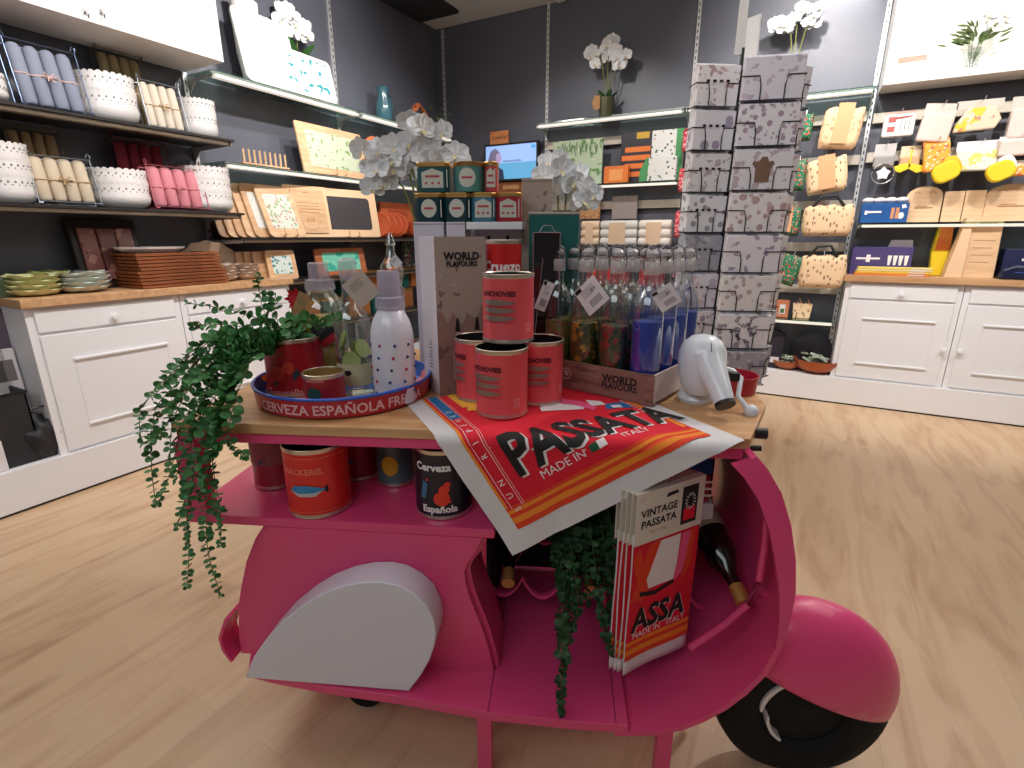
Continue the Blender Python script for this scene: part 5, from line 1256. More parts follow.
def bowl_stack(x0, x1, yt, X, zb, n, where, ord_):
    y, w_, h = LS(x0, x1, yt, X, zb); m_ = mpp((X, y, zb)); r = (x1 - x0) * m_ / 2 * .90; h *= .90; hb = h / (1 + .62 * (n - 1)); first = None
    for k in range(n):
        lab = 'white lace-rimmed bowl, %s in stack %s' % (ord_[k], where)
        if first is None: first = lace_bowl_mesh(r, hb); o = first
        else: o = first.copy(); C.objects.link(o)
        o.location = (X, y, zb + k * hb * .62 + .001); tag(o, lab, 'bowl', 'white lace-rimmed bowls on the side wall')


S1, S2, CT = 1.956, 1.506, 1.0555
rolls('rack of four blue-grey napkin rolls on the upper side wall shelf', 12, 84, 46, -3.42, S1, (136, 142, 160), 'blue_grey', (90, 104, 130), (214, 180, 170), tilt=-12)
rolls('rack of dark napkin rolls at the far left of the upper shelf', -30, 8, 44, -3.5, S1, (70, 78, 98), 'slate', (150, 160, 170), tilt=-10)
rolls('olive beige roll rack standing behind the bowls on the upper shelf', 104, 150, 54, -3.62, S1, (150, 134, 96), 'olive', (120, 110, 84), tilt=-6)
rolls('rack of cream napkin rolls between two bowl stacks on the upper shelf', 143, 184, 84, -3.44, S1, (212, 200, 182), 'cream', (150, 140, 128), (190, 160, 120), tilt=-10)
bowl_stack(80, 134, 73, -3.50, S1, 2, 'right of the blue-grey rack on the upper shelf', ['lower', 'upper'])
bowl_stack(180, 216, 98, -3.50, S1, 2, 'at the right end of the upper shelf', ['lower', 'upper'])
bowl_stack(-40, 2, 70, -3.40, S1, 2, 'cut off at the left edge on the upper shelf', ['lower', 'upper'])
bowl_stack(-22, 27, 138, -3.48, S2, 3, 'at the left edge of the lower shelf', ['lowest', 'middle', 'top'])
bowl_stack(92, 146, 167, -3.50, S2, 2, 'between cream and pink rolls on the lower shelf', ['lower', 'upper'])
bowl_stack(182, 230, 164, -3.52, S2, 3, 'at the right end of the lower shelf', ['lowest', 'middle', 'top'])
rolls('rack of tan napkin rolls behind the cream ones on the lower shelf', 12, 68, 130, -3.62, S2, (168, 142, 104), 'tan', (120, 100, 80), tilt=-5)
rolls('rack of cream napkin rolls at the left of the lower shelf', 30, 96, 158, -3.42, S2, (204, 188, 164), 'cream2', (150, 130, 100), (170, 140, 100), tilt=-10)
rolls('rack of dark red napkin rolls at the back of the lower shelf', 118, 171, 142, -3.62, S2, (140, 44, 60), 'dark_red', (110, 30, 44), (130, 40, 50), n=4, tilt=-5)
rolls('rack of rose pink napkin rolls at the front of the lower shelf', 148, 204, 168, -3.43, S2, (206, 130, 140), 'rose', (190, 110, 120), (200, 120, 130), tilt=-9)

# stacks of shell dishes on the worktop
def dish_stack(px, pw, n, X, zb, col, cname, where, step=.019, lobes=7, base=None):
    ym = 285; y = atx(px, ym, X).y; m_ = mpp((X, y, zb)); r = pw * m_ / 2 * .88; first = None
    for k in range(n):
        if first is None:
            def wob(kk, a, rr, z): s = math.cos(a * lobes); return (rr * (1 + .05 * s), z + (.006 * s if kk in (3, 4) else 0))
            first = G().lathe([(0, 0), (r * .5, 0), (r * .8, .012), (r * .97, .030), (r, .034), (r * .95, .034), (r * .75, .016), (0, .006)], 56, wob=wob, cap0=False).done('shell_dish', mat('dish_' + cname, col, 0.25, coat=0.5), smooth=60); o = first
        else: o = first.copy(); C.objects.link(o)
        o.location = (X + rnd.uniform(-.004, .004), y + rnd.uniform(-.006, .006), zb + .001 + k * step); o.rotation_euler = (0, 0, .3 * k)
        o_lab = ['lowest', 'second', 'third', 'fourth', 'fifth', 'sixth', 'seventh'][k]
        tag(o, 'shell dish, %s in the stack %s' % (o_lab, where), 'dish', 'stacked shell dishes on the worktop')


dish_stack(32, 52, 4, -3.48, CT, (204, 204, 150), 'pale_green', 'nearest the free end of the worktop', .024)
dish_stack(82, 54, 4, -3.50, CT, (198, 206, 196), 'pale_grey', 'just left of the wooden trays', .024)
dish_stack(50, 40, 4, -3.62, CT, (170, 170, 110), 'olive', 'behind the two nearest stacks', .026)
dish_stack(222, 36, 5, -3.50, CT, (206, 188, 172), 'shell_pink', 'right of the wooden trays', .020)
dish_stack(247, 30, 5, -3.52, CT, (196, 176, 160), 'shell_beige', 'at the right end of the worktop', .019)
y, w_, h = LS(0, 24, 252, -3.6, CT)
o = G().lathe([(0, 0), (.10, .0), (.12, .04), (.13, .09), (.125, .09), (.115, .04), (.08, .008), (0, .008)], 36, cap0=False).done('green_bowl', mat('green_glaze', (70, 96, 66), 0.2, coat=0.6)); o.location = (-3.57, y - .03, CT + .001); tag(o, 'deep green glazed bowl at the far left on the worktop', 'bowl')
# wooden trays
y, w_, h = LS(124, 212, 249, -3.50, CT); n = 10; st = h / n * .92; yc = y
for k in range(n):
    ww = w_ * (1.0 if k < 5 else .93)
    t = thing('wooden_tray', 'dark wooden tray, %s from the bottom of the tall tray stack' % ['first', 'second', 'third', 'fourth', 'fifth', 'sixth', 'seventh', 'eighth', 'ninth', 'tenth'][k], 'tray', (-3.50 + .004 * (k % 2), yc - .003 * k, CT + .001 + k * st), RL, 'stacked wooden trays on the worktop')
    G().box(-ww / 2 + .012, ww / 2 - .012, -.15, .15, 0, .006).done('tray_base', mat('tray_dark', (80, 42, 26), 0.6), t, smooth=0)
    g = G(); rim = [(-ww / 2, -.165), (ww / 2, -.165), (ww / 2, .165), (-ww / 2, .165)]; inn = [(-ww / 2 + .014, -.15), (ww / 2 - .014, -.15), (ww / 2 - .014, .15), (-ww / 2 + .014, .15)]
    for i in range(4): j = (i + 1) % 4; g.prism([rim[i], rim[j], inn[j], inn[i]], .002, st * .86, 'z')
    g.done('tray_rim', WOODD, t, smooth=0, bevel=.001)
zt = CT + .002 + n * st
o = G().lathe([(0, 0), (.12, 0), (.15, .02), (.155, .032), (.148, .032), (.115, .006), (0, .006)], 14, cap0=False).done('white_dish', CERAM, smooth=20); o.location = (-3.50, LS(112, 185, 243, -3.5, zt)[0], zt); o.scale = (1, 1.25, 1); tag(o, 'white faceted dish on top of the wooden tray stack', 'dish')
y, w_, h = LS(72, 140, 218, -3.66, CT)
t = thing('framed_gift_set', 'dark tray with shiny pink wrapped gifts leaning behind the wooden trays', 'gift set', (-3.60, y, CT + .002), RL, rx=R(-10))
G().box(-w_ / 2, w_ / 2, 0, .05, 0, h).done('tray_body', mat('dark_brown_tray', (36, 26, 24), 0.4), t, smooth=0, bevel=.006)
g = G(); 
for k in range(3): g.box(-w_ * .40 + w_ * .27 * k, -w_ * .40 + w_ * (.27 * k + .255), -.02, 0, h * .12, h * .86, k % 2)
g.done('wrapped_gifts', [spots('foil_rose', (160, 106, 100), (206, 150, 140), (120, 70, 70), 12, .45, .2, 'NOISE'), spots('foil_plum', (140, 92, 92), (190, 136, 128), (110, 66, 66), 12, .45, .2, 'NOISE')], t, smooth=0, bevel=.008)
y, w_, h = LS(196, 226, 240, -3.60, CT)
t = thing('napkin_fan', 'beige pleated fan standing behind the pink shell dishes', 'fan', (-3.62, y, CT + .001), RL)
g = G(); n = 16; r_ = h
P = [(0, 0)] + [((r_ * (1 - .04 * (k % 2))) * math.cos(math.pi * k / n), r_ * math.sin(math.pi * k / n) * (1 - .04 * (k % 2))) for k in range(n + 1)]
for k in range(1, n + 1): g.f([g.v((P[0][0], 0, .002)), g.v((P[k][0], .006 * (k % 2), max(.002, P[k][1]))), g.v((P[k + 1][0], .006 * ((k + 1) % 2), max(.002, P[k + 1][1])))])
g.done('fan_paper', mat('fan_beige', (200, 172, 148), 0.8), t, smooth=0, solid=.003, recalc=False)


# framed boards
def frame_pts(w_, h, r, n=6, x=0, z=0):
    P = []
    for cx, cz, a0 in ((w_ / 2 - r, r, -90), (w_ / 2 - r, h - r, 0), (-w_ / 2 + r, h - r, 90), (-w_ / 2 + r, r, 180)):
        for k in range(n + 1): a = R(a0 + 90 * k / n); P.append((x + cx + r * math.cos(a), z + cz + r * math.sin(a)))
    return P


def board(name, label, loc, rz, w_, h, frame_m, panel_m, tilt=-14, inset=.16, r=.03, group=None, th=.018, stand=False, cat='board', pr=.02, insb=None):
    t = thing(name, label, cat, loc, rz, group, rx=R(tilt))
    G().prism(frame_pts(w_, h, r), 0, th, 'y').done('frame', frame_m, t, smooth=30, bevel=.002)
    if panel_m:
        b = insb if insb is not None else inset
        G().prism(frame_pts(w_ * (1 - inset * 1.6), h * (1 - inset - b), pr, z=h * b), -.0015, .001, 'y').done('printed_panel', panel_m, t, smooth=30)
    if stand:
        g = G()
        for x in (-.05, .05): g.box(x - .004, x + .004, -.045, -.037, 0, .045); g.box(x - .004, x + .004, -.045, .0, 0, .006)
        g.done('easel_pegs', WOODL, t, smooth=0)
    return t


FLOR = spots('floral_green_print', (196, 206, 180), (130, 160, 100), (220, 190, 180), 22, .40, .5, 'NOISE'); PALEP = spots('pale_pattern', (214, 212, 206), (160, 160, 156), None, 40, .36, .5, 'NOISE')
TEALP = spots('teal_leaf_print', (206, 214, 214), (20, 140, 150), (150, 210, 210), 16, .42, .5, 'NOISE'); MINT = spots('mint_resin', (120, 205, 180), (60, 170, 150), (170, 220, 190), 8, .42, .3, 'NOISE')
S3 = 2.3865
y, w_, h = LS(232, 286, 14, -3.60, S3); board('patterned_board', 'white board with a faint grey pattern leaning on the high side wall shelf', (-3.47, y, S3 + .003), RL, w_, h * .98, mat('board_white', (214, 212, 208), 0.4), PALEP, -12, .14, .05)
y, w_, h = LS(283, 333, 53, -3.50, S3); board('patterned_board', 'white board with teal leaf pattern on the high side wall shelf', (-3.465, y, S3 + .003), RL, w_, h, mat('board_white'), TEALP, -12, .10, .04)
y = LS(236, 270, 5, -3.66, S3)[0] - .14
o = G().lathe([(0, 0), (.09, 0), (.15, .12), (.17, .3), (.16, .3), (.13, .1), (0, .01)], 32, cap0=False).done('white_vase', CERAM); o.location = (-3.66, y + .10, S3 + .001); o.scale = (.45, .6, 1.85); tag(o, 'tall white vase behind the faint grey board on the high shelf', 'vase')
y, w_, h = LS(374, 393, 88, -3.6, S3)
t = thing('teal_jug', 'small shiny teal jug on the high glass shelf', 'jug', (-3.6, y, S3 + .001), RL); r = w_ * .30
G().lathe([(0, 0), (r * .8, 0), (r, h * .2), (r * .95, h * .5), (r * .6, h * .8), (r * .75, h), (r * .68, h), (r * .5, h * .8), (0, h * .1)], 28, cap0=False).done('jug_body', mat('teal_glaze', (60, 104, 116), 0.2, coat=0.6), t)
G().tube([(r * .7, 0, h * .85), (r * 1.5, 0, h * .8), (r * 1.5, 0, h * .45), (r * .95, 0, h * .3)], .007, 8).done('handle', mat('teal_glaze'), t)
TERRA = mat('terracotta', (206, 112, 66), 0.55)
y, w_, h = LS(402, 438, 101, -3.55, S3)
def ring_sculpt(name, label, loc, R_, z_h, rot):
    t = thing(name, label, 'ornament', loc, rot)
    P = [(R_ * math.cos(a) * (1 + .1 * math.sin(3 * a)), .02 * math.sin(2 * a), z_h / 2 + z_h * .42 * math.sin(a)) for a in [k * .2618 for k in range(24)]]
    G().tube(P, [.022 + .008 * math.sin(k * .8) for k in range(24)], 10, closed=True).done('ring_body', TERRA, t); G().box(-R_ * .6, R_ * .6, -.03, .03, 0, .012).done('base', TERRA, t, smooth=0, bevel=.003)
ring_sculpt('terracotta_ornament', 'orange terracotta ornament on the high glass shelf near the corner', (-3.55, y, S3 + .001), w_ * .33, h * .9, RL + .3)
y, w_, h = LS(362, 384, 134, -3.56, 1.841); ring_sculpt('terracotta_ornament', 'twisted orange terracotta ornament right of the green framed tray', (-3.56, y + .02, 1.842), w_ * .4, h, RL - .2)
q = atx(436, 112, -3.62); root = Vector((-3.62, q.y, S3 + .001))
t = thing('small_potted_plant', 'small grey leafed plant in the room corner on the high shelf', 'plant', root, 0)
G().lathe([(0, 0), (.05, 0), (.06, .08), (.05, .08), (0, .07)], 20).done('pot', mat('grey_pot', (110, 108, 104), 0.7), t)
g = G()
for k in range(60): a = rnd.uniform(0, 6.28); e = rnd.uniform(.2, 1.4); p = Vector((0, 0, .08)) + Vector((math.cos(a) * math.cos(e), math.sin(a) * math.cos(e), math.sin(e))) * rnd.uniform(.05, .22); leaf(g, p, Vector((math.cos(a), math.sin(a), .4)), Vector((0, 0, 1)), .05, .04, 0)
g.done('foliage', mat('sage_leaf', (120, 130, 112), 0.7), t, smooth=0, recalc=False)
# peg rack
y, w_, h = LS(240, 286, 146, -3.52, 1.841)
t = thing('plate_rack', 'small wooden rack with a row of nine pegs on the side wall shelf', 'plate rack', (-3.52, y, 1.842), RL)
G().box(-w_ / 2, w_ / 2, -.03, .03, 0, .014).done('rack_base', WOODL, t, smooth=0, bevel=.002)
for k in range(9):
    x = -w_ / 2 + w_ * (k + .5) / 9; G().tube([(x, -.012, .012), (x, -.012, h * .72)], .0075, 8).done('peg', WOODL, t)
y, w_, h = LS(302, 366, 125, -3.50, 1.841)
board('framed_tray', 'wooden framed tray with a green meadow picture on the side wall shelf', (-3.49, y, 1.843), RL, w_, h * .97, WOODL, FLOR, -10, .14, .015, stand=True, cat='tray')
S5 = 1.3465
yfl, _, hfl = LS(256, 297, 178, -3.46, S5)
for k in range(5):
    board('wooden_board', 'plain wooden board, %s of the row leaning left of the flowered board' % ['first', 'second', 'third', 'fourth', 'fifth'][k], (-3.59 + .026 * k, yfl + .02 - .052 * (5 - k), S5 + .002), R(86), .29, hfl * (.98 - .01 * (4 - k)), WOODL if k % 2 else WOODO, PALEP if k == 4 else None, -22, .17, .04, 'row of leaning wooden boards', th=.014)
y, w_, h = LS(256, 297, 178, -3.46, S5); board('flowered_board', 'wooden board with a pale flowered panel, in front of the board row', (-3.43, y + .06, S5 + .002), R(84), .30, h * .98, WOODL, spots('flowered_panel', (208, 214, 200), (150, 180, 130), (190, 110, 110), 28, .34, .5), -24, .17, .04, stand=True)
y, w_, h = LS(294, 331, 185, -3.47, S5)
t = board('price_board', 'tall light wooden sign with engraved text and price beside the slate board', (-3.50, y, S5 + .002), R(80), w_, h, mat('pale_birch', (236, 200, 160), 0.6), None, -8, cat='sign', r=.006)
G().prism(frame_pts(w_ * .78, h * .84, .01, z=h * .08, x=.006), -.010, -.0005, 'y').done('clip_panel', WOODL, t, smooth=30)
g = G(); [g.box(-w_ * (.26 - .03 * (k % 3)), w_ * (.27 - .02 * (k % 2)), -.0115, -.0105, h * (.66 - .06 * k), h * (.668 - .06 * k)) for k in range(4)]; g.text('£18', .045, lambda a, b: (a, -.0115, h * .30 + b)); g.tube([(w_ * .22 * math.cos(a), -.011, h * .335 + w_ * .22 * math.sin(a)) for a in [math.pi + k * .3142 for k in range(11)]], .001, 4); g.box(-.03, .01, -.013, -.0105, h * .86, h * .875); g.done('engraving', mat('engraving_brown', (168, 120, 84), 0.8), t, smooth=0)
y, w_, h = LS(322, 376, 189, -3.46, S5); board('slate_board', 'wooden board with a black slate inset on the side wall shelf', (-3.46, y, S5 + .002), R(82), w_, h, mat('pale_birch'), mat('slate_inset', (62, 58, 62), 0.5), -8, .16, .02, stand=True, pr=.03)
ORNG = mat('orange_glaze', (206, 96, 58), 0.4, coat=0.2)
for k in range(4):
    q = atx(379 + 6.0 * k, 224, -3.5); 
    o = G().at((0, 0, .115), rx=R(90)).lathe([(0, 0), (.08, 0), (.11, .012), (.105, .016), (.07, .006), (0, .006)], 30, wob=lambda kk, a, rr, z: (rr * (1 + .04 * math.cos(a * 9)), z)).done('scalloped_plate', ORNG)
    o.location = (-3.50, q.y, S5 + .001); o.rotation_euler = (R(-6), 0, R(28)); tag(o, 'orange scalloped plate standing upright, %s in the row right of the slate board' % ['first', 'second', 'third', 'last'][k], 'plate', 'upright orange plates in the corner')
for k in range(4):
    y = atx(404, 220, -3.5).y
    o = G().lathe([(0, 0), (.06, 0), (.11, .03), (.12, .055), (.112, .055), (.06, .01), (0, .01)], 36, wob=lambda kk, a, rr, z: (rr * (1 + .05 * math.cos(a * 8)), z), cap0=False).done('scalloped_bowl', ORNG)
    o.location = (-3.52, y + .12, S5 + .001 + .03 * k); tag(o, 'orange scalloped bowl, %s of the stack in the corner' % ['lowest', 'second', 'third', 'topmost'][k], 'bowl', 'stacked orange bowls in the corner')
y, w_, h = LS(383, 415, 203, -3.66, S5); t = thing('orange_box', 'flat orange box standing behind the orange bowls in the corner', 'box', (-3.68, y, S5 + .001), RL)
G().box(-w_ / 2, w_ / 2, 0, .04, 0, h).done('box_body', mat('box_orange', (206, 104, 60), 0.6), t, smooth=0, bevel=.003); G().box(-w_ * .3, w_ * .3, -.001, 0, h * .4, h * .8).done('label_panel', mat('box_rust', (180, 80, 50), 0.7), t, smooth=0)
S6 = 1.0315
for k in range(3):
    y = atx(256 + 6 * k, 262, -3.5).y; _, w_, h = LS(250, 295, 251, -3.5, S6)
    board('wooden_board', 'low wooden board, %s of the three left of the turquoise print' % ['first', 'second', 'third'][k], (-3.56 + .025 * k, y + .02, S6 + .002), R(86), .22, h, WOODO, None, -10, .18, .02, 'row of leaning wooden boards', th=.014)
y, w_, h = LS(262, 296, 250, -3.47, S6); board('printed_board', 'wooden board with turquoise foliage print on the low side wall shelf', (-3.46, y + .03, S6 + .002), R(84), .24, h, WOODL, spots('foliage_print', (214, 226, 220), (70, 140, 150), None, 34, .38, .5), -10, .2, .02)
y, w_, h = LS(317, 366, 248, -3.48, S6); board('mint_tray', 'wooden tray with shining mint green resin on the low side wall shelf', (-3.47, y, S6 + .002), RL, w_, h, wood('warm_wood', (186, 112, 70), (150, 84, 50)), MINT, -10, .16, .02, cat='tray')
y, w_, h = LS(403, 422, 240, -3.5, S6); board('botanical_print', 'black card with a green botanical print in the corner on the low shelf', (-3.5, y, S6 + .002), RL, w_, h, BLACK, spots('botanic_print', (24, 26, 26), (90, 120, 90), (150, 60, 50), 26, .33, .6), -4, .08, .004, cat='picture')
y, w_, h = LS(384, 400, 258, -3.5, S6); ring_sculpt('terracotta_ornament', 'small orange ornament left of the black botanical card', (-3.5, y, S6 + .001), w_ * .42, h, RL)
# teal and amber boxes on the lowest shelf
for j, (zb, pts) in enumerate(((.661, ((300, 322), (324, 346), (350, 372), (374, 392), (394, 415))), (.858, ((345, 366), (368, 388), (390, 410), (412, 430))))):
    for k, (x0, x1) in enumerate(pts):
        y0 = atx(x0, 320 - 30 * j, -3.45).y; y1 = atx(x1, 320 - 30 * j, -3.45).y; am = (k + j) % 2 == 0
        t = thing('gold_edged_box', '%s box with gold edges, %s in the %s row on the lowest side wall shelf' % ('amber' if am else 'teal', ['first', 'second', 'third', 'fourth', 'fifth'][k], 'bottom' if j == 0 else 'upper'), 'box', (-3.45, (y0 + y1) / 2, zb), RL, 'teal and amber boxes')
        ww = (y1 - y0) * .94; G().box(-ww / 2, ww / 2, 0, .20, 0, .165).done('box_body', mat('box_amber', (150, 92, 50), 0.4) if am else mat('box_teal', (16, 78, 72), 0.35, coat=0.3), t, smooth=0, bevel=.003); G().box(-ww / 2 - .002, ww / 2 + .002, -.002, .202, .165, .188).done('lid', GOLD, t, smooth=0, bevel=.003)
y0 = atx(290, 320, -3.45)
# goods standing on the plinth at the left edge
for (nm, lab, cat_, x0, x1, yt, yb, X, col, dep, z0) in (('black_basket', 'black open basket standing on the plinth at the left edge', 'basket', -20, 30, 389, 455, -3.5, (34, 34, 38), .3, .226),):
    y, w_, h = LS(x0, x1, yt, X, z0); t = thing(nm, lab, cat_, (X, y - .03, z0 + .001), RL)
    g = G(); a, b_ = w_ / 2, .15; g.prism([(-a * .9, -b_), (a * .9, -b_), (a, b_), (-a, b_)], 0, .01, 'z')
    for (xa, ya, xb, yb_) in ((-a, -b_, a, -b_ + .008), (-a, b_ - .008, a, b_), (-a, -b_, -a + .008, b_), (a - .008, -b_, a, b_)): g.box(xa, xb, ya, yb_, .01, h)
    g.done('basket_body', mat('basket_black', col, 0.7, bump=0.5, bscale=80), t, smooth=0); g = G(); g.tube([(-a, -b_, h), (a, -b_, h), (a, b_, h), (-a, b_, h)], .008, 6, closed=True); g.done('basket_rim', BLACK, t)
    for k in range(2): 
        y2 = atx(2 + 11 * k, 372, -3.45).y; c = thing('white_packet', 'white card packet %s in the black basket' % ['nearer the edge', 'leaning at the right'][k], 'packet', (-3.5, y2, z0 + .012), RL, rx=R(-4)); hh_ = atx(8, 352, -3.5).z - z0; G().box(-.05, .05, 0, .03, .0, hh_).done('packet_body', PAPER, c, smooth=0, bevel=.002); G().box(-.035, .035, -.001, 0, hh_ * .7, hh_ * .9).done('packet_print', GREYINK, c, smooth=0)
y = atx(38, 440, -3.45).y
t = thing('black_bag', 'crumpled black bag slumped on the plinth against the first cabinet', 'bag', (-3.42, y + .0, .227), RL)
bm = bmesh.new(); bmesh.ops.create_icosphere(bm, subdivisions=4, radius=1)
for v in bm.verts: n_ = noise.noise(v.co * 2.2) * .22 + noise.noise(v.co * 5) * .09; v.co = Vector((v.co.x * .11 * (1 + n_), v.co.y * .10 * (1 + n_), max(0, (v.co.z + .75)) * .13 * (1 + n_)))
me = bpy.data.meshes.new('bag_body'); bm.to_mesh(me); bm.free(); me.materials.append(mat('black_fabric', (30, 28, 32), 0.6)); me.polygons.foreach_set('use_smooth', [True] * len(me.polygons)); o = bpy.data.objects.new('bag_body', me); C.objects.link(o); o.parent = t
G().tube([(-.08, -.02, .20), (-.04, -.04, .27), (.04, -.04, .27), (.08, -.02, .20)], .006, 6).done('handle', BLACK, t)
y, w_, h = LS(-20, 17, 448, -3.36, .226); t = thing('white_carton', 'low white carton at the left edge on the plinth', 'box', (-3.335, y - .08, .227), RL); G().box(-.10, .10, 0, .06, 0, h * .9 + .05).done('carton_body', PAPER, t, smooth=0, bevel=.003); G().box(-.03, .03, -.001, 0, .03, .06).done('label_panel', GREYINK, t, smooth=0)
t = thing('dark_hanging_bag', 'dark grey bag hanging beside the first cabinet above the basket', 'bag', (-3.58, atx(0, 340, -3.5).y - .02, .72), RL); G().prism(frame_pts(.20, .28, .03), 0, .10, 'y').done('bag_body', mat('charcoal_fabric', (92, 84, 96), 0.8), t, smooth=30, bevel=.01); G().tube([(-.05, .05, .27), (-.03, .05, .32), (.03, .05, .32), (.05, .05, .27)], .004, 6).done('handle', BLACK, t)

# contents of the light boxes
for (px, lab) in ((85, 'small chrome hook on the front of the left light box, left one'), (101, 'small chrome hook on the front of the left light box, right one')):
    q = atx(px, 12, -3.31); t = thing('chrome_hook', lab, 'hook', (-3.309, q.y, q.z), RL, 'chrome hooks on the left light box'); G().tube([(0, 0, 0), (0, -.02, 0), (0, -.03, -.015), (0, -.02, -.03)], .005, 8).done('hook_bend', STEEL, t); G().box(-.012, .012, -.003, 0, -.012, .012).done('plate', STEEL, t, smooth=0)
q = aty(915, 46, 5.0)
t = thing('small_wooden_sign', 'small pinkish wooden bar standing in the right light box', 'sign', (q.x, 5.0, 2.422), 0); G().box(-.085, .085, 0, .012, .13, .165).done('bar', wood('rosewood', (196, 150, 130), (170, 120, 104)), t, smooth=0); G().box(-.004, .004, 0, .01, 0, .13).done('stand_rod', WHITE, t, smooth=0); G().box(-.06, .06, -.02, .03, 0, .008).done('base', WHITE, t, smooth=0)
q = aty(972, 60, 5.02); root = Vector((q.x, 5.02, 2.422))
t = thing('flower_vase', 'glass vase of white flowers and green leaves in the right light box', 'flowers', root, 0)
G().lathe([(0, 0), (.05, 0), (.045, .1), (.06, .16), (.056, .16), (.04, .1), (0, .01)], 24, cap0=False).done('vase', GLASS, t)
g = G()
for k in range(70): a = rnd.uniform(0, 6.28); e = rnd.uniform(-.1, 1.3); p = Vector((0, 0, .2)) + Vector((math.cos(a) * math.cos(e) * 1.2, math.sin(a) * math.cos(e) * .5, math.sin(e))) * rnd.uniform(.02, .14); leaf(g, p, Vector((math.cos(a), math.sin(a) * .4, .3)), Vector((0, -1, .3)), .07, .028, 0, False)
for k in range(8): g.tube([(0, 0, .03), (.04 * math.cos(k), .03 * math.sin(k), .22)], .002, 4)
g.done('foliage', mat('bouquet_leaf', (110, 130, 84), 0.6), t, smooth=0, recalc=False); g = G(); [flower(g, Vector((.07 + .05 * math.cos(k * 2.4), -.06, .30 + .04 * math.sin(k * 1.7))), Vector((rnd.uniform(-.4, .4), -1, .1)), .05) for k in range(7)]; g.done('flowers', [PETAL, THROAT], t, smooth=0, recalc=False)

# ================================================================ goods on the back wall
def pouch(label, x0, x1, yt, yb, Y, m, cat='bag', name='zip_pouch', group=None, rz=0.0, band=True, ry=0.0, strap=None, shape=.35):
    X, w_, z, h = BW(x0, x1, yt, yb, Y); t = thing(name, label, cat, (X, Y, z), rz, group, ry=ry)
    g = G(); nx, nz = 16, 12; top = 1
    def P(i, j, s_):
        a = i / nx * 2 - 1; b = j / nz * 2 - 1; ro = (1 - abs(a) ** 6) * (1 - abs(b) ** 6); hw = w_ / 2 * (1 - shape * .35 * (1 - (b + 1) / 2) ** 3 - shape * .25 * ((b + 1) / 2) ** 2)
        return g.v((a * hw, -s_ * .045 * max(0, ro) ** .5, (b + 1) / 2 * h * (1 + .02 * math.sin(a * 9))))
    A = [[P(i, j, 1) for i in range(nx + 1)] for j in range(nz + 1)]; B = [[P(i, j, -.3) for i in range(nx + 1)] for j in range(nz + 1)]
    for j in range(nz):
        for i in range(nx): g.f([A[j][i], A[j][i + 1], A[j + 1][i + 1], A[j + 1][i]]); g.f([B[j][i], B[j + 1][i], B[j + 1][i + 1], B[j][i + 1]])
    bmesh.ops.remove_doubles(g.bm, verts=g.bm.verts, dist=.0004); g.done('bag_body', m, t, smooth=80)
    if band: G().box(-w_ * .18, w_ * .20, -.050, -.046, h * .12, h * 1.08).done('card_band', mat('peach_card', (232, 168, 124), 0.8), t, smooth=0)
    g = G(); g.tube([(0, -.01, h * .98), (0, -.005, h * 1.12), (0, 5.199 - Y, h * 1.12 + .005)], .003, 5); g.done('hook', STEEL, t)
    if strap: G().tube([(-w_ * .3, -.02, h * .95), (-w_ * .15, -.03, h * 1.25), (w_ * .1, -.03, h * 1.28), (w_ * .25, -.02, h * .95)], .012, 6).done('strap', strap, t)
    return t


PEACH = spots('peach_print', (238, 200, 158), (196, 150, 112), (214, 168, 126), 34, .40, .85, 'NOISE'); PEACH2 = spots('peach_figure_print', (240, 206, 166), (150, 114, 86), None, 30, .30, .85, stretch=(1.5, 1, .75)); STRAW = spots('strawberry_print', (40, 120, 84), (206, 60, 56), (230, 160, 150), 34, .30, .8); REDF = spots('red_floral', (206, 70, 84), (240, 180, 180), (160, 30, 50), 42, .36, .8)
pouch('topmost peach patterned pouch with a card band beside the card spinner', 818, 860, 108, 149, 4.98, PEACH, ry=.1)
pouch('second peach patterned pouch, wider and tied, below the topmost one', 808, 851, 158, 193, 4.98, PEACH2, ry=-.15, band=True)
pouch('large pale peach bag with black strap, third from top', 800, 856, 205, 236, 4.93, PEACH2, band=False, strap=mat('black_fabric'), name='patterned_bag', shape=.6)
pouch('lowest large peach bag with black strap', 796, 848, 255, 288, 4.93, PEACH2, band=False, strap=mat('black_fabric'), name='patterned_bag', shape=.6)
pouch('green strawberry pouch high beside the spinner', 797, 813, 114, 141, 4.95, STRAW, band=False, group='green strawberry pouches')
pouch('green strawberry pouch, second from top', 790, 806, 160, 191, 4.95, STRAW, band=False, group='green strawberry pouches')
pouch('wide green strawberry pouch with peach card, third from top', 770, 801, 209, 236, 4.93, STRAW, band=True)
pouch('lowest green strawberry pouch right of the spinner', 772, 796, 254, 284, 4.93, STRAW, band=False, ry=.25, group='green strawberry pouches')
for k, (x0, x1, y0, y1, lb) in enumerate(((682, 702, 128, 152, 'red flowered pouch left of the spinner, topmost'), (678, 693, 168, 192, 'red flowered pouch left of the spinner, second from top'), (674, 690, 211, 238, 'red flowered pouch left of the spinner, third from top'), (672, 690, 252, 282, 'pink black flowered pouch left of the spinner, lowest'))):
    pouch(lb, x0, x1, y0, y1, 4.95, REDF if k < 3 else spots('pink_black_floral', (40, 30, 36), (220, 120, 160), (230, 190, 200), 40, .4, .8), band=False)
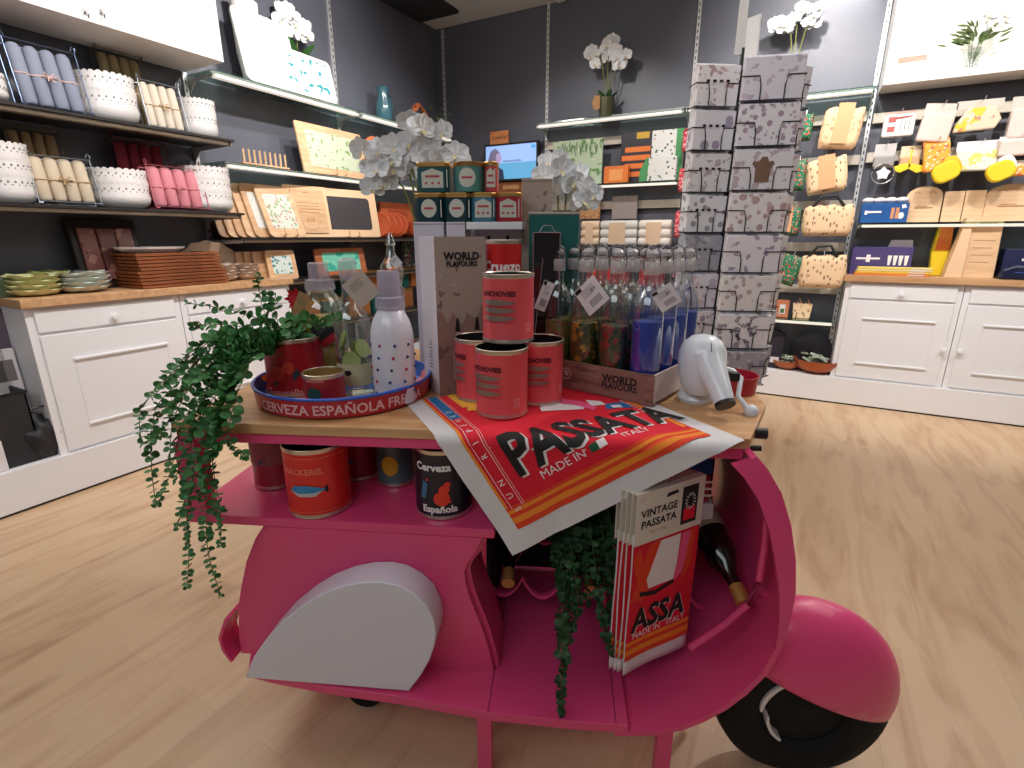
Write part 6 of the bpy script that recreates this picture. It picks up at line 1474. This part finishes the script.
# small tote and packet on the low glass shelf
X, w_, h = BS(776, 789, 300, 5.0, .681); t = thing('small_packet', 'brown packet with a green picture on the low glass shelf', 'packet', (X, 5.0, .6815)); G().box(-w_ / 2, w_ / 2, 0, .05, 0, h).done('packet_body', mat('terracotta_card', (196, 120, 84), 0.7), t, smooth=0, bevel=.006); G().box(-w_ * .22, w_ * .22, -.002, 0, h * .2, h * .75).done('window_print', PAPER, t, smooth=0); G().box(-w_ * .15, w_ * .15, -.003, -.002, h * .25, h * .5).done('green_print', mat('green_print', (70, 110, 60), 0.7), t, smooth=0)
X, w_, h = BS(792, 812, 303, 5.0, .681); t = thing('small_tote_bag', 'tiny peach tote bag with handles on the low glass shelf', 'bag', (X, 5.0, .6815)); G().prism([(-w_ * .42, 0), (w_ * .42, 0), (w_ * .5, h * .95), (-w_ * .5, h * .95)], 0, .07, 'y').done('bag_body', PEACH2, t, smooth=0, bevel=.006)
for x in (-.03, .03): G().tube([(x - .02, 0, h * .9), (x, -.01, h * 1.3), (x + .02, 0, h * .9)], .005, 6).done('handle', mat('peach_card'), t)
# bowls and bag on the plinth
COPP = mat('copper_bowl', (176, 96, 56), 0.35, 0.5)
def packet_bowl(label, px, pyb, pw, Y, col, col2):
    q = aty(px, pyb, Y); r = pw * mpp(q) / 2; t = thing('copper_bowl', label, 'bowl', (q.x, Y, .2265)); hb = r * .62
    G().lathe([(0, 0), (r * .45, 0), (r * .8, hb * .3), (r, hb * .9), (r, hb), (r * .96, hb), (r * .76, hb * .34), (0, hb * .1)], 36, cap0=False).done('bowl_body', COPP, t)
    rr = random.Random(px); items = []
    for k in range(11):
        a = rr.uniform(0, 6.28); d = rr.uniform(0, r * .6); o = G().box(-r * .28, r * .28, -r * .16, r * .16, -r * .05, r * .05).done('foil_packet', spots('packet_print_%d' % (k % 3), (col, col2, (120, 130, 110))[k % 3], (70, 80, 70), (220, 220, 210), 60, .35, .3), smooth=0, bevel=r * .04)
        o.location = (q.x + d * math.cos(a), Y + d * math.sin(a) * .8, .2265 + hb * .72 + r * .045 * k * .7 + .01); o.rotation_euler = (rr.uniform(-.5, .5), rr.uniform(-.5, .5), rr.uniform(0, 3)); tag(o, 'small patterned packet heaped in the ' + ('nearer wide' if pw > 40 else 'farther small') + ' copper bowl', 'packet', 'packets in the ' + ('wide' if pw > 40 else 'small') + ' copper bowl')
packet_bowl('wide copper bowl heaped with patterned packets on the plinth', 815, 372, 42, 5.035, (190, 196, 180), (150, 170, 150))
packet_bowl('small copper bowl with white packets behind the black bag', 786, 368, 28, 5.055, (232, 228, 220), (214, 214, 206))
X, w_, z, h = BW(760, 783, 330, 366, 4.99); t = thing('black_shopping_bag', 'black bag with a white price label on the plinth beside the spinner', 'bag', (X, 5.0, .227)); G().prism([(-w_ * .5, 0), (w_ * .45, 0), (w_ * .55, .30), (-w_ * .2, .36), (-w_ * .4, .30)], 0, .12, 'y').done('bag_body', mat('aubergine_fabric', (38, 32, 46), 0.8), t, smooth=0, bevel=.01); G().box(.0, .07, -.002, 0, .05, .10).done('price_label', PAPER, t, smooth=0); G().tube([(-.08, .03, .33), (-.02, .02, .44), (.06, .03, .31)], .006, 6).done('handle', BLACK, t)
q = W(0, 0, 0)
t = thing('dark_round_cushion', 'dark round cushion standing behind the copper bowls', 'cushion', (aty(812, 340, 5.12).x, 5.135, .227)); G().at((0, 0, .17), rx=R(90)).lathe([(0, -.035), (.12, -.03), (.165, 0), (.12, .03), (0, .035)], 32).done('cushion_body', mat('charcoal_fabric2', (52, 48, 56), 0.9), t); G().ball((0, -.036, .17), .012).done('button', BLACK, t)

# packets on the glass shelf of the middle bay
S7 = 1.836
X, w_, h = BS(553, 602, 140, 5.0, S7); t = thing('herb_seed_card', 'pale green card printed with herbs behind the right table orchid', 'card', (X, 5.0, S7 + .001)); G().box(-w_ / 2, w_ / 2, 0, .02, 0, h).done('card_body', spots('herb_card', (186, 204, 176), (110, 150, 90), (214, 220, 206), 12, .42, .7, 'NOISE'), t, smooth=0); g = G(); [leaf(g, Vector((-w_ * .3 + w_ * .05 * k, -.004, h * .97 - .02 * (k % 3))), Vector((.2 * math.sin(k * 3), 0, -1)), Vector((0, -1, 0)), .09, .03, 0, False) for k in range(16)]; g.done('leaf_print', mat('herb_green', (84, 130, 60), 0.7), t, smooth=0, recalc=False)
X, w_, h = BS(620, 651, 131, 5.03, S7 + .001); t = thing('orange_black_bag', 'standing black and orange printed bag on the back wall shelf', 'packet', (X, 5.04, S7 + .0012)); G().prism([(-w_ / 2, 0), (w_ / 2, .0), (w_ / 2, h), (-w_ / 2, h)], 0, .05, 'y').done('bag_body', mat('bag_black', (40, 36, 44), 0.5), t, smooth=0, bevel=.008); g = G(); [g.box(-w_ * .45 + w_ * .1 * (k % 2), w_ * .46, -.002, 0, h * (.12 + .16 * k), h * (.22 + .16 * k)) for k in range(4)]; g.prism([(0, h * .85), (w_ * .4, h * .85), (w_ * .4, h * .97), (0, h * .97)], -.003, 0, 'y', 1); g.done('bag_print', [mat('print_orange', (226, 120, 50), 0.6), mat('print_ochre', (200, 160, 50), 0.6)], t, smooth=0)
X, w_, h = BS(604, 628, 166, 4.97, S7 + .001); t = thing('orange_box', 'small orange box in front of the black and orange bag', 'box', (X, 4.965, S7 + .0012)); G().box(-w_ / 2, w_ / 2, 0, .05, 0, h).done('box_body', mat('print_orange'), t, smooth=0, bevel=.003); G().box(-w_ * .28, w_ * .28, -.001, 0, h * .15, h * .8).done('label_panel', mat('print_pale_orange', (240, 160, 90), 0.6), t, smooth=0)
GW = spots('white_herb_print', (226, 226, 222), (90, 110, 90), None, 26, .27, .6)
X, w_, h = BS(650, 682, 129, 5.02, S7 + .001); t = thing('green_white_bag', 'tall white and green printed bag on the back wall shelf', 'packet', (X, 5.04, S7 + .0012)); G().box(-w_ / 2, w_ / 2, 0, .05, 0, h).done('bag_body', GW, t, smooth=0, bevel=.008); G().box(w_ * .28, w_ / 2 + .001, -.003, .0, 0, h).done('green_band', mat('band_green', (70, 150, 90), 0.5), t, smooth=0)
X, w_, h = BS(640, 676, 157, 4.96, S7 + .001); t = thing('green_white_box', 'low white box with green end in front of the tall white bag', 'box', (X, 4.955, S7 + .0012)); G().prism([(-w_ / 2, 0), (w_ / 2, 0), (w_ / 2, h), (-w_ * .3, h), (-w_ / 2, h * .4)], 0, .06, 'y').done('box_body', GW, t, smooth=0, bevel=.003); G().prism([(-w_ / 2, 0), (-w_ * .28, 0), (-w_ * .26, h * 1.0), (-w_ * .32, h), (-w_ / 2, h * .45)], -.003, .0, 'y').done('green_end', mat('band_green'), t, smooth=0)
for (x0, x1, yt, yb, lb, m) in ((579, 600, 198, 219, 'flat brown packet hanging from the cream rail', spots('kraft_print', (186, 140, 96), (150, 104, 66), None, 40, .4)), (612, 637, 196, 219, 'flat grey packet hanging from the cream rail', mat('packet_grey', (150, 138, 134), 0.7))):
    X, w_, z, h = BW(x0, x1, yt, yb, 5.09); t = thing('hanging_packet', lb, 'packet', (X, 5.09, z)); G().box(-w_ / 2, w_ / 2, 0, .02, 0, h).done('packet_body', m, t, smooth=0, bevel=.003); G().tube([(0, .01, h * .9), (0, .01, h + .02), (0, .052, h + .02)], .003, 5).done('hook', STEEL, t)
for k, (x0, x1, yt, col) in enumerate(((582, 600, 215, (232, 206, 176)), (601, 638, 215, (222, 220, 214)), (639, 672, 215, (236, 226, 216)))):
    X, w_, h = BS(x0, x1, yt, 5.02, 1.2605); rr_ = .06; zc_ = .062
    t = thing('rolled_tea_towel', '%s rolled tea towel lying on the back wall shelf, %s' % (['cream', 'white', 'off-white'][k], ['leftmost', 'middle one', 'rightmost'][k]), 'tea towel', (X, 5.02, 1.2608), 0, 'rolled tea towels'); 
    for z_ in (0, 1, 2):
        G().at((0, 0, .045 + .078 * z_), ry=R(90)).lathe([(0, -w_ / 2 * .96), (.036, -w_ / 2 * .97), (.041, -w_ / 2 * .9), (.042, 0), (.041, w_ / 2 * .9), (.036, w_ / 2 * .97), (0, w_ / 2 * .96)], 18).done('towel_roll', mat('towel_%d' % k, col, 0.9, bump=0.3), t)
    G().box(-w_ * .25, w_ * .2, -.0445, -.042, .02, .22).done('paper_band', mat('band_%d' % k, (220, 190, 160), 0.8), t, smooth=0)
for k, (x0, x1) in enumerate(((588, 606), (608, 630), (640, 664))):
    X, w_, h = BS(x0, x1, 240, 5.0, .901); t = thing('red_box', 'red box on the low back wall shelf behind the bottles, %s' % ['leftmost', 'middle', 'rightmost'][k], 'box', (X, 4.98, .902), 0, 'red boxes behind the bottle crate'); G().box(-w_ / 2, w_ / 2, 0, .12, 0, .27).done('box_body', mat('box_red', (196, 40, 44), 0.5), t, smooth=0, bevel=.004); G().box(-w_ * .3, w_ * .3, -.001, 0, .10, .2).done('label_panel', mat('box_terra', (200, 90, 60), 0.6), t, smooth=0)

# hanging packets at right
def blister(label, x0, x1, yt, yb, Y, header, front, name='hanging_packet', shape=None, hs=.25, ry=0.0, hook_y=5.145):
    X, w_, z, h = BW(x0, x1, yt, yb, Y); t = thing(name, label, 'packet', (X, Y, z), 0, 'packets hanging at right', ry=ry)
    G().box(-w_ / 2, w_ / 2, 0, .004, h * (1 - hs), h).done('header_card', header, t, smooth=0)
    if shape: G().prism([(a * w_, b * h) for a, b in shape], -.035, -.001, 'y').done('packet_body', front, t, smooth=0, bevel=.01)
    else: G().box(-w_ / 2, w_ / 2, -.04, .02, 0, h * (1 - hs)).done('packet_body', front, t, smooth=0, bevel=.012)
    G().tube([(0, .06 + 5.0 - Y, h * .93), (0, -.10, h * .93), (0, -.12, h * .93 + .015)], .003, 6).done('hook', STEEL, t); return t
CLR = mat('clear_bag_pink', (226, 206, 196), 0.3); HDR = mat('header_grey', (206, 196, 186), 0.7); YEL = mat('bright_yellow', (240, 208, 40), 0.5); ORA = spots('orange_pack_print', (240, 170, 60), (226, 110, 70), (240, 220, 200), 30, .36, .5)
t = blister('white card with red measuring cups hanging in the upper row', 883, 914, 112, 137, 5.02, mat('cups_header', (200, 150, 136), 0.7), mat('white_gloss', (240, 238, 234), 0.4), hs=.12)
X, w_, z, h = BW(883, 914, 112, 137, 5.02); g = G(); y = -.0415
for zz in (.58, .2): g.prism([(-w_ * .36, h * zz), (-w_ * .12, h * zz), (-w_ * .12, h * (zz + .2)), (-w_ * .36, h * (zz + .2))], y - .004, y, 'y', 0)
g.prism([(-w_ * .12, h * .68), (w_ * .38, h * .74), (w_ * .38, h * .78), (-w_ * .12, h * .76)], y - .004, y, 'y', 0); [g.box(w_ * (.05 + .13 * k), w_ * (.07 + .13 * k), y - .003, y, h * .18, h * .6, 1) for k in range(3)]; g.done('cups_print', [mat('cups_red', (176, 84, 80), 0.5), mat('cups_green', (90, 110, 90), 0.6)], t, smooth=0)
blister('clear pink pouch hanging beside the measuring cups', 918, 950, 104, 142, 5.0, HDR, CLR, hs=.28, ry=.12)
blister('yellow clear pouch hanging in the middle of the upper row', 955, 1001, 100, 132, 5.0, HDR, spots('yellow_clear', (224, 206, 180), (236, 200, 60), (206, 140, 110), 9, .42, .4, 'NOISE'), shape=[(-.5, .0), (.4, .06), (.5, .35), (.35, .75), (-.25, .75), (-.45, .3)], hs=.25)
blister('clear pouch cut off by the right edge in the upper row', 1009, 1042, 96, 138, 5.0, HDR, CLR, hs=.3)
t = blister('star shaped ring cutter on a grey card in the lower row', 874, 895, 144, 168, 5.03, mat('card_silver', (190, 186, 184), 0.5), mat('card_grey', (150, 146, 144), 0.6), hs=.5)
X, w_, z, h = BW(874, 895, 144, 168, 5.03); g = G().at((w_ * .05, -.05, -.045)); g.tube([(.07 * math.cos(a), 0, .07 * math.sin(a)) for a in [k * .2618 for k in range(24)]], .004, 6, closed=True); g.done('cutter_ring', STEEL, t)
G().at((w_ * .05, -.052, -.045)).prism([((.048 if k % 2 == 0 else .034) * math.sin(k * .6283), (.048 if k % 2 == 0 else .034) * math.cos(k * .6283)) for k in range(10)], -.01, .01, 'y').done('star_cutter', mat('white_gloss'), t, smooth=0, bevel=.004)
t = blister('yellow butterfly shaped spoon card in the lower row', 900, 920, 146, 168, 5.03, mat('card_cream', (222, 200, 170), 0.6), mat('card_brown', (196, 160, 120), 0.6), hs=.5)
G().prism([(-.085, -.02), (-.05, -.035), (0, -.01), (.05, -.04), (.10, -.03), (.085, .01), (.03, .02), (0, .03), (-.05, .025), (-.09, .01)], -.05, -.044, 'y').done('yellow_wings', YEL, t, smooth=0, bevel=.003); G().box(-.005, .005, -.05, -.044, 0, .12).done('yellow_stem', YEL, t, smooth=0)
blister('orange printed packet stack in the lower row', 926, 952, 139, 171, 4.98, ORA, ORA, hs=.15, ry=-.15)
blister('white and yellow clear packet in the lower row', 955, 1000, 141, 171, 5.0, mat('white_gloss'), spots('daisy_print', (234, 228, 214), (236, 220, 120), (196, 196, 200), 14, .42, .4, 'NOISE'), hs=.3)
blister('pale crumpled packet near the right edge in the lower row', 998, 1034, 136, 156, 4.97, mat('white_gloss'), CLR, hs=.2)
def mitt(label, x0, x1, yt, yb, ry, m2):
    X, w_, z, h = BW(x0, x1, yt, yb, 4.93); t = thing('silicone_mitt', label, 'mitt', (X, 4.93, z), 0, 'yellow mitts', ry=ry)
    P = frame_pts(w_, h, h * .42); G().prism(P, -.05, 0, 'y').done('mitt_body', YEL, t, smooth=40, bevel=.012); G().prism([(a * .6 + w_ * .28, b * .9 + h * .25) for a, b in P], -.045, .004, 'y').done('mitt_thumb', m2, t, smooth=40, bevel=.01)
mitt('yellow mitt with orange thumb in the lower row', 937, 965, 161, 181, -.5, mat('mitt_amber', (236, 190, 40), 0.5)); mitt('yellow and white mitt at the far right of the lower row', 991, 1020, 160, 180, -.5, mat('white_gloss'))
blister('white packet touching the far right mitt', 1006, 1040, 160, 176, 4.99, mat('white_gloss'), ORA, hs=.3)
# boards and box on the glass shelf
S8 = 1.4565
X, w_, h = BS(861, 908, 203, 4.97, S8); t = thing('blue_product_box', 'long blue box with two tan shapes printed on it on the glass shelf', 'box', (X, 4.965, S8)); G().box(-w_ / 2, w_ / 2, 0, .11, 0, h).done('box_body', mat('box_blue', (28, 84, 150), 0.45), t, smooth=0, bevel=.002); g = G(); g.box(-w_ * .38, -w_ * .06, -.0012, 0, h * .5, h * .6, 0); g.box(-w_ * .42, -w_ * .36, -.0014, 0, h * .42, h * .62, 0)
for k in range(2): g.box(w_ * (.14 + .10 * k), w_ * (.21 + .10 * k), -.0012, 0, h * .2, h * .75, 1)
g.prism([(w_ * .36 + .02 * math.cos(a), h * .35 + .025 * math.sin(a)) for a in [k * .785 for k in range(8)]], -.0012, 0, 'y', 0); g.prism([(w_ * .36, h * .7), (w_ * .46, h * .75), (w_ * .42, h * .92), (w_ * .34, h * .9)], -.0012, 0, 'y', 0); g.done('box_print', [WHITEINK, mat('print_tan', (220, 150, 100), 0.6)], t, smooth=0)
for k in range(4):
    o = G().ball((0, 0, .022), (.045, .035, .022)).done('white_pebble_dish', CERAM); o.location = (X - w_ * .36 + k * w_ * .24, 5.02, S8 + h + .0005); tag(o, 'small white rounded dish on the blue box, %s from left' % ['first', 'second', 'third', 'last'][k], 'dish', 'small white dishes on the blue box')
BIRCH = wood('birch_board', (232, 196, 156), (222, 180, 138), 3)
def rb(label, x0, x1, yt, Y, arch=True, mark=True, nm='wooden_board'):
    X, w_, h = BS(x0, x1, yt, Y, S8); t = thing(nm, label, 'board', (X, Y, S8 + .001), 0, 'wooden boards on the glass shelf', rx=R(-6))
    P = frame_pts(w_, h, w_ * .32 if arch else .006); P = [(a, b) if b > h * .5 else ((math.copysign(w_ / 2, a)), max(0, b) if b > .001 else 0) for a, b in P] if arch else P
    G().prism([(-w_ / 2, 0), (w_ / 2, 0)] + [(w_ / 2 * math.cos(k * math.pi / 16) , h * .72 + h * .28 * math.sin(k * math.pi / 16)) for k in range(17)] if arch else P, 0, .015, 'y').done('board_body', BIRCH, t, smooth=0, bevel=.002)
    if mark:
        g = G()
        for x in (-.22, .22): g.tube([(w_ * x + w_ * .08 * math.cos(a), -.001, h * .78 + h * .06 * math.sin(a)) for a in [k * .52 for k in range(7)]], .0016, 4)
        g.box(-w_ * .25, w_ * .28, -.0012, 0, h * .38, h * .42); g.box(-w_ * .2, w_ * .1, -.0012, 0, h * .44, h * .46); g.done('engraving', mat('engraving_brown'), t, smooth=0)
rb('arched wooden board with engraving right of the blue box', 906, 942, 186, 5.03); rb('wide arched wooden board cut off at the right edge', 986, 1040, 183, 5.03)
for k, (x0, x1, yt) in enumerate(((943, 963, 191), (964, 985, 190))): rb('square wooden board with a faint heart, %s' % ['left of the pair', 'right of the pair'][k], x0, x1, yt, 5.04, False, False)
# goods on the right worktop
ZW = 1.0625
X, w_, h = BS(851, 912, 247, 5.03, ZW); t = thing('purple_product_box', 'long purple box with white cup drawings on the right worktop', 'box', (X, 5.04, ZW)); G().box(-w_ / 2, w_ / 2, 0, .11, 0, h).done('box_body', spots('purple_checks', (74, 62, 118), (60, 50, 100), None, 60, .3, .5), t, smooth=0, bevel=.002)
g = G(); g.box(-w_ * .42, -w_ * .02, -.0012, 0, h * .55, h * .62); g.box(-w_ * .25, -w_ * .18, -.0014, 0, h * .45, h * .72)
for k in range(4): x = w_ * (.14 + .09 * k); g.prism([(x - w_ * .02, h * .35), (x + w_ * .02, h * .35), (x + w_ * .035, h * .7), (x - w_ * .035, h * .7)], -.0012, 0, 'y')
g.done('box_print', WHITEINK, t, smooth=0); G().prism([(w_ * .08, h), (w_ * .48, h), (w_ * .46, h * 1.25), (w_ * .12, h * 1.25)], .02, .03, 'y').done('box_flap', mat('flap_lilac', (200, 196, 214), 0.6), t, smooth=0)
X, w_, h = BS(854, 934, 262, 4.96, ZW)
for k in range(4):
    t = thing('envelope_pack', '%s envelope pack in the flat pile on the right worktop' % ['lowest orange', 'second yellow', 'third cream', 'topmost pale yellow'][k], 'envelope', (X + .006 * k - .01, 4.955, ZW + .0005 + .016 * k), 0, 'flat pile of envelope packs'); G().box(-w_ / 2 * .94, w_ / 2 * .94, -.035, .06, 0, .0145).done('paper_stack', mat('env_%d' % k, [(226, 130, 50), (236, 190, 70), (236, 214, 150), (240, 214, 110)][k], 0.7), t, smooth=0, bevel=.003); G().box(w_ * .2, w_ * .4, -.0362, -.035, .004, .011).done('label_panel', PAPER, t, smooth=0)
X, w_, h = BS(931, 951, 226, 5.06, ZW); t = thing('yellow_orange_bag', 'yellow and orange crumpled bag behind the pale wooden stand', 'bag', (X, 5.07, ZW)); G().prism([(-w_ * .3, 0), (w_ * .4, 0), (w_ * .5, h * .55), (w_ * .4, h), (-w_ * .3, h), (-w_ * .45, h * .5)], 0, .08, 'y').done('bag_body', YEL, t, smooth=0, bevel=.01); G().prism([(-w_ * .3, h * .52), (w_ * .45, h * .52), (w_ * .38, h * .98), (-w_ * .25, h * .98)], -.004, 0, 'y').done('orange_panel', mat('print_orange'), t, smooth=0)
X, w_, h = BS(948, 1000, 218, 4.97, ZW)
t = thing('wooden_display_stand', 'pale wooden menu stand in front of the boards on the right worktop', 'stand', (X, 4.985, ZW + .0005), 0)
G().prism([(w_ * .5, 0), (w_ * .44, h), (-w_ * .15, h), (-w_ * .1, 0)], -.03, -.018, 'y').done('front_board', BIRCH, t, smooth=0, bevel=.001)
G().prism([(-w_ * .48, 0), (-w_ * .12, 0), (-w_ * .15, h), (-w_ * .28, h)], -.05, .06, 'y').done('side_board', mat('pale_birch'), t, smooth=0, bevel=.001)
g = G(); [g.box(-w_ * .04, w_ * (.38 - .05 * (k % 2)), -.0308, -.03, h * (.62 - .12 * k), h * (.63 - .12 * k)) for k in range(4)]; g.box(.0, .10, -.0315, -.03, h * .88, h * .92); g.done('engraving', mat('engraving_brown'), t, smooth=0)
X, w_, h = BS(1002, 1050, 249, 5.0, ZW); t = thing('navy_box', 'navy blue box at the right edge on the worktop', 'box', (X, 5.0, ZW)); G().box(-w_ / 2, w_ / 2, 0, .12, 0, h).done('box_body', mat('navy', (30, 34, 74), 0.5), t, smooth=0, bevel=.003); G().box(-w_ * .1, w_ * .3, -.0012, 0, h * .6, h * .68).done('box_print', WHITEINK, t, smooth=0)
X, w_, h = BS(998, 1050, 265, 4.92, ZW); t = thing('dark_blue_pouch', 'soft dark blue pouch hanging over the worktop edge at right', 'bag', (X, 4.915, ZW + .0005)); G().prism([(-w_ / 2, 0), (w_ / 2, 0), (w_ / 2, h * .8), (-w_ * .2, h), (-w_ * .45, h * .7)], -.03, .04, 'y').done('bag_body', mat('pouch_navy', (22, 28, 60), 0.4), t, smooth=0, bevel=.015); G().box(-w_ * .2, w_ * .5, -.032, -.028, h * .45, h * .52).done('zip', mat('zip_blue', (60, 90, 150), 0.4), t, smooth=0)

# ---------------------------------------------------------------- revolving rack of card packs
dist = 2.25; r_ = _ray(723, 237); k_ = dist / math.hypot(r_.x, r_.y); sp = Vector((r_.x * k_, r_.y * k_, 0))
camdir = math.atan2(-sp.y, -sp.x)            # direction from the rack to the viewer
fwd = Vector((math.cos(camdir), math.sin(camdir), 0)); rgt = Vector((-fwd.y, fwd.x, 0))
t = thing('card_spinner', 'tall revolving wire rack filled with packs of cards behind the scooter', 'display rack', (sp.x, sp.y, 0), 0)
G().tube([(0, 0, .02), (0, 0, 2.0)], .008, 12).done('pole', BLACK, t)
G().lathe([(0, 0), (.24, 0), (.24, .012), (.05, .03), (.03, .06), (0, .06)], 36).done('base', BLACK, t)
g = G(); g.box(-.03, .0, -.003, .003, 1.98, 2.19); s1 = g.done('sign_plate', mat('sign_white', (232, 230, 226), 0.5), t, smooth=0); s1.rotation_euler = (0, 0, camdir + R(90 + 20))
g = G(); g.box(.004, .055, -.003, .003, 1.93, 2.09); s2 = g.done('sign_plate', mat('sign_white'), t, smooth=0); s2.rotation_euler = (0, 0, camdir + R(90 - 35))
tiers = 8; zt0 = 1.945; dzt = .1445
pal = [((232, 230, 240), (176, 168, 184), (220, 196, 206)), ((238, 236, 242), (150, 132, 152), (196, 176, 190)), ((236, 234, 240), (176, 160, 168), (190, 194, 202)), ((242, 238, 240), (166, 140, 140), (200, 176, 176)), ((238, 236, 242), (150, 140, 160), None), ((238, 236, 236), (170, 156, 160), None), ((240, 240, 244), (140, 140, 150), None), ((176, 176, 186), (120, 120, 136), (200, 204, 208))]
faces = (('right', 14, .098, .075, .190, 0), ('left', 30, -.088, .045, .150, 1), ('far right', 55, .165, -.045, .120, 2), ('far left', 195, -.03, -.10, .17, 3))
for ti in range(tiers):
    zb = zt0 - dzt * (ti + 1)
    for fi, (fn_, da, cr_, cf_, wd, fk) in enumerate(faces):
        aa = camdir + R(da + (ti * 37 % 9 - 4)); c = rgt * cr_ + fwd * cf_ - Vector((math.cos(aa), math.sin(aa), 0)) * .02
        base_rot = aa + R(90)      # local -y looks along the pack's face
        hh = .130
        pk = thing('card_pack', 'pack of printed cards in the revolving rack, %s side, tier %s from the top' % (fn_, ['one', 'two', 'three', 'four', 'five', 'six', 'seven', 'eight'][ti]), 'card pack', (sp.x + c.x, sp.y + c.y, zb + .006), base_rot, 'card packs in the revolving rack', rx=R(5))
        p3 = pal[(ti + fk * 3) % 8]; pm = spots('cards_%d_%d' % (ti, fk % 2), p3[0], tuple(min(255, c_ + 22) for c_ in p3[1]), p3[2], 20 + 5 * ((ti * 3 + fk) % 4), .33 if ti % 2 else .42, .55, 'VORONOI' if ti % 2 else 'NOISE')
        off = 0.0; n_c = 4
        for k in range(n_c): G().box(-wd / 2 + .002 * k, wd / 2 + .002 * k, -.055 + .019 * k, -.055 + .019 * k + .0165, 0, hh + .005 * k).done('card', pm, pk, smooth=0, bevel=.001)
        if ti == 2 and fk == 0: G().prism([(-.024, .025), (.024, .025), (.026, .07), (.036, .085), (.030, .095), (.016, .092), (.010, .108), (-.008, .108), (-.016, .092), (-.034, .096), (-.038, .086), (-.026, .070)], -.0565, -.0552, 'y').done('animal_print', mat('print_brown', (128, 100, 84), 0.7), pk, smooth=0)
        if ti == 6 and fk == 0:
            gl_ = G(); [leaf(gl_, Vector((.0 + .02 * math.cos(k), -.057, .06 + .03 * math.sin(k * 2.2))), Vector((math.cos(k * 1.1), 0, math.sin(k * 1.1))), Vector((0, -1, 0)), .035, .014, 0, False) for k in range(12)]; gl_.done('leaf_print', mat('print_slate', (60, 66, 80), 0.7), pk, smooth=0, recalc=False)
        # wire pocket belongs to the rack
        g = G().at((c.x, c.y, zb), rz=base_rot); a = wd / 2 + .006
        y = -.062
        g.tube([(-a + off, .0, .0), (-a + off, y, .0), (a + off, y, .0), (a + off, 0, 0)], .0022, 5)
        g.tube([(-a + off, .0, .075), (-a + off, y, .075), (-a * .45 + off, y, .075), (-a * .38 + off, y, .045), (-a * .38 + off, y, .0)], .0022, 5)
        g.tube([(a + off, .0, .075), (a + off, y, .075), (a * .45 + off, y, .075), (a * .38 + off, y, .045), (a * .38 + off, y, .0)], .0022, 5)
        if fk == 1: [g.box(-.045 + .024 * k, -.034 + .024 * k, y - .004, y, .078, .085) for k in range(4)]
        g.at(); g.tube([(c.x, c.y, zb - .002), (0, 0, zb - .002)], .003, 5)
        g.done('wire_pocket', BLACK, t)
